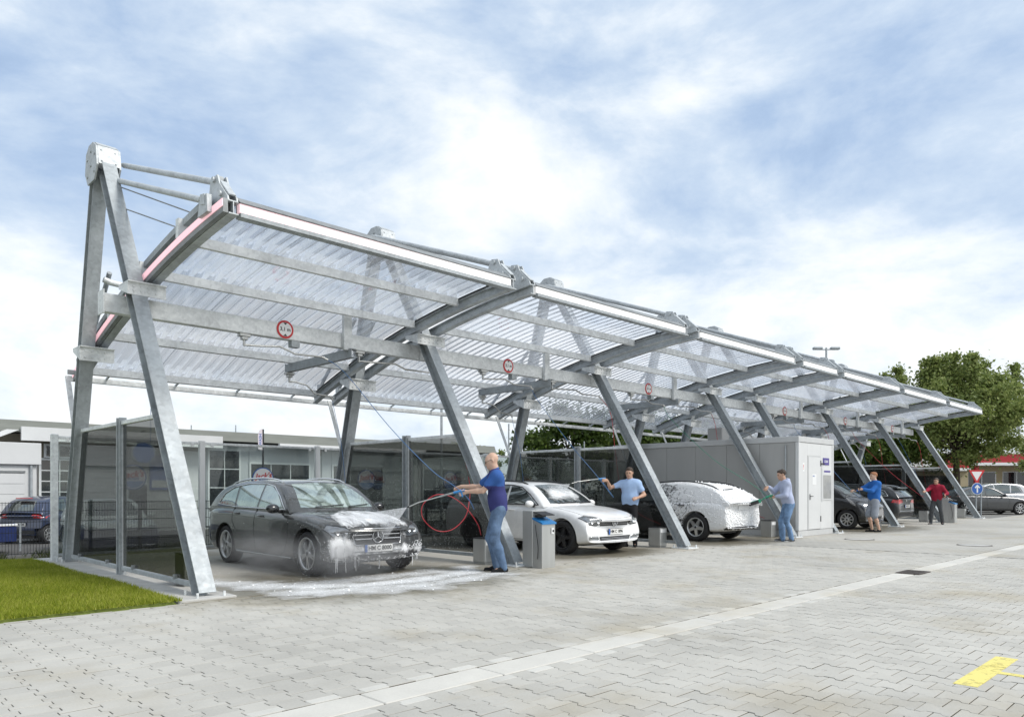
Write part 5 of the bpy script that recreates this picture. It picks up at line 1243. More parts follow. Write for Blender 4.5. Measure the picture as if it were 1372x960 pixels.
M['paint_trailer'] = paint('dark_blue_trailer_paint',(0.015,0.03,0.12),0.4,0)
tr = thing('low_blue_trailer','low dark blue trailer side with a pale rail in front of the small blue hatchback','trailer',(-.75,14.2,-.40),rad(8))
b = MB(); b.cbox(-1.6,1.6,0,1.5,.30,.72,.02); b.build('side_wall','paint_trailer',tr)
b = MB(); b.cbox(-1.62,1.62,-.02,.06,.725,.78,.01); b.build('rail','white',tr)
for x in (-.9,.9):
    b = MB(); b.lathe([(.10,-.06),(.24,-.06),(.25,0),(.24,.06),(.10,.06)],(x,.2,.25),(0,1,0),20,0,True,True); b.build('wheel','rubber',tr)
b = MB(); b.tube([(1.68,.0,.05),(1.68,.0,.80)],.03,8); b.build('post','galv',tr)
# ================================================================ PEOPLE
def cap_sdf(P, a, b, ra, rb, sx=1.0, sy=1.0):
    s = np.array([sx, sy, 1.0]); p = P/s; a = np.array(a)/s; b = np.array(b)/s; ab = b-a; l2 = max(1e-9, (ab*ab).sum())
    t = np.clip(((p-a)@ab)/l2, 0, 1); d = np.sqrt((((p-a)-t[...,None]*ab)**2).sum(-1)); return (d-(ra+(rb-ra)*t))*min(sx, sy)
def sdf_grid(prims, h, k=.03, pad=.05, cuts=(), noise_amp=0.0, seed=0):
    """prims: (a, b, ra, rb, sx, sy, k). Builds a smooth-union field on a grid and meshes its zero level"""
    lo = np.min([np.minimum(np.array(p[0])-np.array([p[4],p[5],1])*max(p[2],p[3]), np.array(p[1])-np.array([p[4],p[5],1])*max(p[2],p[3])) for p in prims],0)-pad
    hi = np.max([np.maximum(np.array(p[0])+np.array([p[4],p[5],1])*max(p[2],p[3]), np.array(p[1])+np.array([p[4],p[5],1])*max(p[2],p[3])) for p in prims],0)+pad
    n = np.ceil((hi-lo)/h).astype(int)+1
    ax = [lo[i]+h*np.arange(n[i]) for i in range(3)]
    D = np.full(n, .2, dtype=np.float64)
    for a, b, ra, rb, sx, sy, kk in prims:
        m = max(ra, rb); e = np.array([sx,sy,1])*m+max(.06,kk*1.2)
        l = np.maximum(np.floor((np.minimum(a,b)-e-lo)/h).astype(int),0); u = np.minimum(np.ceil((np.maximum(a,b)+e-lo)/h).astype(int)+1, n)
        X = np.stack(np.meshgrid(ax[0][l[0]:u[0]],ax[1][l[1]:u[1]],ax[2][l[2]:u[2]],indexing='ij'),-1)
        d = cap_sdf(X,a,b,ra,rb,sx,sy); o = D[l[0]:u[0],l[1]:u[1],l[2]:u[2]]; kk = kk or k
        hh = np.maximum(kk-np.abs(d-o),0)/kk
        D[l[0]:u[0],l[1]:u[1],l[2]:u[2]] = np.minimum(d,o)-hh*hh*kk*.25
    if cuts or noise_amp:
        X = np.stack(np.meshgrid(*ax,indexing='ij'),-1)
        if noise_amp:
            w = np.zeros(n)
            rs = np.random.RandomState(seed)
            for f_ in (14,23,37):
                v = rs.normal(size=3); v /= np.linalg.norm(v); v[2] *= .55; w += np.sin(X@(v*f_)+rs.uniform(0,6)+1.5*np.sin(X@(rs.normal(size=3)*6)))*(14/f_)
            D = D + noise_amp*w
        for pt, nrm in cuts: D = np.maximum(D, (X-np.array(pt))@np.array(nrm))
    return surface_nets(D, lo, h)
def surface_nets(D, lo, h):
    s = D < 0; n = np.array(D.shape)
    c = [(i,j,k) for i in (0,1) for j in (0,1) for k in (0,1)]
    sl = lambda A,i,j,k: A[i:A.shape[0]-1+i, j:A.shape[1]-1+j, k:A.shape[2]-1+k]
    cnt = sum(sl(s,*q).astype(int) for q in c); act = (cnt > 0) & (cnt < 8)
    idx = np.full(act.shape, -1); I = np.argwhere(act); idx[act] = np.arange(len(I))
    acc = np.zeros((len(I),3)); num = np.zeros(len(I))
    for a in c:
        for ax in range(3):
            if a[ax]: continue
            b = list(a); b[ax] = 1
            da = D[tuple((I+np.array(a)).T)]; db = D[tuple((I+np.array(b)).T)]; m = (da < 0) != (db < 0)
            t = np.where(m, da/np.where(m, da-db, 1), 0); p = np.array(a)[None]+np.zeros((len(I),3)); p[:,ax] += t
            acc[m] += p[m]; num += m
    V = lo+h*(I+acc/num[:,None]); F = []
    for ax in range(3):
        u, v = (ax+1)%3, (ax+2)%3
        A = np.take(s, range(0,n[ax]-1), ax); B = np.take(s, range(1,n[ax]), ax)
        E = np.argwhere(A != B); E = E[(E[:,u] > 0)&(E[:,v] > 0)&(E[:,u] < n[u]-1)&(E[:,v] < n[v]-1)]
        ins = A[tuple(E.T)]; q = []
        for du, dv in ((-1,-1),(0,-1),(0,0),(-1,0)):
            e = E.copy(); e[:,u] += du; e[:,v] += dv; q.append(idx[tuple(e.T)])
        q = np.stack(q,1); q[~ins] = q[~ins][:,::-1]; F.append(q)
    return V, np.concatenate(F)
def sdf_obj(name, prims, h, mats, parent, k=.03, cuts=(), noise_amp=0.0, seed=0, smooth_it=1, colour=None):
    V, F = sdf_grid(prims, h, k, .05, cuts, noise_amp, seed); F = F[(F >= 0).all(1)]
    for _ in range(smooth_it):
        acc = np.zeros_like(V); nn_ = np.zeros(len(V))
        for i in range(4):
            for j in (1,3): np.add.at(acc, F[:,i], V[F[:,(i+j)%4]]); np.add.at(nn_, F[:,i], 1)
        V = V*.5+.5*acc/np.maximum(nn_,1)[:,None]
    me = np_mesh(name, V, F, mats[0])
    for m_ in mats[1:]: me.materials.append(M[m_])
    me.polygons.foreach_set('use_smooth', np.ones(len(F), dtype=bool))
    if colour is not None: me.polygons.foreach_set('material_index', colour(V[F].mean(1)).astype(np.int32))
    return link(name, me, parent)
def V3(*a): return np.array(a, dtype=float)
def nrm(v): return v/np.linalg.norm(v)
def ik(a, c, l1, l2, pole):
    d = c-a; L = np.linalg.norm(d); L2 = min(L, (l1+l2)*.995); dn = d/L; x = (l1*l1-l2*l2+L2*L2)/(2*L2); hgt = math.sqrt(max(0,l1*l1-x*x))
    p = pole-dn*(pole@dn); p = nrm(p); return a+dn*x+p*hgt, a+dn*L2
def hand_prims(wrist, d, w, n, side, curl=1.0):
    """palm, four fingers closing round a bar that lies along w in front of the palm, and a thumb"""
    P = []
    d = nrm(d); w = nrm(w-d*(w@d)); n = np.cross(d,w)*side if False else n-d*(n@d)-w*(n@w); n = nrm(n)
    for q in (-.024,-.008,.008,.024): P.append((wrist+w*q*.6+d*.005, wrist+d*.085+w*q, .015,.013,1,1,.012))
    ln = [.040,.046,.043,.034]
    for j, q in enumerate((.032,.011,-.010,-.030)):
        k0 = wrist+d*.088+w*q; a = k0+d*(ln[j]*.80)*1+n*.010*curl; b = a+(n*.030*curl+d*.030*(1-curl)) + d*.004; c = b-d*.022*curl+n*.006+d*.02*(1-curl)
        P += [(k0,a,.0105,.0095,1,1,.006),(a,b,.0095,.0088,1,1,.005),(b,c,.0088,.0078,1,1,.005)]
    t0 = wrist+d*.022+w*.026+n*.006; t1 = t0+d*.028+w*.020+n*.024; t2 = t1+d*.026-w*.004+n*.014
    P += [(t0,t1,.014,.011,1,1,.012),(t1,t2,.011,.009,1,1,.006)]
    return P
def skinm(nm, c): 
    M[nm] = mat(nm, c, 0.5, 0, 0.06, 12, spec=.35); M[nm].node_tree.nodes['Principled BSDF'].inputs['Subsurface Weight'].default_value = .08
skinm('skin_fair',(0.60,0.40,0.30)); skinm('skin_tan',(0.50,0.31,0.22))
def cloth(nm, c, v=.10, sc=5, b=.25): M[nm] = mat(nm, c, 0.85, 0, v, sc, bump=b, bscale=120, spec=.2)
cloth('navy_polo',(0.045,0.05,0.17)); cloth('blue_sleeve',(0.045,0.12,0.36)); cloth('jeans',(0.11,0.17,0.27),.35,9); cloth('pale_blue_polo',(0.36,0.50,0.74)); cloth('black_trousers',(0.02,0.02,0.022))
cloth('lilac_hoodie',(0.42,0.47,0.62)); cloth('light_jeans',(0.16,0.26,0.42),.35,9); cloth('royal_jacket',(0.03,0.14,0.45)); cloth('grey_shorts',(0.30,0.33,0.38)); cloth('crimson_hoodie',(0.30,0.02,0.045)); cloth('charcoal_trousers',(0.075,0.08,0.085))
cloth('black_leather',(0.016,0.016,0.017),.1,8,.1); cloth('white_rubber',(0.75,0.75,0.74))
M['brown_hair'] = mat('brown_hair',(0.045,0.028,0.018),0.6,0,.3,40,bump=.6,bscale=150,stretch=(1,1,.25)); M['ginger_hair'] = mat('ginger_hair',(0.32,0.13,0.055),0.6,0,.25,40,bump=.6,bscale=150)
M['grey_stubble'] = mat('thin_grey_hair',(0.48,0.36,0.30),0.7,0,.12,40)
M['eye'] = mat('eye',(0.03,0.022,0.02),.25,0,.1); M['lips'] = mat('lips',(0.42,0.17,0.14),.5,0,.1)
def person(label, loc, face, Hh, lean, G, gax, feet, skin, top, top2, sleeve, legs_, shorts, shoe, sole, hair, hairstyle, head_turn=0.0, glasses=False, hood=False, headpitch=.18, bulk=1.0, untuck=True):
    """local frame: +y the way the body faces, +x its right; G = grip points (right, left) in local space"""
    rz = math.atan2(-face[0], face[1]); root = thing('person', label, 'person', loc, rz, None); s = Hh/1.80
    L = lambda x,y,z: V3(x*s,y*s,z*s)
    hipc = L(0,-lean*.25,.95); up = nrm(V3(0,lean,1.0)); 
    chest = hipc+up*.40*s; neck = hipc+up*.575*s; shl = hipc+up*.505*s
    hd = neck+nrm(V3(0,lean*.7+.20,1))*.155*s
    kn = []
    body, trou, shoe_p, sole_p = [], [], [], []
    B = bulk
    # torso
    body += [(hipc, hipc+up*.16*s, .128*s*B,.125*s*B,1.22,.92,.05),(hipc+up*.14*s,chest,.125*s*B,.140*s*B,1.24,.86,.06),(shl-V3(.105*s,0,0)+up*-.03*s,shl+V3(.105*s,0,0)-up*.03*s,.088*s,.088*s,1,.92,.06),(shl,neck+up*.05*s,.075*s,.056*s,1,1,.05)]
    torso = [(a,b,ra+.022,rb+.022,sx,sy,k) for a,b,ra,rb,sx,sy,k in body[:3]]
    torso.append((shl-up*.02*s, shl+up*.045*s,.098*s,.076*s,1.18,1.05,.05))
    # head
    hf = nrm(V3(math.sin(head_turn),math.cos(head_turn),-headpitch)); hr_ = nrm(np.cross(hf,V3(0,0,1))); hu = np.cross(hr_,hf)
    hp = lambda x,y,z: hd+(hr_*x+hf*y+hu*z)*s
    body += [(neck,hd-hu*.03*s,.056*s,.058*s,1,1,.03),(hp(0,-.018,.035),hp(0,.012,.030),.088*s,.082*s,.90,1.0,.03),(hp(0,.035,-.045),hp(0,.058,-.062),.056*s,.044*s,.95,1,.05),(hp(0,.045,.0),hp(0,.052,-.03),.058*s,.052*s,.98,1,.04),
             (hp(0,.092,.018),hp(0,.112,-.016),.010*s,.016*s,1,1,.014),(hp(-.03,.082,.034),hp(.03,.082,.034),.014*s,.014*s,1,1,.02),(hp(0,.092,-.080),hp(0,.096,-.084),.018*s,.018*s,1.2,1,.02),(hp(-.018,.097,-.050),hp(.018,.097,-.050),.009*s,.009*s,1,1,.012),
             (hp(-.079,-.008,.018),hp(-.083,-.014,-.018),.018*s,.013*s,.5,1,.008),(hp(.079,-.008,.018),hp(.083,-.014,-.018),.018*s,.013*s,.5,1,.008)]
    slv = []
    for i, sd_ in ((0,1),(1,-1)):
        g = G[i]
        sh = shl+V3(sd_*.185*s,0,-.01*s); g = V3(*g)
        if sd_*1 and np.linalg.norm(g-sh) > .66*s: pass
        w = nrm(V3(*gax[i])); d = nrm(g-sh); d = nrm(d-w*(d@w)*.85)
        n = np.cross(d,w)*(1 if sd_ > 0 else -1); n = nrm(n)
        # the palm faces inward/down
        if n[2] > .3: n = -n
        wr = g-d*.092-n*.028
        el, wr2 = ik(sh, wr, .30*s, .265*s, V3(sd_*.55,-.35,-.8)); dlt = wr2-wr; wr = wr2
        body += [(sh,el,.052*s,.041*s,1,1,.03),(el,el+(wr-el)*.35,.042*s,.041*s,1,1,.02),(el+(wr-el)*.35,wr,.041*s,.026*s,1,1,.02)]
        body += hand_prims(wr, d, w*(1 if sd_ > 0 else 1), n, sd_)
        e2 = sh+(el-sh)*min(1,sleeve*1.0) if sleeve <= 1 else el
        slv.append((sh-V3(sd_*.045,0,.01),sh+V3(sd_*.01,0,0),.084*s,.082*s,1,1,.04)); slv.append((sh-V3(sd_*.01,0,0),e2,.080*s,(.066 if sleeve <= 1 else .064)*s,1,1,.035))
        if sleeve > 1: slv.append((el,el+(wr-el)*(sleeve-1),.060*s,.042*s,1,1,.03))
    for i, sd_ in ((0,1),(1,-1)):
        ft = V3(*feet[i])*s; hp_ = hipc+V3(sd_*.092*s,0,-.03*s); an = ft+V3(0,-.04*s,.085*s); fa = nrm(V3(sd_*.25,1,0))
        k_, an2 = ik(hp_, an, .435*s, .43*s, V3(sd_*.12,1,.1))
        calf = k_+(an-k_)*.35+V3(0,-.012*s,0)
        body += [(hp_,k_,.084*s,.055*s,1,1,.04),(k_,calf,.052*s,.054*s,1,1,.03),(calf,an,.054*s,.036*s,1,1,.03),(an-V3(0,0,.03*s),an+fa*.13*s-V3(0,0,.05*s),.034*s,.026*s,1,1,.03)]
        trou += [(hp_+V3(0,0,.02),k_,.100*s*(B*.5+.5),.076*s,1,1,.04)]
        if not shorts: trou += [(k_,calf,.072*s,.070*s,1,1,.03),(calf,an-V3(0,0,.035*s),.070*s,.060*s,1,1,.03)]
        else: trou[-1] = (hp_+V3(0,0,.02),hp_+(k_-hp_)*.98,.108*s,.094*s,1,1,.04)
        q = an-V3(0,0,.05*s); shoe_p += [(q-fa*.03*s,q+fa*.05*s,.045*s,.043*s,1,1,.02),(q+fa*.05*s-V3(0,0,.005),q+fa*.165*s-V3(0,0,.012*s),.042*s,.032*s,1,1,.03)]
        sole_p.append((q-fa*.035*s-V3(0,0,.03*s),q+fa*.17*s-V3(0,0,.03*s),.036*s,.036*s,1,1,.01))
    trou.append((hipc-up*.02*s,hipc+up*.07*s,.138*s*B,.130*s*B,1.2,.93,.05))
    def headcol(c):
        o = np.zeros(len(c)); q = (c-hd)@np.stack([hr_,hf,hu],1)/s
        for sx in (-.031,.031): o[((q-np.array([sx,.093,.010]))**2).sum(1) < .0125**2] = 1
        o[(np.abs(q[:,0]) < .024)&(q[:,1] > .085)&(np.abs(q[:,2]+.050) < .0075)] = 2
        o[(np.abs(np.abs(q[:,0])-.031) < .018)&(q[:,1] > .07)&(np.abs(q[:,2]-.030) < .006)] = 3
        return o
    sdf_obj('body', body, .0085, [skin,'eye','lips',hair], root, .03, colour=headcol)
    hem = hipc+up*(-.045 if untuck else .06)*s
    def topcol(c):
        q = np.abs(c[:,0]); return (((c[:,2]-shl[2])>-.16*s)&(q>.13*s)|((c-shl)[:,1] > .22*s)).astype(int)
    sdf_obj('shirt' if sleeve <= 1 else 'jacket', torso+slv, .012, [top,top2], root, .035, [(hem,-up),(neck+up*.035*s,up)], .0065, seed=int(Hh*1000), colour=topcol)
    if sleeve <= 1 and not hood:
        sdf_obj('collar', [(neck-up*.005*s,neck+up*.02*s,.068*s,.070*s,1.06,1.0,.02)], .008, [top2 if top2 != top else top], root, .02, [(neck+up*.036*s,up+V3(0,.35,0))])
    if hood:
        a = neck-V3(0,.075*s,0); sdf_obj('hood',[(a+V3(-.06*s,0,.0),a+V3(.06*s,0,.0),.058*s,.058*s,1,1,.04),(a-up*.10*s,a,.045*s,.06*s,1.3,1,.04)],.011,[top],root,.04,(),.003)
    sdf_obj('shorts' if shorts else 'trousers', trou, .012, [legs_], root, .035, [(hipc+up*.085*s,up)]+([] if not shorts else []), .0075, seed=int(Hh*777))
    sdf_obj('shoes', shoe_p, .009, [shoe], root, .02, [(V3(0,0,.012),V3(0,0,-1))])
    sdf_obj('soles', sole_p, .009, [sole], root, .02, [(V3(0,0,.022*s),V3(0,0,1)),(V3(0,0,.002),V3(0,0,-1))])
    if hairstyle != 'bald':
        if False:
            hpz = [(hp(0,-.030,.005),hp(0,-.005,.012),.0885*s,.080*s,.915,1.0,.03)]; cuts = [(hp(0,-.02,.028),hu+hf*.25),(hp(0,.03,0),hf),(hp(0,0,-.055),-hu)]
        else:
            hpz = [(hp(0,-.024,.042),hp(0,.012,.042),.094*s,.086*s,.92,1.0,.03),(hp(0,.03,.085),hp(0,.06,.09),.034*s,.03*s,1.4,1,.03)]; cuts = [(hp(0,.045,.048),hf*.75-hu*.66),(hp(0,0,-.03),-hu*.9+hf*.3)]
        sdf_obj('hair', hpz, .0075, [hair], root, .03, cuts, .002)
    if glasses:
        b = MB()
        for sx in (-.033,.033): b.tube([tuple(hp(sx+.024*math.cos(a),.110,.010+.018*math.sin(a))) for a in np.linspace(0,2*math.pi,17)],.0034,5,0,False); b.tube([tuple(hp(sx*1.7,.106,.014)),tuple(hp(sx*2.5,.02,.018)),tuple(hp(sx*2.55,-.01,.012))],.0022,5)
        b.tube([tuple(hp(-.009,.112,.012)),tuple(hp(.009,.112,.012))],.0022,5); b.build('glasses','dark',root)
    return root
def loc_pt(loc, face, w):
    """world point to the person's local frame"""
    rz = math.atan2(-face[0], face[1]); d = Vector(w)-Vector(loc); return tuple(Matrix.Rotation(-rz,3,'Z') @ d)
def loc_dir(face, w): return tuple(Matrix.Rotation(-math.atan2(-face[0],face[1]),3,'Z') @ Vector(w))
def lance(label, grip, nozzle, hmat, grip2=None, kind='lance'):
    g = Vector(grip); nz = Vector(nozzle)-g; t = thing('spray_lance' if kind == 'lance' else 'wash_brush', label, 'spray lance' if kind == 'lance' else 'wash brush', grip, 0, 'wash lances held by the men' if kind == 'lance' else None)
    d = nz.normalized(); up = Vector((0,0,1)); dn = (up-d*up.dot(d)).normalized()
    st = -d*.02+dn*.02
    b = MB(); b.tube([dn*-.055,dn*.045],.0155,10); b.tube([dn*.04-d*.06,dn*.04+d*.12],.021,10); b.tube([dn*.02+d*.045,dn*-.03+d*.04],.006,6); b.build('handle',hmat,t)
    e = nz-d*.18-Vector((0,0,-.03))
    if kind == 'lance':
        b = MB(); b.tube([dn*.04+d*.11,(dn*.04+d*.11)*.6+e*.4],.015,8); b.build('sleeve','galv_dark',t)
        b = MB(); b.tube([(dn*.04+d*.11)*.6+e*.4,e,nz-d*.02],.0085,8); b.build('tube','steel',t)
        b = MB(); b.tube([nz-d*.035,nz],[.014,.009],10); b.build('nozzle','dark',t)
    else:
        b = MB(); b.tube([dn*.04+d*.11,nz-d*.10],.013,8); b.build('shaft',hmat,t)
        b = MB(); b.sweep([(-.045,-.02),(.045,-.02),(.045,.02),(-.045,.02)],[nz-d*.12,nz+d*.14],(0,0,1)); b.build('brush_head',hmat,t)
        b = MB(); b.sweep([(-.04,-.03),(.04,-.03),(.04,.03),(-.04,.03)],[nz-d*.11+Vector((-.04,.03,-.02)),nz+d*.13+Vector((-.04,.03,-.02))],(0,0,1)); b.build('bristles','dark',t)
    return t
# man 1: navy polo, jeans, bald, glasses, facing the dark estate
f1 = Vector((-.80,.60,0)).normalized()
P1 = (4.42,-.42,0.0); g1 = (3.985,-.075,1.235); n1_ = (3.33,.46,1.02)
d1 = (Vector(n1_)-Vector(g1)).normalized(); u1 = (Vector((0,0,1))-d1*d1.z).normalized()
g1b = tuple(Vector(g1)+Vector((.10,.24,.06)))
person('bald man in navy polo and jeans spraying the dark estate car',P1,f1,1.88,.09,[loc_pt(P1,f1,g1b),loc_pt(P1,f1,g1)],[loc_dir(f1,(.6,.2,-.6)),loc_dir(f1,u1)],[(.10,.03,0),(-.11,-.05,0)],'skin_fair','navy_polo','blue_sleeve',.62,'jeans',False,'black_leather','black_leather','grey_stubble','bald',.12,True,headpitch=.42)
lance('blue handled steel lance sending a fan of water over the dark estate bonnet',g1,n1_,'bright_blue')
# man 2: behind the white estate
f2 = Vector((-.86,-.30,0)).normalized(); P2 = (9.98,1.10,0.006); g2 = (9.42,1.42,1.50); n2_ = (8.62,1.70,1.42)
g2b = (9.78,.84,1.08)
person('brown haired man in pale blue polo rinsing the white estate windscreen',P2,f2,1.78,.02,[loc_pt(P2,f2,g2),loc_pt(P2,f2,g2b)],[loc_dir(f2,(0,0,1)),loc_dir(f2,(.3,.3,.8))],[(.10,.03,0),(-.10,-.04,0)],'skin_tan','pale_blue_polo','pale_blue_polo',.55,'black_trousers',False,'black_leather','black_leather','brown_hair','short',-.1,headpitch=.22)
lance('steel lance held out over the white estate bonnet',g2,n2_,'bright_blue')
# man 3: hoodie, brush on the foamy car
f3 = Vector((-.62,.66,0)).normalized(); P3 = (14.22,-.56,0.0); g3 = (13.88,-.32,1.10); n3_ = (13.62,-.06,.98)
g3b = tuple(Vector(g3)+Vector((-.05,.12,.20)))
person('man in pale lilac hoodie and jeans brushing the foam covered car',P3,f3,1.80,.20,[loc_pt(P3,f3,g3b),loc_pt(P3,f3,g3)],[loc_dir(f3,(-.5,.3,.6)),loc_dir(f3,(.2,.2,1))],[(.10,.10,0),(-.11,-.06,0)],'skin_tan','lilac_hoodie','lilac_hoodie',1.88,'light_jeans',False,'charcoal_trousers','white_rubber','brown_hair','short',.0,hood=True,headpitch=.30)
lance('green wash brush pressed against the foam covered car',g3,n3_,'green_hose',kind='brush')
# man 4: blue jacket, shorts
f4 = Vector((-.80,.62,0)).normalized(); P4 = (20.18,-.55,0.0); g4 = (19.72,-.28,1.30); n4_ = (19.98,.30,.98)
n4_ = (19.62,.10,1.06)
person('ginger haired man in blue jacket and grey shorts rinsing the black van',P4,f4,1.82,-.02,[loc_pt(P4,f4,(19.78,.0,1.22)),loc_pt(P4,f4,g4)],[loc_dir(f4,(0,.2,1)),loc_dir(f4,(.2,.2,1))],[(.10,.05,0),(-.10,-.05,0)],'skin_fair','royal_jacket','royal_jacket',1.8,'grey_shorts',True,'black_leather','black_leather','ginger_hair','short',.0,headpitch=.05,bulk=1.12)
lance('short black lance of the man in the blue jacket',g4,n4_,'dark')
# man 5: red hoodie
f5 = Vector((-.80,-.05,0)).normalized(); P5 = (26.85,-.40,0.0); g5 = (26.62,-.72,1.02); n5_ = (25.9,-.30,1.30)
person('brown haired man in crimson hoodie and grey trousers pulling out a hose',P5,f5,1.72,.10,[loc_pt(P5,f5,(26.22,-.15,1.20)),loc_pt(P5,f5,g5)],[loc_dir(f5,(.1,.5,.7)),loc_dir(f5,(.6,.3,-.5))],[(.17,.16,0),(-.18,-.10,0)],'skin_tan','crimson_hoodie','crimson_hoodie',1.85,'charcoal_trousers',False,'charcoal_trousers','black_leather','brown_hair','short',.1,hood=True,headpitch=.15)
lance('steel lance held across by the man in the red hoodie',g5,(27.2,-.85,.88),'dark')
# ================================================================ WATER
def spraymat(name, lo, hi, amax, sc=9, stretch=(1,1,1)):
    m, t, b, o = newmat(name); b.inputs['Base Color'].default_value = (.9,.92,.94,1); b.inputs['Roughness'].default_value = .9
    g = t.nodes.new('ShaderNodeTexCoord'); mp = t.nodes.new('ShaderNodeMapping'); mp.inputs['Scale'].default_value = stretch; t.links.new(g.outputs['UV'], mp.inputs['Vector'])
    f = noise(t, mp.outputs[0], sc, 7, .7); sp = t.nodes.new('ShaderNodeSeparateXYZ'); t.links.new(g.outputs['UV'], sp.inputs[0])
    k = m2('MULTIPLY', ramp(t, f, [(lo,0.06),(hi,amax)]), ramp(t, sp.outputs[1], [(0,1.0),(.7,.75),(1.0,.25)]), t)
    tr = t.nodes.new('ShaderNodeBsdfTransparent'); mx = t.nodes.new('ShaderNodeMixShader'); t.links.new(k, mx.inputs[0]); t.links.new(tr.outputs[0], mx.inputs[1])
    tl = t.nodes.new('ShaderNodeBsdfTranslucent'); tl.inputs[0].default_value = (.9,.92,.94,1); m3 = t.nodes.new('ShaderNodeMixShader'); m3.inputs[0].default_value = .4; t.links.new(b.outputs[0], m3.inputs[1]); t.links.new(tl.outputs[0], m3.inputs[2])
    t.links.new(m3.outputs[0], mx.inputs[2]); t.links.new(mx.outputs[0], o.inputs[0]); return m
M['spray'] = spraymat('water_fan',.36,.74,.60,5,(34,1.6,1)); M['drop'] = mat('water_drop',(.85,.88,.9),.2,0,.05,spec=.8)
def fan(label, a, b0, b1, thick, drops):
    """flat jet from nozzle a opening to the line b0-b1; two thin skins and loose drops"""
    a, b0, b1 = Vector(a), Vector(b0), Vector(b1); n = (b0-a).cross(b1-a).normalized(); vs, fs, uv = [], [], []
    NU, NV = 14, 12
    for lay in (-1,1):
        o = len(vs)
        for j in range(NV+1):
            v = j/NV
            for i in range(NU+1):
                u = i/NU; e = b0.lerp(b1,u); vs.append(a.lerp(e, max(.01,v))+n*thick*lay*v*math.sin(math.pi*u)); uv.append((u,v))
        fs += [(o+j*(NU+1)+i,o+j*(NU+1)+i+1,o+(j+1)*(NU+1)+i+1,o+(j+1)*(NU+1)+i) for j in range(NV) for i in range(NU)]
    mb = MB(); mb.add(vs,fs,0,True); t = thing('water_jet',label,'water spray',a,0); me = mb.mesh('spray_fan','spray')
    l = me.uv_layers.new(name='UVMap')
    for lp in me.loops: l.data[lp.index].uv = uv[lp.vertex_index]
    for v in me.vertices: v.co -= a
    link('spray_fan',me,t)
    mb = MB()
    for _ in range(drops):
        u, v = R.random(), R.random()**.7; p = a.lerp(b0.lerp(b1,u),v*1.05)+Vector((R.gauss(0,.03),R.gauss(0,.03),R.gauss(0,.03)))*(.3+v)-a; rr = R.uniform(.002,.005)
        mb.add([p+Vector(q)*rr for q in ((0,0,1.2),(1,0,0),(-.5,.87,0),(-.5,-.87,0),(0,0,-1))],[(0,1,2),(0,2,3),(0,3,1),(4,2,1),(4,3,2),(4,1,3)])
    o = mb.build('drops','drop',t,fix=False); o['kind'] = 'stuff'
fan('white fan of water from the lance onto the dark estate bonnet',n1_,(2.45,1.0,.88),(2.80,.26,.56),.045,420)
fan('small white fan of water on the white estate roof edge',n2_,(8.05,1.95,1.38),(8.25,1.55,1.20),.03,40)
fan('thin cone of water on the black van bonnet',n4_,(20.95,.55,1.0),(20.9,.25,.75),.05,40)
# splash drops round the dark estate, in the air and on the glass behind
mb = MB()
def dropadd(p, rr): mb.add([Vector(p)+Vector(q)*rr for q in ((0,0,1.2),(1,0,0),(-.5,.87,0),(-.5,-.87,0),(0,0,-1))],[(0,1,2),(0,2,3),(0,3,1),(4,2,1),(4,3,2),(4,1,3)])
for _ in range(900):
    x = R.gauss(2.3,.75); y = R.gauss(.25,.35); z = abs(R.gauss(0,.32))
    if 1.86 < x < 3.7 and y > .3: continue
    dropadd((x,y,.02+z), R.uniform(.0015,.0045))
for _ in range(900): dropadd((5.25-.03-R.random()**2*.5,R.uniform(.5,4.6),R.uniform(.15,1.9)*R.random()**.5+.1), R.uniform(.0015,.0038))
for _ in range(260): dropadd((R.uniform(1.9,3.7),R.uniform(.5,3.2),R.triangular(.6,1.9,.9)), R.uniform(.0015,.0035))
tag(mb.build('splash_drops','drop',fix=False),kind='stuff')
# mist by the front wheel
m = bpy.data.materials.new('fine_mist'); m.use_nodes = True; t_ = m.node_tree; t_.nodes.clear(); o_ = t_.nodes.new('ShaderNodeOutputMaterial'); pv_ = t_.nodes.new('ShaderNodeVolumePrincipled'); pv_.inputs['Color'].default_value = (1,1,1,1); pv_.inputs['Anisotropy'].default_value = .3
g_ = t_.nodes.new('ShaderNodeTexCoord'); ln_ = t_.nodes.new('ShaderNodeVectorMath'); ln_.operation='LENGTH'; t_.links.new(g_.outputs['Object'], ln_.inputs[0])
fall = m2('MAXIMUM', m2('SUBTRACT', 1.0, ln_.outputs['Value'], t_), 0.0, t_); nz = ramp(t_, noise(t_, g_.outputs['Object'], 2.5, 4, .6), [(.35,.15),(.7,1.0)])
t_.links.new(m2('MULTIPLY', m2('MULTIPLY', m2('MULTIPLY', fall, fall, t_), nz, t_), 4.5, t_), pv_.inputs['Density']); t_.links.new(pv_.outputs[0], o_.inputs['Volume']); M['mist'] = m
def mist(loc, sc):
    mb = MB(); mb.lathe([(.0001,-1)]+[(math.cos(a),math.sin(a)) for a in np.linspace(-1.4,1.4,9)]+[(.0001,1)],(0,0,0),(0,0,1),16,0)
    o = mb.build('water_mist','mist'); o.location = loc; o.scale = sc; tag(o,kind='stuff')
mist((2.05,.0,.36),(1.05,.8,.48)); mist((1.50,1.5,.35),(.5,1.6,.46))
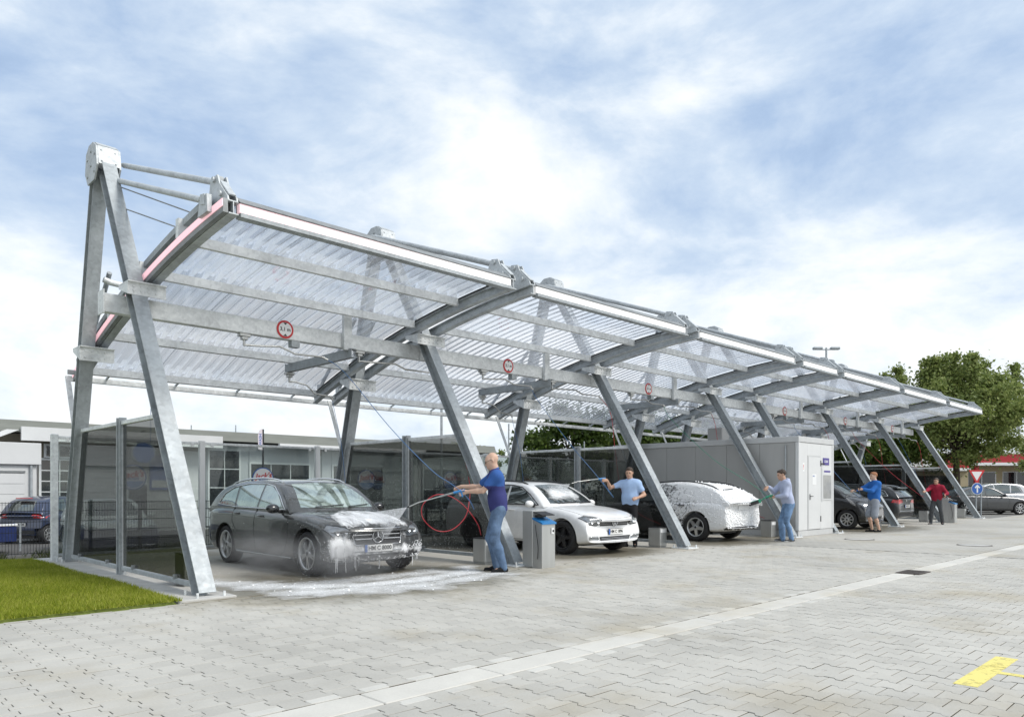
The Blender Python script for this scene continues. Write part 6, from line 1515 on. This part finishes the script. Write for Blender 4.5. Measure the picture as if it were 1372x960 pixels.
# foam and water on the floor
def patchgrid(name, x0, x1, y0, y1, z, st, dens, mtl):
    xs_ = np.arange(x0,x1+st,st); ys_ = np.arange(y0,y1+st,st); X, Y = np.meshgrid(xs_,ys_); v = np.stack([X.ravel(),Y.ravel(),np.full(X.size,z)],1); nx = len(xs_)
    i = np.arange((len(ys_)-1)*nx).reshape(-1,nx)[:,:-1].ravel(); f = np.stack([i,i+1,i+nx+1,i+nx],1); d = dens(v[:,0],v[:,1])
    keep = d[f].max(1) > .02; me = np_mesh(name, v, f[keep], mtl); a = me.attributes.new('foam','FLOAT','POINT'); a.data.foreach_set('value', d.astype(np.float32)); return tag(link(name,me),kind='stuff')
def seg(x, y, a, b, w):
    ax, ay = a; bx, by = b; dx, dy = bx-ax, by-ay; t = np.clip(((x-ax)*dx+(y-ay)*dy)/(dx*dx+dy*dy),0,1); d = np.hypot(x-ax-t*dx,y-ay-t*dy); return np.clip(1-d/w,0,1)
def fd(x, y):
    r = 0
    for a, b, w, k in (((.75,.45),(1.9,-.40),.48,.95),((1.9,-.40),(3.0,-.50),.42,1.0),((3.0,-.45),(4.0,-.20),.42,1.0),((4.0,-.2),(4.5,.4),.40,.75),((.5,1.4),(1.3,.1),.7,.75),((1.0,-.5),(2.4,-1.05),.75,.80),((2.3,-1.0),(4.1,-.75),.60,.75),((1.6,.1),(3.6,.2),.7,.7)): r = np.maximum(r, seg(x,y,a,b,w)**.7*k)
    return np.minimum(1, r*1.1)
M['floor_foam'] = filmmat('soap_foam_on_floor',2.2,.42,.92,'foam',(.88,.89,.89),(1,1.3,1),0.5)
M['floor_foam_b'] = filmmat('broken_foam_on_floor',7,.60,1.0,'foam',(.88,.89,.89),(1,1,1),.4)
M['floor_speck'] = filmmat('foam_specks_on_floor',40,.58,.80,'foam',(.86,.87,.87),(1,1,1),.2)
patchgrid('floor_foam',-.3,5.2,-2.0,2.4,.0125,.05,fd,'floor_foam')
patchgrid('broken_foam',-.3,5.2,-2.0,2.4,.0145,.05,lambda x,y: fd(x,y)*.85,'floor_foam_b')
patchgrid('foam_specks',-.4,5.6,-2.3,2.6,.0165,.05,lambda x,y: np.minimum(.66,fd(x,y)*.75+.20*np.clip(1.4-np.hypot((x-2.4)/2.4,(y+.2)/1.5),0,1)),'floor_speck')
mb = MB()
for _ in range(260):
    x, y = R.uniform(0,4.8), R.uniform(-1.6,1.4)
    if R.random() > float(fd(np.array([x]),np.array([y]))[0])**3: continue
    rr = R.uniform(.005,.020)
    b2 = [(rr*math.cos(a),rr*math.sin(a)) for a in np.linspace(0,2*math.pi,7)[:-1]]
    mb.add([(x+a,y+b,.016) for a,b in b2]+[(x+a*.6,y+b*.6,.016+rr*.45) for a,b in b2]+[(x,y,.016+rr*.6)],[(i,(i+1)%6,6+(i+1)%6,6+i) for i in range(6)]+[(6+i,6+(i+1)%6,12) for i in range(6)],0,True)
tag(mb.build('foam_bubbles','foam',fix=False),kind='stuff')
# ================================================================ BACKGROUND, LEFT: WORKSHOP
M['roof_grey'] = mat('weathered_roof_fascia',(0.19,0.20,0.18),.8,0,.12,1.5,stretch=(1,1,6))
M['wall_white'] = mat('white_render',(0.66,0.67,0.67),.75,0,.06,1.2)
M['wall_brown'] = mat('brown_cladding',(0.22,0.20,0.16),.75,0,.12,2)
M['door_grey'] = mat('light_grey_garage_door',(0.50,0.53,0.55),.5,0.1,.05,1.5)
M['frame_pale'] = mat('pale_window_frame',(0.66,0.69,0.70),.5,0,.04)
ws = thing('workshop_building','long low workshop with grey flat roof edge and garage doors behind the fence','building',(.83,22.96,-.30)); ws.scale = (1.23,1.23,1.23)
b = MB(); b.box(-6,20,.02,9,-.1,2.95); b.build('wall','wall_white',ws)
b = MB(); b.prism([(-14,-.6,2.98),(-14,9,2.98),(-14,9,3.32),(-14,-.45,3.32)],(34.3,0,0)); b.build('roof_edge','roof_grey',ws)
b = MB(); b.box(1.3,7.2,-.72,-.61,2.72,3.12); b.build('white_fascia','wall_white',ws)
b = MB(); b.prism([(-.6,-.70,2.30),(.95,-.70,3.02),(1.25,-.70,3.02),(-.4,-.70,2.22)],(0,.10,0)); b.build('gable_board','wall_white',ws)
b = MB(); b.box(-6,20,-.01,.018,2.62,2.94); b.build('eaves_strip','wall_brown',ws)
def windows(x0, x1, z0, z1, nx, nz, y=-.02, fr='frame_pale', gap=.035):
    f = MB(); f.box(x0-.05,x1+.05,y-.01,y+.018,z0-.05,z1+.05); o = f.build('window',fr,ws)
    for i in range(nx):
        for j in range(nz):
            a, c = x0+(x1-x0)*i/nx+gap/2, x0+(x1-x0)*(i+1)/nx-gap/2; d, e = z0+(z1-z0)*j/nz+gap/2, z0+(z1-z0)*(j+1)/nz-gap/2
            b = MB(); b.box(a,c,y-.016,y-.0105,d,e); b.build('pane','window_glass',o)
b = MB(); b.box(1.86,2.95,-.03,.019,.0,2.94); b.build('cladding','wall_brown',ws)
windows(2.05,2.75,2.28,2.63,2,1,-.06); windows(1.92,2.92,.9,2.20,2,4,-.06)
for k, z in enumerate(np.arange(.1,2.5,.22)):
    b = MB(); b.cbox(2.97,5.0,-.03,.017,z,z+.205,.006); b.build('door_slat','door_grey',ws)
windows(4.36,4.96,.2,1.46,1,1,-.06,'frame_pale'); 
b = MB(); b.box(5.04,5.68,-.05,-.02,1.28,2.42); b.build('poster_board','blue',ws); b = MB(); b.box(5.10,5.62,-.056,-.0505,1.36,1.60); b.build('poster_band','white',ws)
b = MB(); b.cbox(6.90,11.35,-.04,.016,0,2.90,.01); b.build('grey_bay','door_grey',ws); b = MB(); b.cbox(11.42,15.9,-.04,.016,0,2.90,.01); b.build('grey_bay','door_grey',ws)
windows(6.99,8.08,.70,2.68,2,3,-.075)
for x0 in (8.5, 11.9):
    for k in range(4):
        z = .05+k*.70
        if k in (0,3): 
            b = MB(); b.cbox(x0-.05,x0+2.45,-.058,-.0405,z,z+.68 if k == 0 else 2.86,.008); b.build('door_panel','door_grey',ws)
    windows(x0,x0+2.35,.78,2.24,3,2,-.075)
windows(16.4,18.6,.4,2.2,3,2,-.05)
b = MB(); b.box(9.4,10.9,-.46,-.455,3.02,3.14); b.build('roof_sign','white',ws); b = MB(); b.box(9.3,16,-.75,-.61,2.86,2.97); b.build('canopy_lip','white',ws)
for x, hh in ((6.6,.25),(8.2,.35),(12.7,.3)):
    b = MB(); b.tube([(x,.5,3.3),(x,.5,3.3+hh)],.02,6); b.build('roof_vent','galv',ws)
b = MB(); b.box(4.9,5.25,-.5,-.3,3.0,3.05); b.build('lamp','white',ws)
sg = thing('illuminated_sign','round dark blue illuminated sign hanging from a pole by the workshop','round sign',(6.51,22.15,2.74)); sg.scale = (1.23,1.23,1.23)
b = MB(); b.lathe([(.0001,-.09),(.34,-.09),(.38,-.06),(.38,.06),(.34,.09),(.0001,.09)],(0,0,0),(0,1,0),32,0,False); b.build('casing','galv',sg)
b = MB(); b.disc((0,-.091,0),(0,-1,0),.32,.008,32); b.build('sign_face','blue',sg); b = MB(); b.box(-.04,.04,-.04,.04,.36,.70); b.build('bracket','dark',sg)
an = thing('white_annex','low white annex with a garage door at the left picture edge','building',(.83,19.86,-.30)); an.scale = (1.23,1.23,1.23)
b = MB(); b.box(-7,1.30,.05,2.4,-.1,1.96); b.build('wall','wall_white',an); b = MB(); b.cbox(-7,1.40,-.05,2.4,1.965,2.55,.01); b.build('fascia','wall_white',an)
for k in range(6):
    b = MB(); b.cbox(-1.9,1.02,.02,.048,.05+k*.28,.05+k*.28+.272,.004); b.build('door_slat','wall_white',an)
b = MB(); b.tube([(1.17,.0,1.95),(1.17,.0,.05)],.035,8); b.build('downpipe','galv',an); b = MB(); b.box(-2.1,1.04,.0,.046,1.75,1.80); b.build('door_head','galv_dark',an)
# feather flag
fl = thing('feather_flag','slim white and pink advertising flag on a dark pole behind the dark estate','flag',(9.50,18.0,-.40)); fl.scale = (1.23,1.23,1.23)
b = MB(); b.tube([(0,0,0),(0,0,3.25)],.03,8); b.build('pole','dark',fl)
M['flag'] = mat('white_pink_flag',(0.72,0.66,0.70),.8,0,.06,3,c2=(.80,.72,.76))
b = MB(); b.prism([(-.16,-.01,2.62),(-.015,-.01,2.60),(-.015,-.01,3.24),(-.06,-.01,3.26),(-.13,-.01,3.20),(-.17,-.01,3.05)],(0,.008,0)); b.build('banner','flag',fl)
text('banner_text','WASH',.13,'blue',fl,face_mtx((-.09,-.0125,2.92),(0,0,1),(-1,0,0)),0,.002,.001)
# ================================================================ FENCE
fn = thing('mesh_fence','black welded mesh fence along the rear of the lawn','fence',(0,7.62,0))
for x in np.arange(-13,34,2.52):
    b = MB(); b.cbox(x-.03,x+.03,-.03,.03,0,1.10,.006); b.build('post','black_metal',fn,(-.43+.03,0,0))
b = MB()
for x in np.arange(-13.4,22,.05): b.box(x-.003,x+.003,-.038,-.032,.06,1.06)
for z in (.08,.28,.48,.68,.88,1.04): b.box(-13.4,22,-.046,-.0385,z-.005,z+.005); b.box(-13.4,22,-.0315,-.024,z-.005,z+.005)
o = b.build('wire_mesh','black_metal',fn); o['kind'] = 'stuff'
# ================================================================ TREES
def leaf_cloud(centres, radii, n_per, size):
    cs = np.repeat(np.array(centres), n_per, 0); rs = np.repeat(np.array(radii), n_per); n = len(cs)
    u = NR.normal(size=(n,3)); u /= np.linalg.norm(u,axis=1)[:,None]; r = np.abs(NR.normal(0,.62,n))+.12
    p = cs+u*(r*rs)[:,None]*np.array([1,1,.80]); a = NR.normal(size=(n,3)); a /= np.linalg.norm(a,axis=1)[:,None]
    a = a*.8+u*.5; a /= np.linalg.norm(a,axis=1)[:,None]
    b_ = np.cross(a, NR.normal(size=(n,3))); b_ /= np.linalg.norm(b_,axis=1)[:,None]; c = np.cross(a,b_); s = (size*NR.uniform(.6,1.4,n))[:,None]
    v = np.stack([p-b_*s*.5, p+c*s*.32, p+b_*s*.6, p-c*s*.32],1).reshape(-1,3); return v, np.arange(4*n).reshape(-1,4)
M['leaf'] = leafmat('tree_leaves',[(.15,(.12,.165,.045)),(.5,(.24,.30,.085)),(.85,(.37,.41,.15))],.5,.35,.35)
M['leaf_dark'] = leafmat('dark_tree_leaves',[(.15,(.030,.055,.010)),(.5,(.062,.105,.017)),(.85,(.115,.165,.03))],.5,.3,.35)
M['bark'] = mat('brown_bark',(.09,.07,.05),.9,0,.3,8,bump=.8,bscale=20,stretch=(1,1,.2))
def tree(label, loc, H, crown_r, crown_z0, n_cl, n_leaf, size, leaf='leaf', group=None, seed=1, squash=1.0, sprout=0, ra=.13, rb=.24):
    rr = random.Random(seed); t = thing('tree',label,'tree',loc,0,group)
    tk = MB(); r0 = max(.12,H*.022); tk.tube([(0,0,-.1),(.05,.02,H*.2),(-.05,.08,H*.42),(.05,0,H*.7),(0,0,H*.88)],[r0*1.3,r0,r0*.8,r0*.45,r0*.1],9)
    cs, rs = [], []; zc_ = (H+crown_z0)/2; hz = (H-crown_z0)/2
    while len(cs) < n_cl:
        x, y, z = rr.uniform(-1,1), rr.uniform(-1,1), rr.uniform(-1,1); d = math.sqrt(x*x+y*y+z*z)
        if d > 1 or d < .30: continue
        w = 1.0 if z < .1 else 1-.28*z
        c = (x*crown_r*w*.9, y*crown_r*w*.9*squash, zc_+z*hz*.88); cs.append(c); rs.append(crown_r*rr.uniform(ra,rb))
    for k in range(sprout):
        a = rr.uniform(0,6.28); q = rr.uniform(.1,.75)*crown_r; 
        for j in range(3): cs.append((math.cos(a)*q, math.sin(a)*q, H*.93+j*crown_r*.10-q*.28)); rs.append(crown_r*(.10-.02*j))
    for c in cs[::3]:
        b0 = Vector((0,0,rr.uniform(.35,.6)*H)); m_ = b0.lerp(Vector(c),.55)+Vector((0,0,-.05*H)); tk.tube([b0,m_,c],[r0*.35,r0*.2,r0*.05],5)
    tk.build('trunk','bark',t)
    v, f = leaf_cloud(cs, rs, max(1,n_leaf//len(cs)), size); link('crown', np_mesh('crown', v, f, leaf), t); return t
tree('large broad leafy tree rising behind the far end of the canopy',(66.6,9.2,0),11.9,7.8,2.8,165,76000,.25,'leaf',None,3,1.0,18,.07,.20)
GT = 'dark trees behind the wash bays'
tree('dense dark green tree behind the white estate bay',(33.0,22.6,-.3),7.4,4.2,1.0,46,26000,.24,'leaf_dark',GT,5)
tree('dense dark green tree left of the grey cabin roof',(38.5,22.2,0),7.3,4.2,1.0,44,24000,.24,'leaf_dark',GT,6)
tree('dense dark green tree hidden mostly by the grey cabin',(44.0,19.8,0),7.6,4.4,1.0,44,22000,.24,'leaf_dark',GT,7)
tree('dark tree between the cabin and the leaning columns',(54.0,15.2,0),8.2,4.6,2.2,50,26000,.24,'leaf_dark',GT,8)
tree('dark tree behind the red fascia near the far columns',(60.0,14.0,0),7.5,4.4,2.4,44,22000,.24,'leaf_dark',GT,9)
tree('small distant tree right of the second leaning column',(36.0,36.4,0),5.4,2.6,.8,22,3600,.22,'leaf','small trees on the skyline',11)
tree('small distant tree left of the second leaning column',(33.3,38.4,-.3),6.1,1.6,2.2,14,2000,.34,'leaf','small trees on the skyline',12)
tree('small distant tree just behind the navy man head',(39.0,34.6,0),4.8,2.0,.8,16,2400,.22,'leaf','small trees on the skyline',14)
tree('tiny treetop above the grey workshop roof',(25.6,43.0,-.3),6.0,1.4,2.6,12,1200,.34,'leaf','small trees on the skyline',13)
tree('greyish tree beside the red building right of the road signs',(78,4.2,0),6.6,3.2,1.6,26,6000,.26,'leaf','trees by the red building',15)
tree('greyish tree at the right picture edge before the red building',(80.5,-2.2,0),6.2,2.6,1.8,22,4000,.26,'leaf','trees by the red building',16)
# ================================================================ RED BUILDING, RIGHT
M['red_fascia'] = mat('red_fascia',(0.42,0.022,0.03),.5,0,.06,1); M['tan_wall'] = mat('tan_wall',(0.40,0.34,0.22),.8,0,.08,1); M['grey_wall'] = mat('pale_grey_wall',(0.50,0.51,0.50),.8,0,.06,1)
rd = thing('red_building','low flat building with a red fascia between white bands at the right','building',(100,20,0),rad(-47))
def rbox(nm, x0,x1,y0,y1,z0,z1,mt,par=None): b = MB(); b.box(x0,x1,y0,y1,z0,z1); return b.build(nm,mt,par or rd)
rbox('wall',-2,60,3.0,20,0,4.29,'tan_wall'); rbox('white_band',-2.2,60,-.02,20,5.73,6.1,'white'); rbox('red_band',-2,60,.1,20,4.66,5.725,'red_fascia'); rbox('white_band',-2.2,60,-.02,20,4.3,4.655,'white')
rbox('roof_plant',6,40,6,12,6.11,7.0,'galv_light')
for k in range(13):
    x = 1+4.4*k; w = rbox('window',x,x+3.6,2.94,2.995,.5,3.6,'frame_pale')
    for j in range(2): rbox('pane',x+.1+1.75*j,x+1.7+1.75*j,2.92,2.939,.6,3.5,'window_glass',w)
for x in (-1.5,5,12,19,26): rbox('column',x,x+.45,.5,.95,0,4.295,'red_fascia')
rb2 = thing('red_roofed_shop','low shop with a bright red roof band behind the far wash bays','building',(74,21.5,0),rad(-42))
def r2(nm, x0,x1,y0,y1,z0,z1,mt): b = MB(); b.box(x0,x1,y0,y1,z0,z1); return b.build(nm,mt,rb2)
r2('wall',-16,13.5,.3,10,0,3.2,'tan_wall'); r2('white_band',-16,13.5,-.1,10,3.21,3.5,'white'); r2('red_band',-16,13.5,.0,10,3.51,4.7,'red_fascia')
for k in range(6): r2('shop_window',-15+4.6*k,-11.2+4.6*k,.25,.299,.3,2.7,'window_glass')
r2('banner',6,10,-.14,-.105,3.6,4.5,'white')
# ================================================================ ROAD SIGNS
ys = thing('yield_sign','triangular red and white yield sign above the round blue arrow','road sign',(37.15,.75,0),rad(-42))
b = MB(); b.tube([(0,.04,0),(0,.04,2.2)],.035,8); b.build('pole','galv',ys)
b = MB(); b.prism([(-.40,-.004,2.22),(.40,-.004,2.22),(0,-.004,1.55)],(0,-.006,0)); b.build('rim','red',ys)
b = MB(); b.prism([(-.26,-.0115,2.145),(.26,-.0115,2.145),(0,-.0115,1.71)],(0,-.003,0)); b.build('sign_face','white',ys)
ar = thing('arrow_sign','round blue sign with a white arrow pointing up','road sign',(37.12,.72,0),rad(-42))
b = MB(); b.tube([(.26,.10,0),(.26,.10,1.5)],.03,8); b.build('pole','galv',ar)
b = MB(); b.disc((0,0,1.33),(0,-1,0),.285,.006,32); b.build('rim','white',ar); b = MB(); b.disc((0,-.007,1.33),(0,-1,0),.265,.003,32); b.build('sign_face','blue',ar)
b = MB(); b.prism([(-.035,-.0105,1.14),(.035,-.0105,1.14),(.035,-.0105,1.40),(.09,-.0105,1.345),(.135,-.0105,1.39),(0,-.0105,1.53),(-.135,-.0105,1.39),(-.09,-.0105,1.345),(-.035,-.0105,1.40)],(0,-.003,0)); b.build('arrow','white',ar)
pl = thing('striped_post','red and white striped barrier post by the silver people carrier','post',(62,-.6,0))
for k in range(7):
    b = MB(); b.tube([(0,0,.0+.4*k),(0,0,.4*k+.398)],.07,10); b.build('band','red' if k % 2 else 'white',pl)
lp = thing('street_lamp','tall grey street lamp with two lamp heads above the canopy','street lamp',(36.6,7.7,0),rad(-44))
b = MB(); b.tube([(0,0,0),(0,0,4),(0,0,8.95)],[.09,.07,.05],10); b.build('pole','galv',lp); b = MB(); b.tube([(-.45,0,8.85),(.45,0,8.85)],.03,8); b.build('cross_bar','galv',lp)
for s in (-1,1):
    b = MB(); b.cbox(min(s*.22,s*.72),max(s*.22,s*.72),-.12,.12,8.84,8.98,.03); b.build('lamp_head','galv',lp)
py = thing('lattice_pylon','distant lattice mast on the skyline at the far right','pylon',(352,62,0))
b = MB()
for k in range(12):
    z0, z1 = 3.6*k, 3.6*(k+1); w0, w1 = 3.2*(1-k/12.2), 3.2*(1-(k+1)/12.2)
    for sx, sy in ((-1,-1),(1,-1),(1,1),(-1,1)): b.tube([(sx*w0,sy*w0,z0),(sx*w1,sy*w1,z1)],.22,4)
    b.tube([(-w0,-w0,z0),(w1,-w1,z1)],.15,4); b.tube([(w0,-w0,z0),(-w1,-w1,z1)],.15,4)
b.build('lattice','galv_dark',py)
for x, y, hh, lab in ((18.6,18.4,5.2,'plain grey pole left of the second leaning column'),(20.9,16.2,4.4,'thin grey pole right of the second leaning column'),(31,20,4.2,'thin grey pole in front of the dark trees')):
    t = thing('grey_pole',lab,'pole',(x,y,-.4)); b = MB(); b.tube([(0,0,0),(0,0,hh+.4)],.06 if hh > 5 else .035,8); b.build('shaft','galv',t); b = MB(); b.cbox(-.12,.12,-.12,.12,0,.02,.004); b.build('foot_plate','galv',t)
